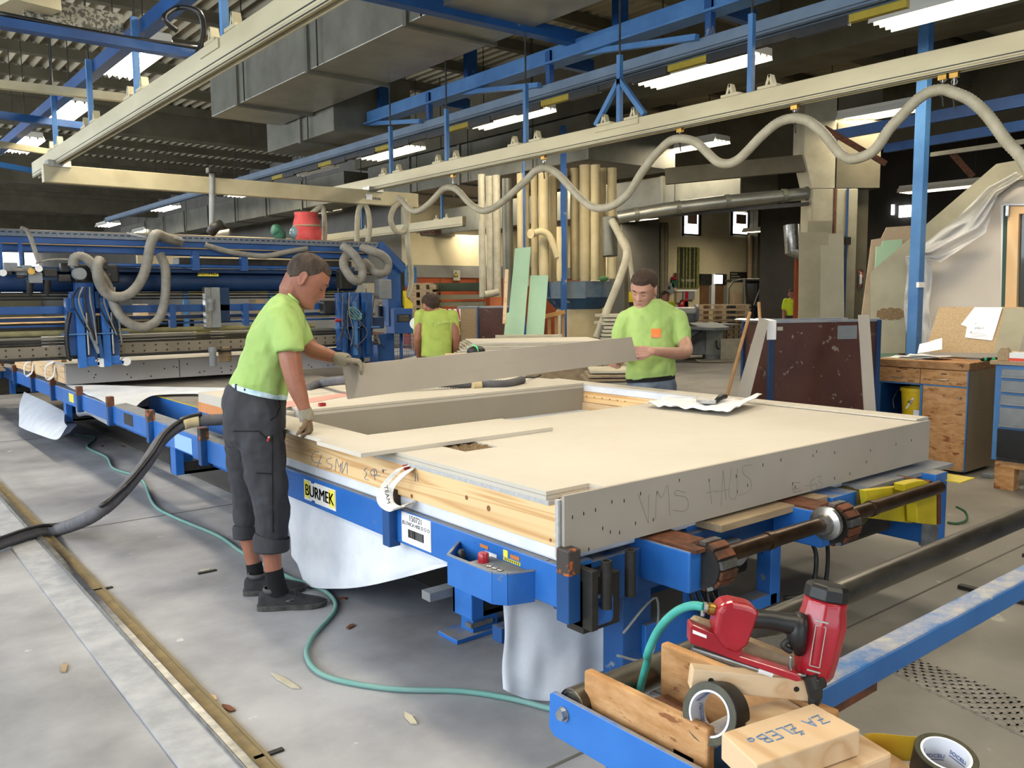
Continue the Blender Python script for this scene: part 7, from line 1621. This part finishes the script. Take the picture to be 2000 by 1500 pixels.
# gloves: hands with five fingers
mb = MB(); hand(mb, dp(599, 811, 3.975), dp(604, 840, 3.975)-dp(598, 806, 3.975), -S1*1+D1*.25-U_*.1, th=-1, curl=(78, 82, 40), sc=.98, thumb=(35, -20))
g1 = organic('glove', mb, M_gloveb, w1, .0035, 3)
link('glove_cuff', MB().tube([dp(595, 799, 3.968), dp(597, 806, 3.97), dp(600, 818, 3.975), dp(601, 822, 3.975)], [.031, .033, .037, .034], 18), M_glove, g1, smooth='a')
wr = dp(672, 703, 4.315); gd = S1*1-U_*.10-D1*.05
mb = MB(); hand(mb, wr, gd, -U_*1+S1*.05, th=1, curl=(62, 28, 10), sc=.92, spread=.03, thumb=(35, 15))
g2 = organic('glove', mb, M_glove, w1, .0035, 3)
link('glove_cuff', MB().tube([dp(657, 700, 4.335), dp(663, 701, 4.33), dp(676, 703, 4.32), dp(680, 704, 4.315)], [.033, .036, .034, .030], 18), M_glove, g2, smooth='a')
# details on clothes
def stroke(objs, P, r, m, par, name, n=10):
    L = []
    for i in range(len(P)-1):
        for j in range(n):
            t = j/n; L.append((P[i][0]*(1-t)+P[i+1][0]*t, P[i][1]*(1-t)+P[i+1][1]*t))
    L.append(P[-1]); Q = [q for q in (hit(objs, *p) for p in L) if q is not None]
    if len(Q) > 2: link(name, MB().tube(Q, r, 6), m, par, smooth=True)
for P in ([(545, 778), (548, 795), (540, 812), (528, 820)], [(506, 842), (522, 858)], [(455, 842), (505, 842)], [(500, 924), (530, 925)], [(532, 850), (533, 1040)]): stroke([tro1], P, .0022, M_sock, tro1, 'seam')
for px in (462, 480, 540): stroke([tro1, bpy.data.objects['belt']], [(px, 742), (px-2, 762)], .005, M_trou, tro1, 'belt_loop', 4)
pq = hit([tro1], 526, 852, .012); pt = hit([tro1], 523, 862, .008)
if pq and pt:
    link('pencil', MB().tube([pt, pq.lerp(pt, .3)], .006, 6), M_red, w1); link('pencil_tip', MB().tube([pq.lerp(pt, .3), pq], [.006, .002], 6), M_pineb, w1)
stroke([shirt1], [(541, 683), (560, 687), (586, 685)], .002, M_shirt, shirt1, 'hem')
# ---------------------------------------------------------------- worker behind the panel, facing the camera
w2 = thing('person', 'worker in lime t-shirt with orange chest logo standing behind the panel, looking down', 'person', (4.62, 4.0, 0))
D2 = hdir(1265); S2 = V((D2.y, -D2.x, 0)); T2 = 6.25
f2 = -D2*.86-S2*.34-U_*.42
MH2 = headM(1257, 565, T2-.06, f2, U_*1-D2*.42, 1.13)
mb = MB(); head_mesh(mb, MH2)
nk = MH2 @ V((-.03, 0, -.05)); mb.tube([nk, dp(1268, 592, T2), dp(1270, 612, T2)], [.062, .064, .09], 16)
mb.tube([dp(1270, 612, T2), dp(1270, 680, T2), dp(1270, 750, T2)], [.09, .11, .11], 14)
limb(mb, [(1326, 625, T2, .05), (1334, 660, T2-.02, .052), (1340, 686, T2-.14, .048), (1320, 690, T2-.30, .044), (1298, 688, T2-.42, .036), (1277, 686, 5.74, .028), (1270, 686, 5.735, .026)])
limb(mb, [(1218, 625, T2, .05), (1213, 662, T2, .05), (1213, 695, T2-.10, .045), (1209, 705, T2-.30, .036), (1205, 713, T2-.48, .027)])
hand(mb, dp(1272, 686, 5.735), -S2*1-U_*.05-D2*.12, D2, th=1, curl=(18, 14, 8), sc=1.0, spread=.02, thumb=(30, 20))
hand(mb, dp(1207, 716, T2-.49), -S2*.5+U_*.25-D2*.8, U_*1-D2*.0, th=1, curl=(60, 60, 40), sc=.9, spread=.02, thumb=(50, 10))
for s in (-1, 1): mb.tube([dp(1270+s*22, 750, T2), dp(1270+s*22, 850, T2), V((dp(1270+s*22, 850, T2).x, dp(1270+s*22, 850, T2).y, .08))], [.08, .06, .045], 12)
body2 = organic('body', mb, M_skin2, w2, .0045, 3)
hair(MH2, .062, .014, -.045, M_hair2, w2, th=.010); face_bits(MH2, w2, M_hair2)
mb = MB()
RS = [((1222, 742), (1318, 734), .125), ((1219, 728), (1321, 722), .135), ((1221, 702), (1320, 696), .135), ((1221, 668), (1318, 662), .13), ((1218, 638), (1322, 634), .125), ((1216, 619), (1328, 614), .115), ((1224, 604), (1318, 600), .095), ((1240, 595), (1300, 590), .078), ((1247, 591), (1290, 585), .066)]
mb.loft([ring(l, r, T2, hw) for l, r, hw in RS])
limb(mb, [(1322, 622, T2, .075), (1329, 645, T2-.01, .07), (1332, 662, T2-.02, .062)]); limb(mb, [(1222, 624, T2, .072), (1215, 645, T2, .068), (1212, 662, T2, .06)])
rc_ = ring((1247, 591), (1290, 585), T2, .066); link('collar', MB().tube(rc_+[rc_[0]], .007, 8), M_shirt, w2, smooth=True)
shirt2 = organic('t_shirt', mb, M_shirt, w2, .0075, 6, fold=.03)
mb = MB(); mb.loft([ring((1226, 737), (1316, 731), T2, .125), ring((1222, 756), (1321, 752), T2, .135), ring((1220, 790), (1324, 788), T2, .13)])
for s in (-1, 1):
    a = dp(1271+s*25, 775, T2); mb.tube([a, V((a.x, a.y, .45)), V((a.x, a.y, .07))], [.098, .085, .075], 14)
jeans = organic('jeans', mb, M_jean, w2, .008, 6, fold=.02)
link('belt', MB().loft([ring((1223, 738), (1318, 731), T2, .134), ring((1222, 746), (1319, 739), T2, .137)]), M_sock, jeans, smooth='a')
for s in (-1, 1):
    a = dp(1271+s*25, 775, T2); shoe('shoe', V((a.x, a.y, 0))+D2*.08, -D2, .29, w2)
def patch(objs, px0, py0, px1, py1, m, par, name, off=.004, n=6):
    G = [[hit(objs, px0+(px1-px0)*i/n, py0+(py1-py0)*j/n, off) for j in range(n+1)] for i in range(n+1)]
    if any(q is None for r in G for q in r): return None
    mb = MB(); mb.grid(lambda u, v: G[round(u*n)][round(v*n)], n, n); return link(name, mb, m, par, fix=False, solid=.001)
lo = patch([shirt2], 1272, 642, 1291, 660, mat('logo_orange', '#dd7a3c', rough=.8), shirt2, 'chest_logo')
lp2 = hit([shirt2], 1281.5, 657, .022)
if lp2 is not None: text('RUBNER', .0145, frame(lp2, S2, U_), M_dust, shirt2, 'logo_lettering')
# ---------------------------------------------------------------- simpler figures in the distance
def figure(label, px, t, ytop, ysh, ywaist, hwpx, back=True, lean=0, cen=0, mh=M_hair2, face=0, hs=1.0, ms=M_shirt2):
    D = hdir(px); S = V((D.y, -D.x, 0)); p = dp(px, ywaist, t); w = thing('person', label, 'person', (p.x, p.y, 0))
    hcy = ytop+.125*hs*FPX/t; f = D*1-S*.6-U_*.35 if back else -D-S*face-U_*.05
    MHx = headM(px+lean, hcy, t, f, U_, hs); mb = MB(); head_mesh(mb, MHx, 40, 36)
    mb.tube([MHx @ V((-.03, 0, -.05)), dp(px+lean*.4, ysh+2, t)], [.055, .065], 12)
    u = FPX/t; sw = hwpx
    for s in (-1, 1):
        limb(mb, [(px+s*sw*.86, ysh+.06*u, t, .048), (px+s*sw*1.06, ysh+.30*u, t-.02, .042), (px+s*sw*(.95 if back else 1.12), ysh+.50*u, t-.14 if not back else t+.14, .030)])
        hp = dp(px+s*sw*(.95 if back else 1.12), ysh+.50*u, t-.14 if not back else t+.14); hand(mb, hp, -U_ if not back else D*.6-U_*.5, D if not back else -U_, th=s, sc=1, curl=(25, 25, 15))
    mb.tube([dp(px, ysh, t), dp(px, ywaist, t)], [.07, .1], 12)
    organic('body', mb, M_skin, w, .008, 2); hair(MHx, .06, .01, -.05, mh, w, th=.011)
    if not back: face_bits(MHx, w, mh)
    mb = MB(); R = [ring((px-sw*.85, ywaist+.03*u), (px+sw*.85, ywaist+.03*u), t, .115), ring((px-sw*.9, ywaist-.1*u), (px+sw*.9, ywaist-.1*u), t, .12), ring((px-sw*.86, ywaist-.3*u), (px+sw*.86, ywaist-.3*u), t, .12), ring((px-sw, ysh+.10*u), (px+sw, ysh+.10*u), t, .115), ring((px-sw*.85, ysh+.035*u), (px+sw*.85, ysh+.035*u), t, .09), ring((px-sw*.4, ysh), (px+sw*.4, ysh), t, .065)]
    mb.loft(R)
    for s in (-1, 1): limb(mb, [(px+s*sw*.84, ysh+.07*u, t, .07), (px+s*sw*1.02, ysh+.24*u, t, .06)])
    sh_ = organic('t_shirt', mb, ms, w, .010, 4, fold=.03)
    mb = MB(); mb.loft([ring((px-sw*.8, ywaist), (px+sw*.8, ywaist), t, .105), ring((px-sw*.86, ywaist+.2*u), (px+sw*.86, ywaist+.2*u), t, .11)])
    for s in (-1, 1):
        a = dp(px+s*sw*.42, ywaist+.15*u, t); mb.tube([a, V((a.x, a.y, .05))], [.085, .065], 12)
    organic('trousers', mb, M_trou, w, .012, 4)
    for s in (-1, 1):
        a = dp(px+s*sw*.42, ywaist+.15*u, t); shoe('shoe', V((a.x, a.y, 0))-(D if back else -D)*.08, D if back else -D, .28, w)
    return w, sh_
w3, sh3 = figure('man in a lime t-shirt seen from behind beside the gantry machine', 853, 8.6, 574, 604, 690, 35, lean=-12)
sp_i = hit([sh3], 868, 629, .03); D3 = hdir(853); S3 = V((D3.y, -D3.x, 0))
if sp_i is not None:
    mp_ = mat('pale_print', '#b9cf7c', rough=.8); text('JELOVICA', .034, frame(sp_i+S3*.0, S3*1+U_*.12, U_), mp_, sh3, 'back_print')
    q = hit([sh3], 846, 633, .012)
    if q: link('house_print', MB().tube([q+S3*a+U_*b for a, b in ((-.02, -.025), (-.03, 0), (0, .03), (.03, .01), (.02, -.025))], .003, 5), mp_, sh3)
figure('small distant man in a yellow green t-shirt standing by the concrete column', 1547, 19.0, 564, 582, 614, 14.5, back=False, mh=M_hair2, ms=mat('yellow_shirt', '#b3c21f', '#bfce2e', rough=.85))
figure('distant man mostly hidden behind the standing worker, dark hair', 1300, 19.0, 568, 588, 640, 15, back=False, face=-1.2, mh=M_hair2, ms=MATS['yellow_shirt'])
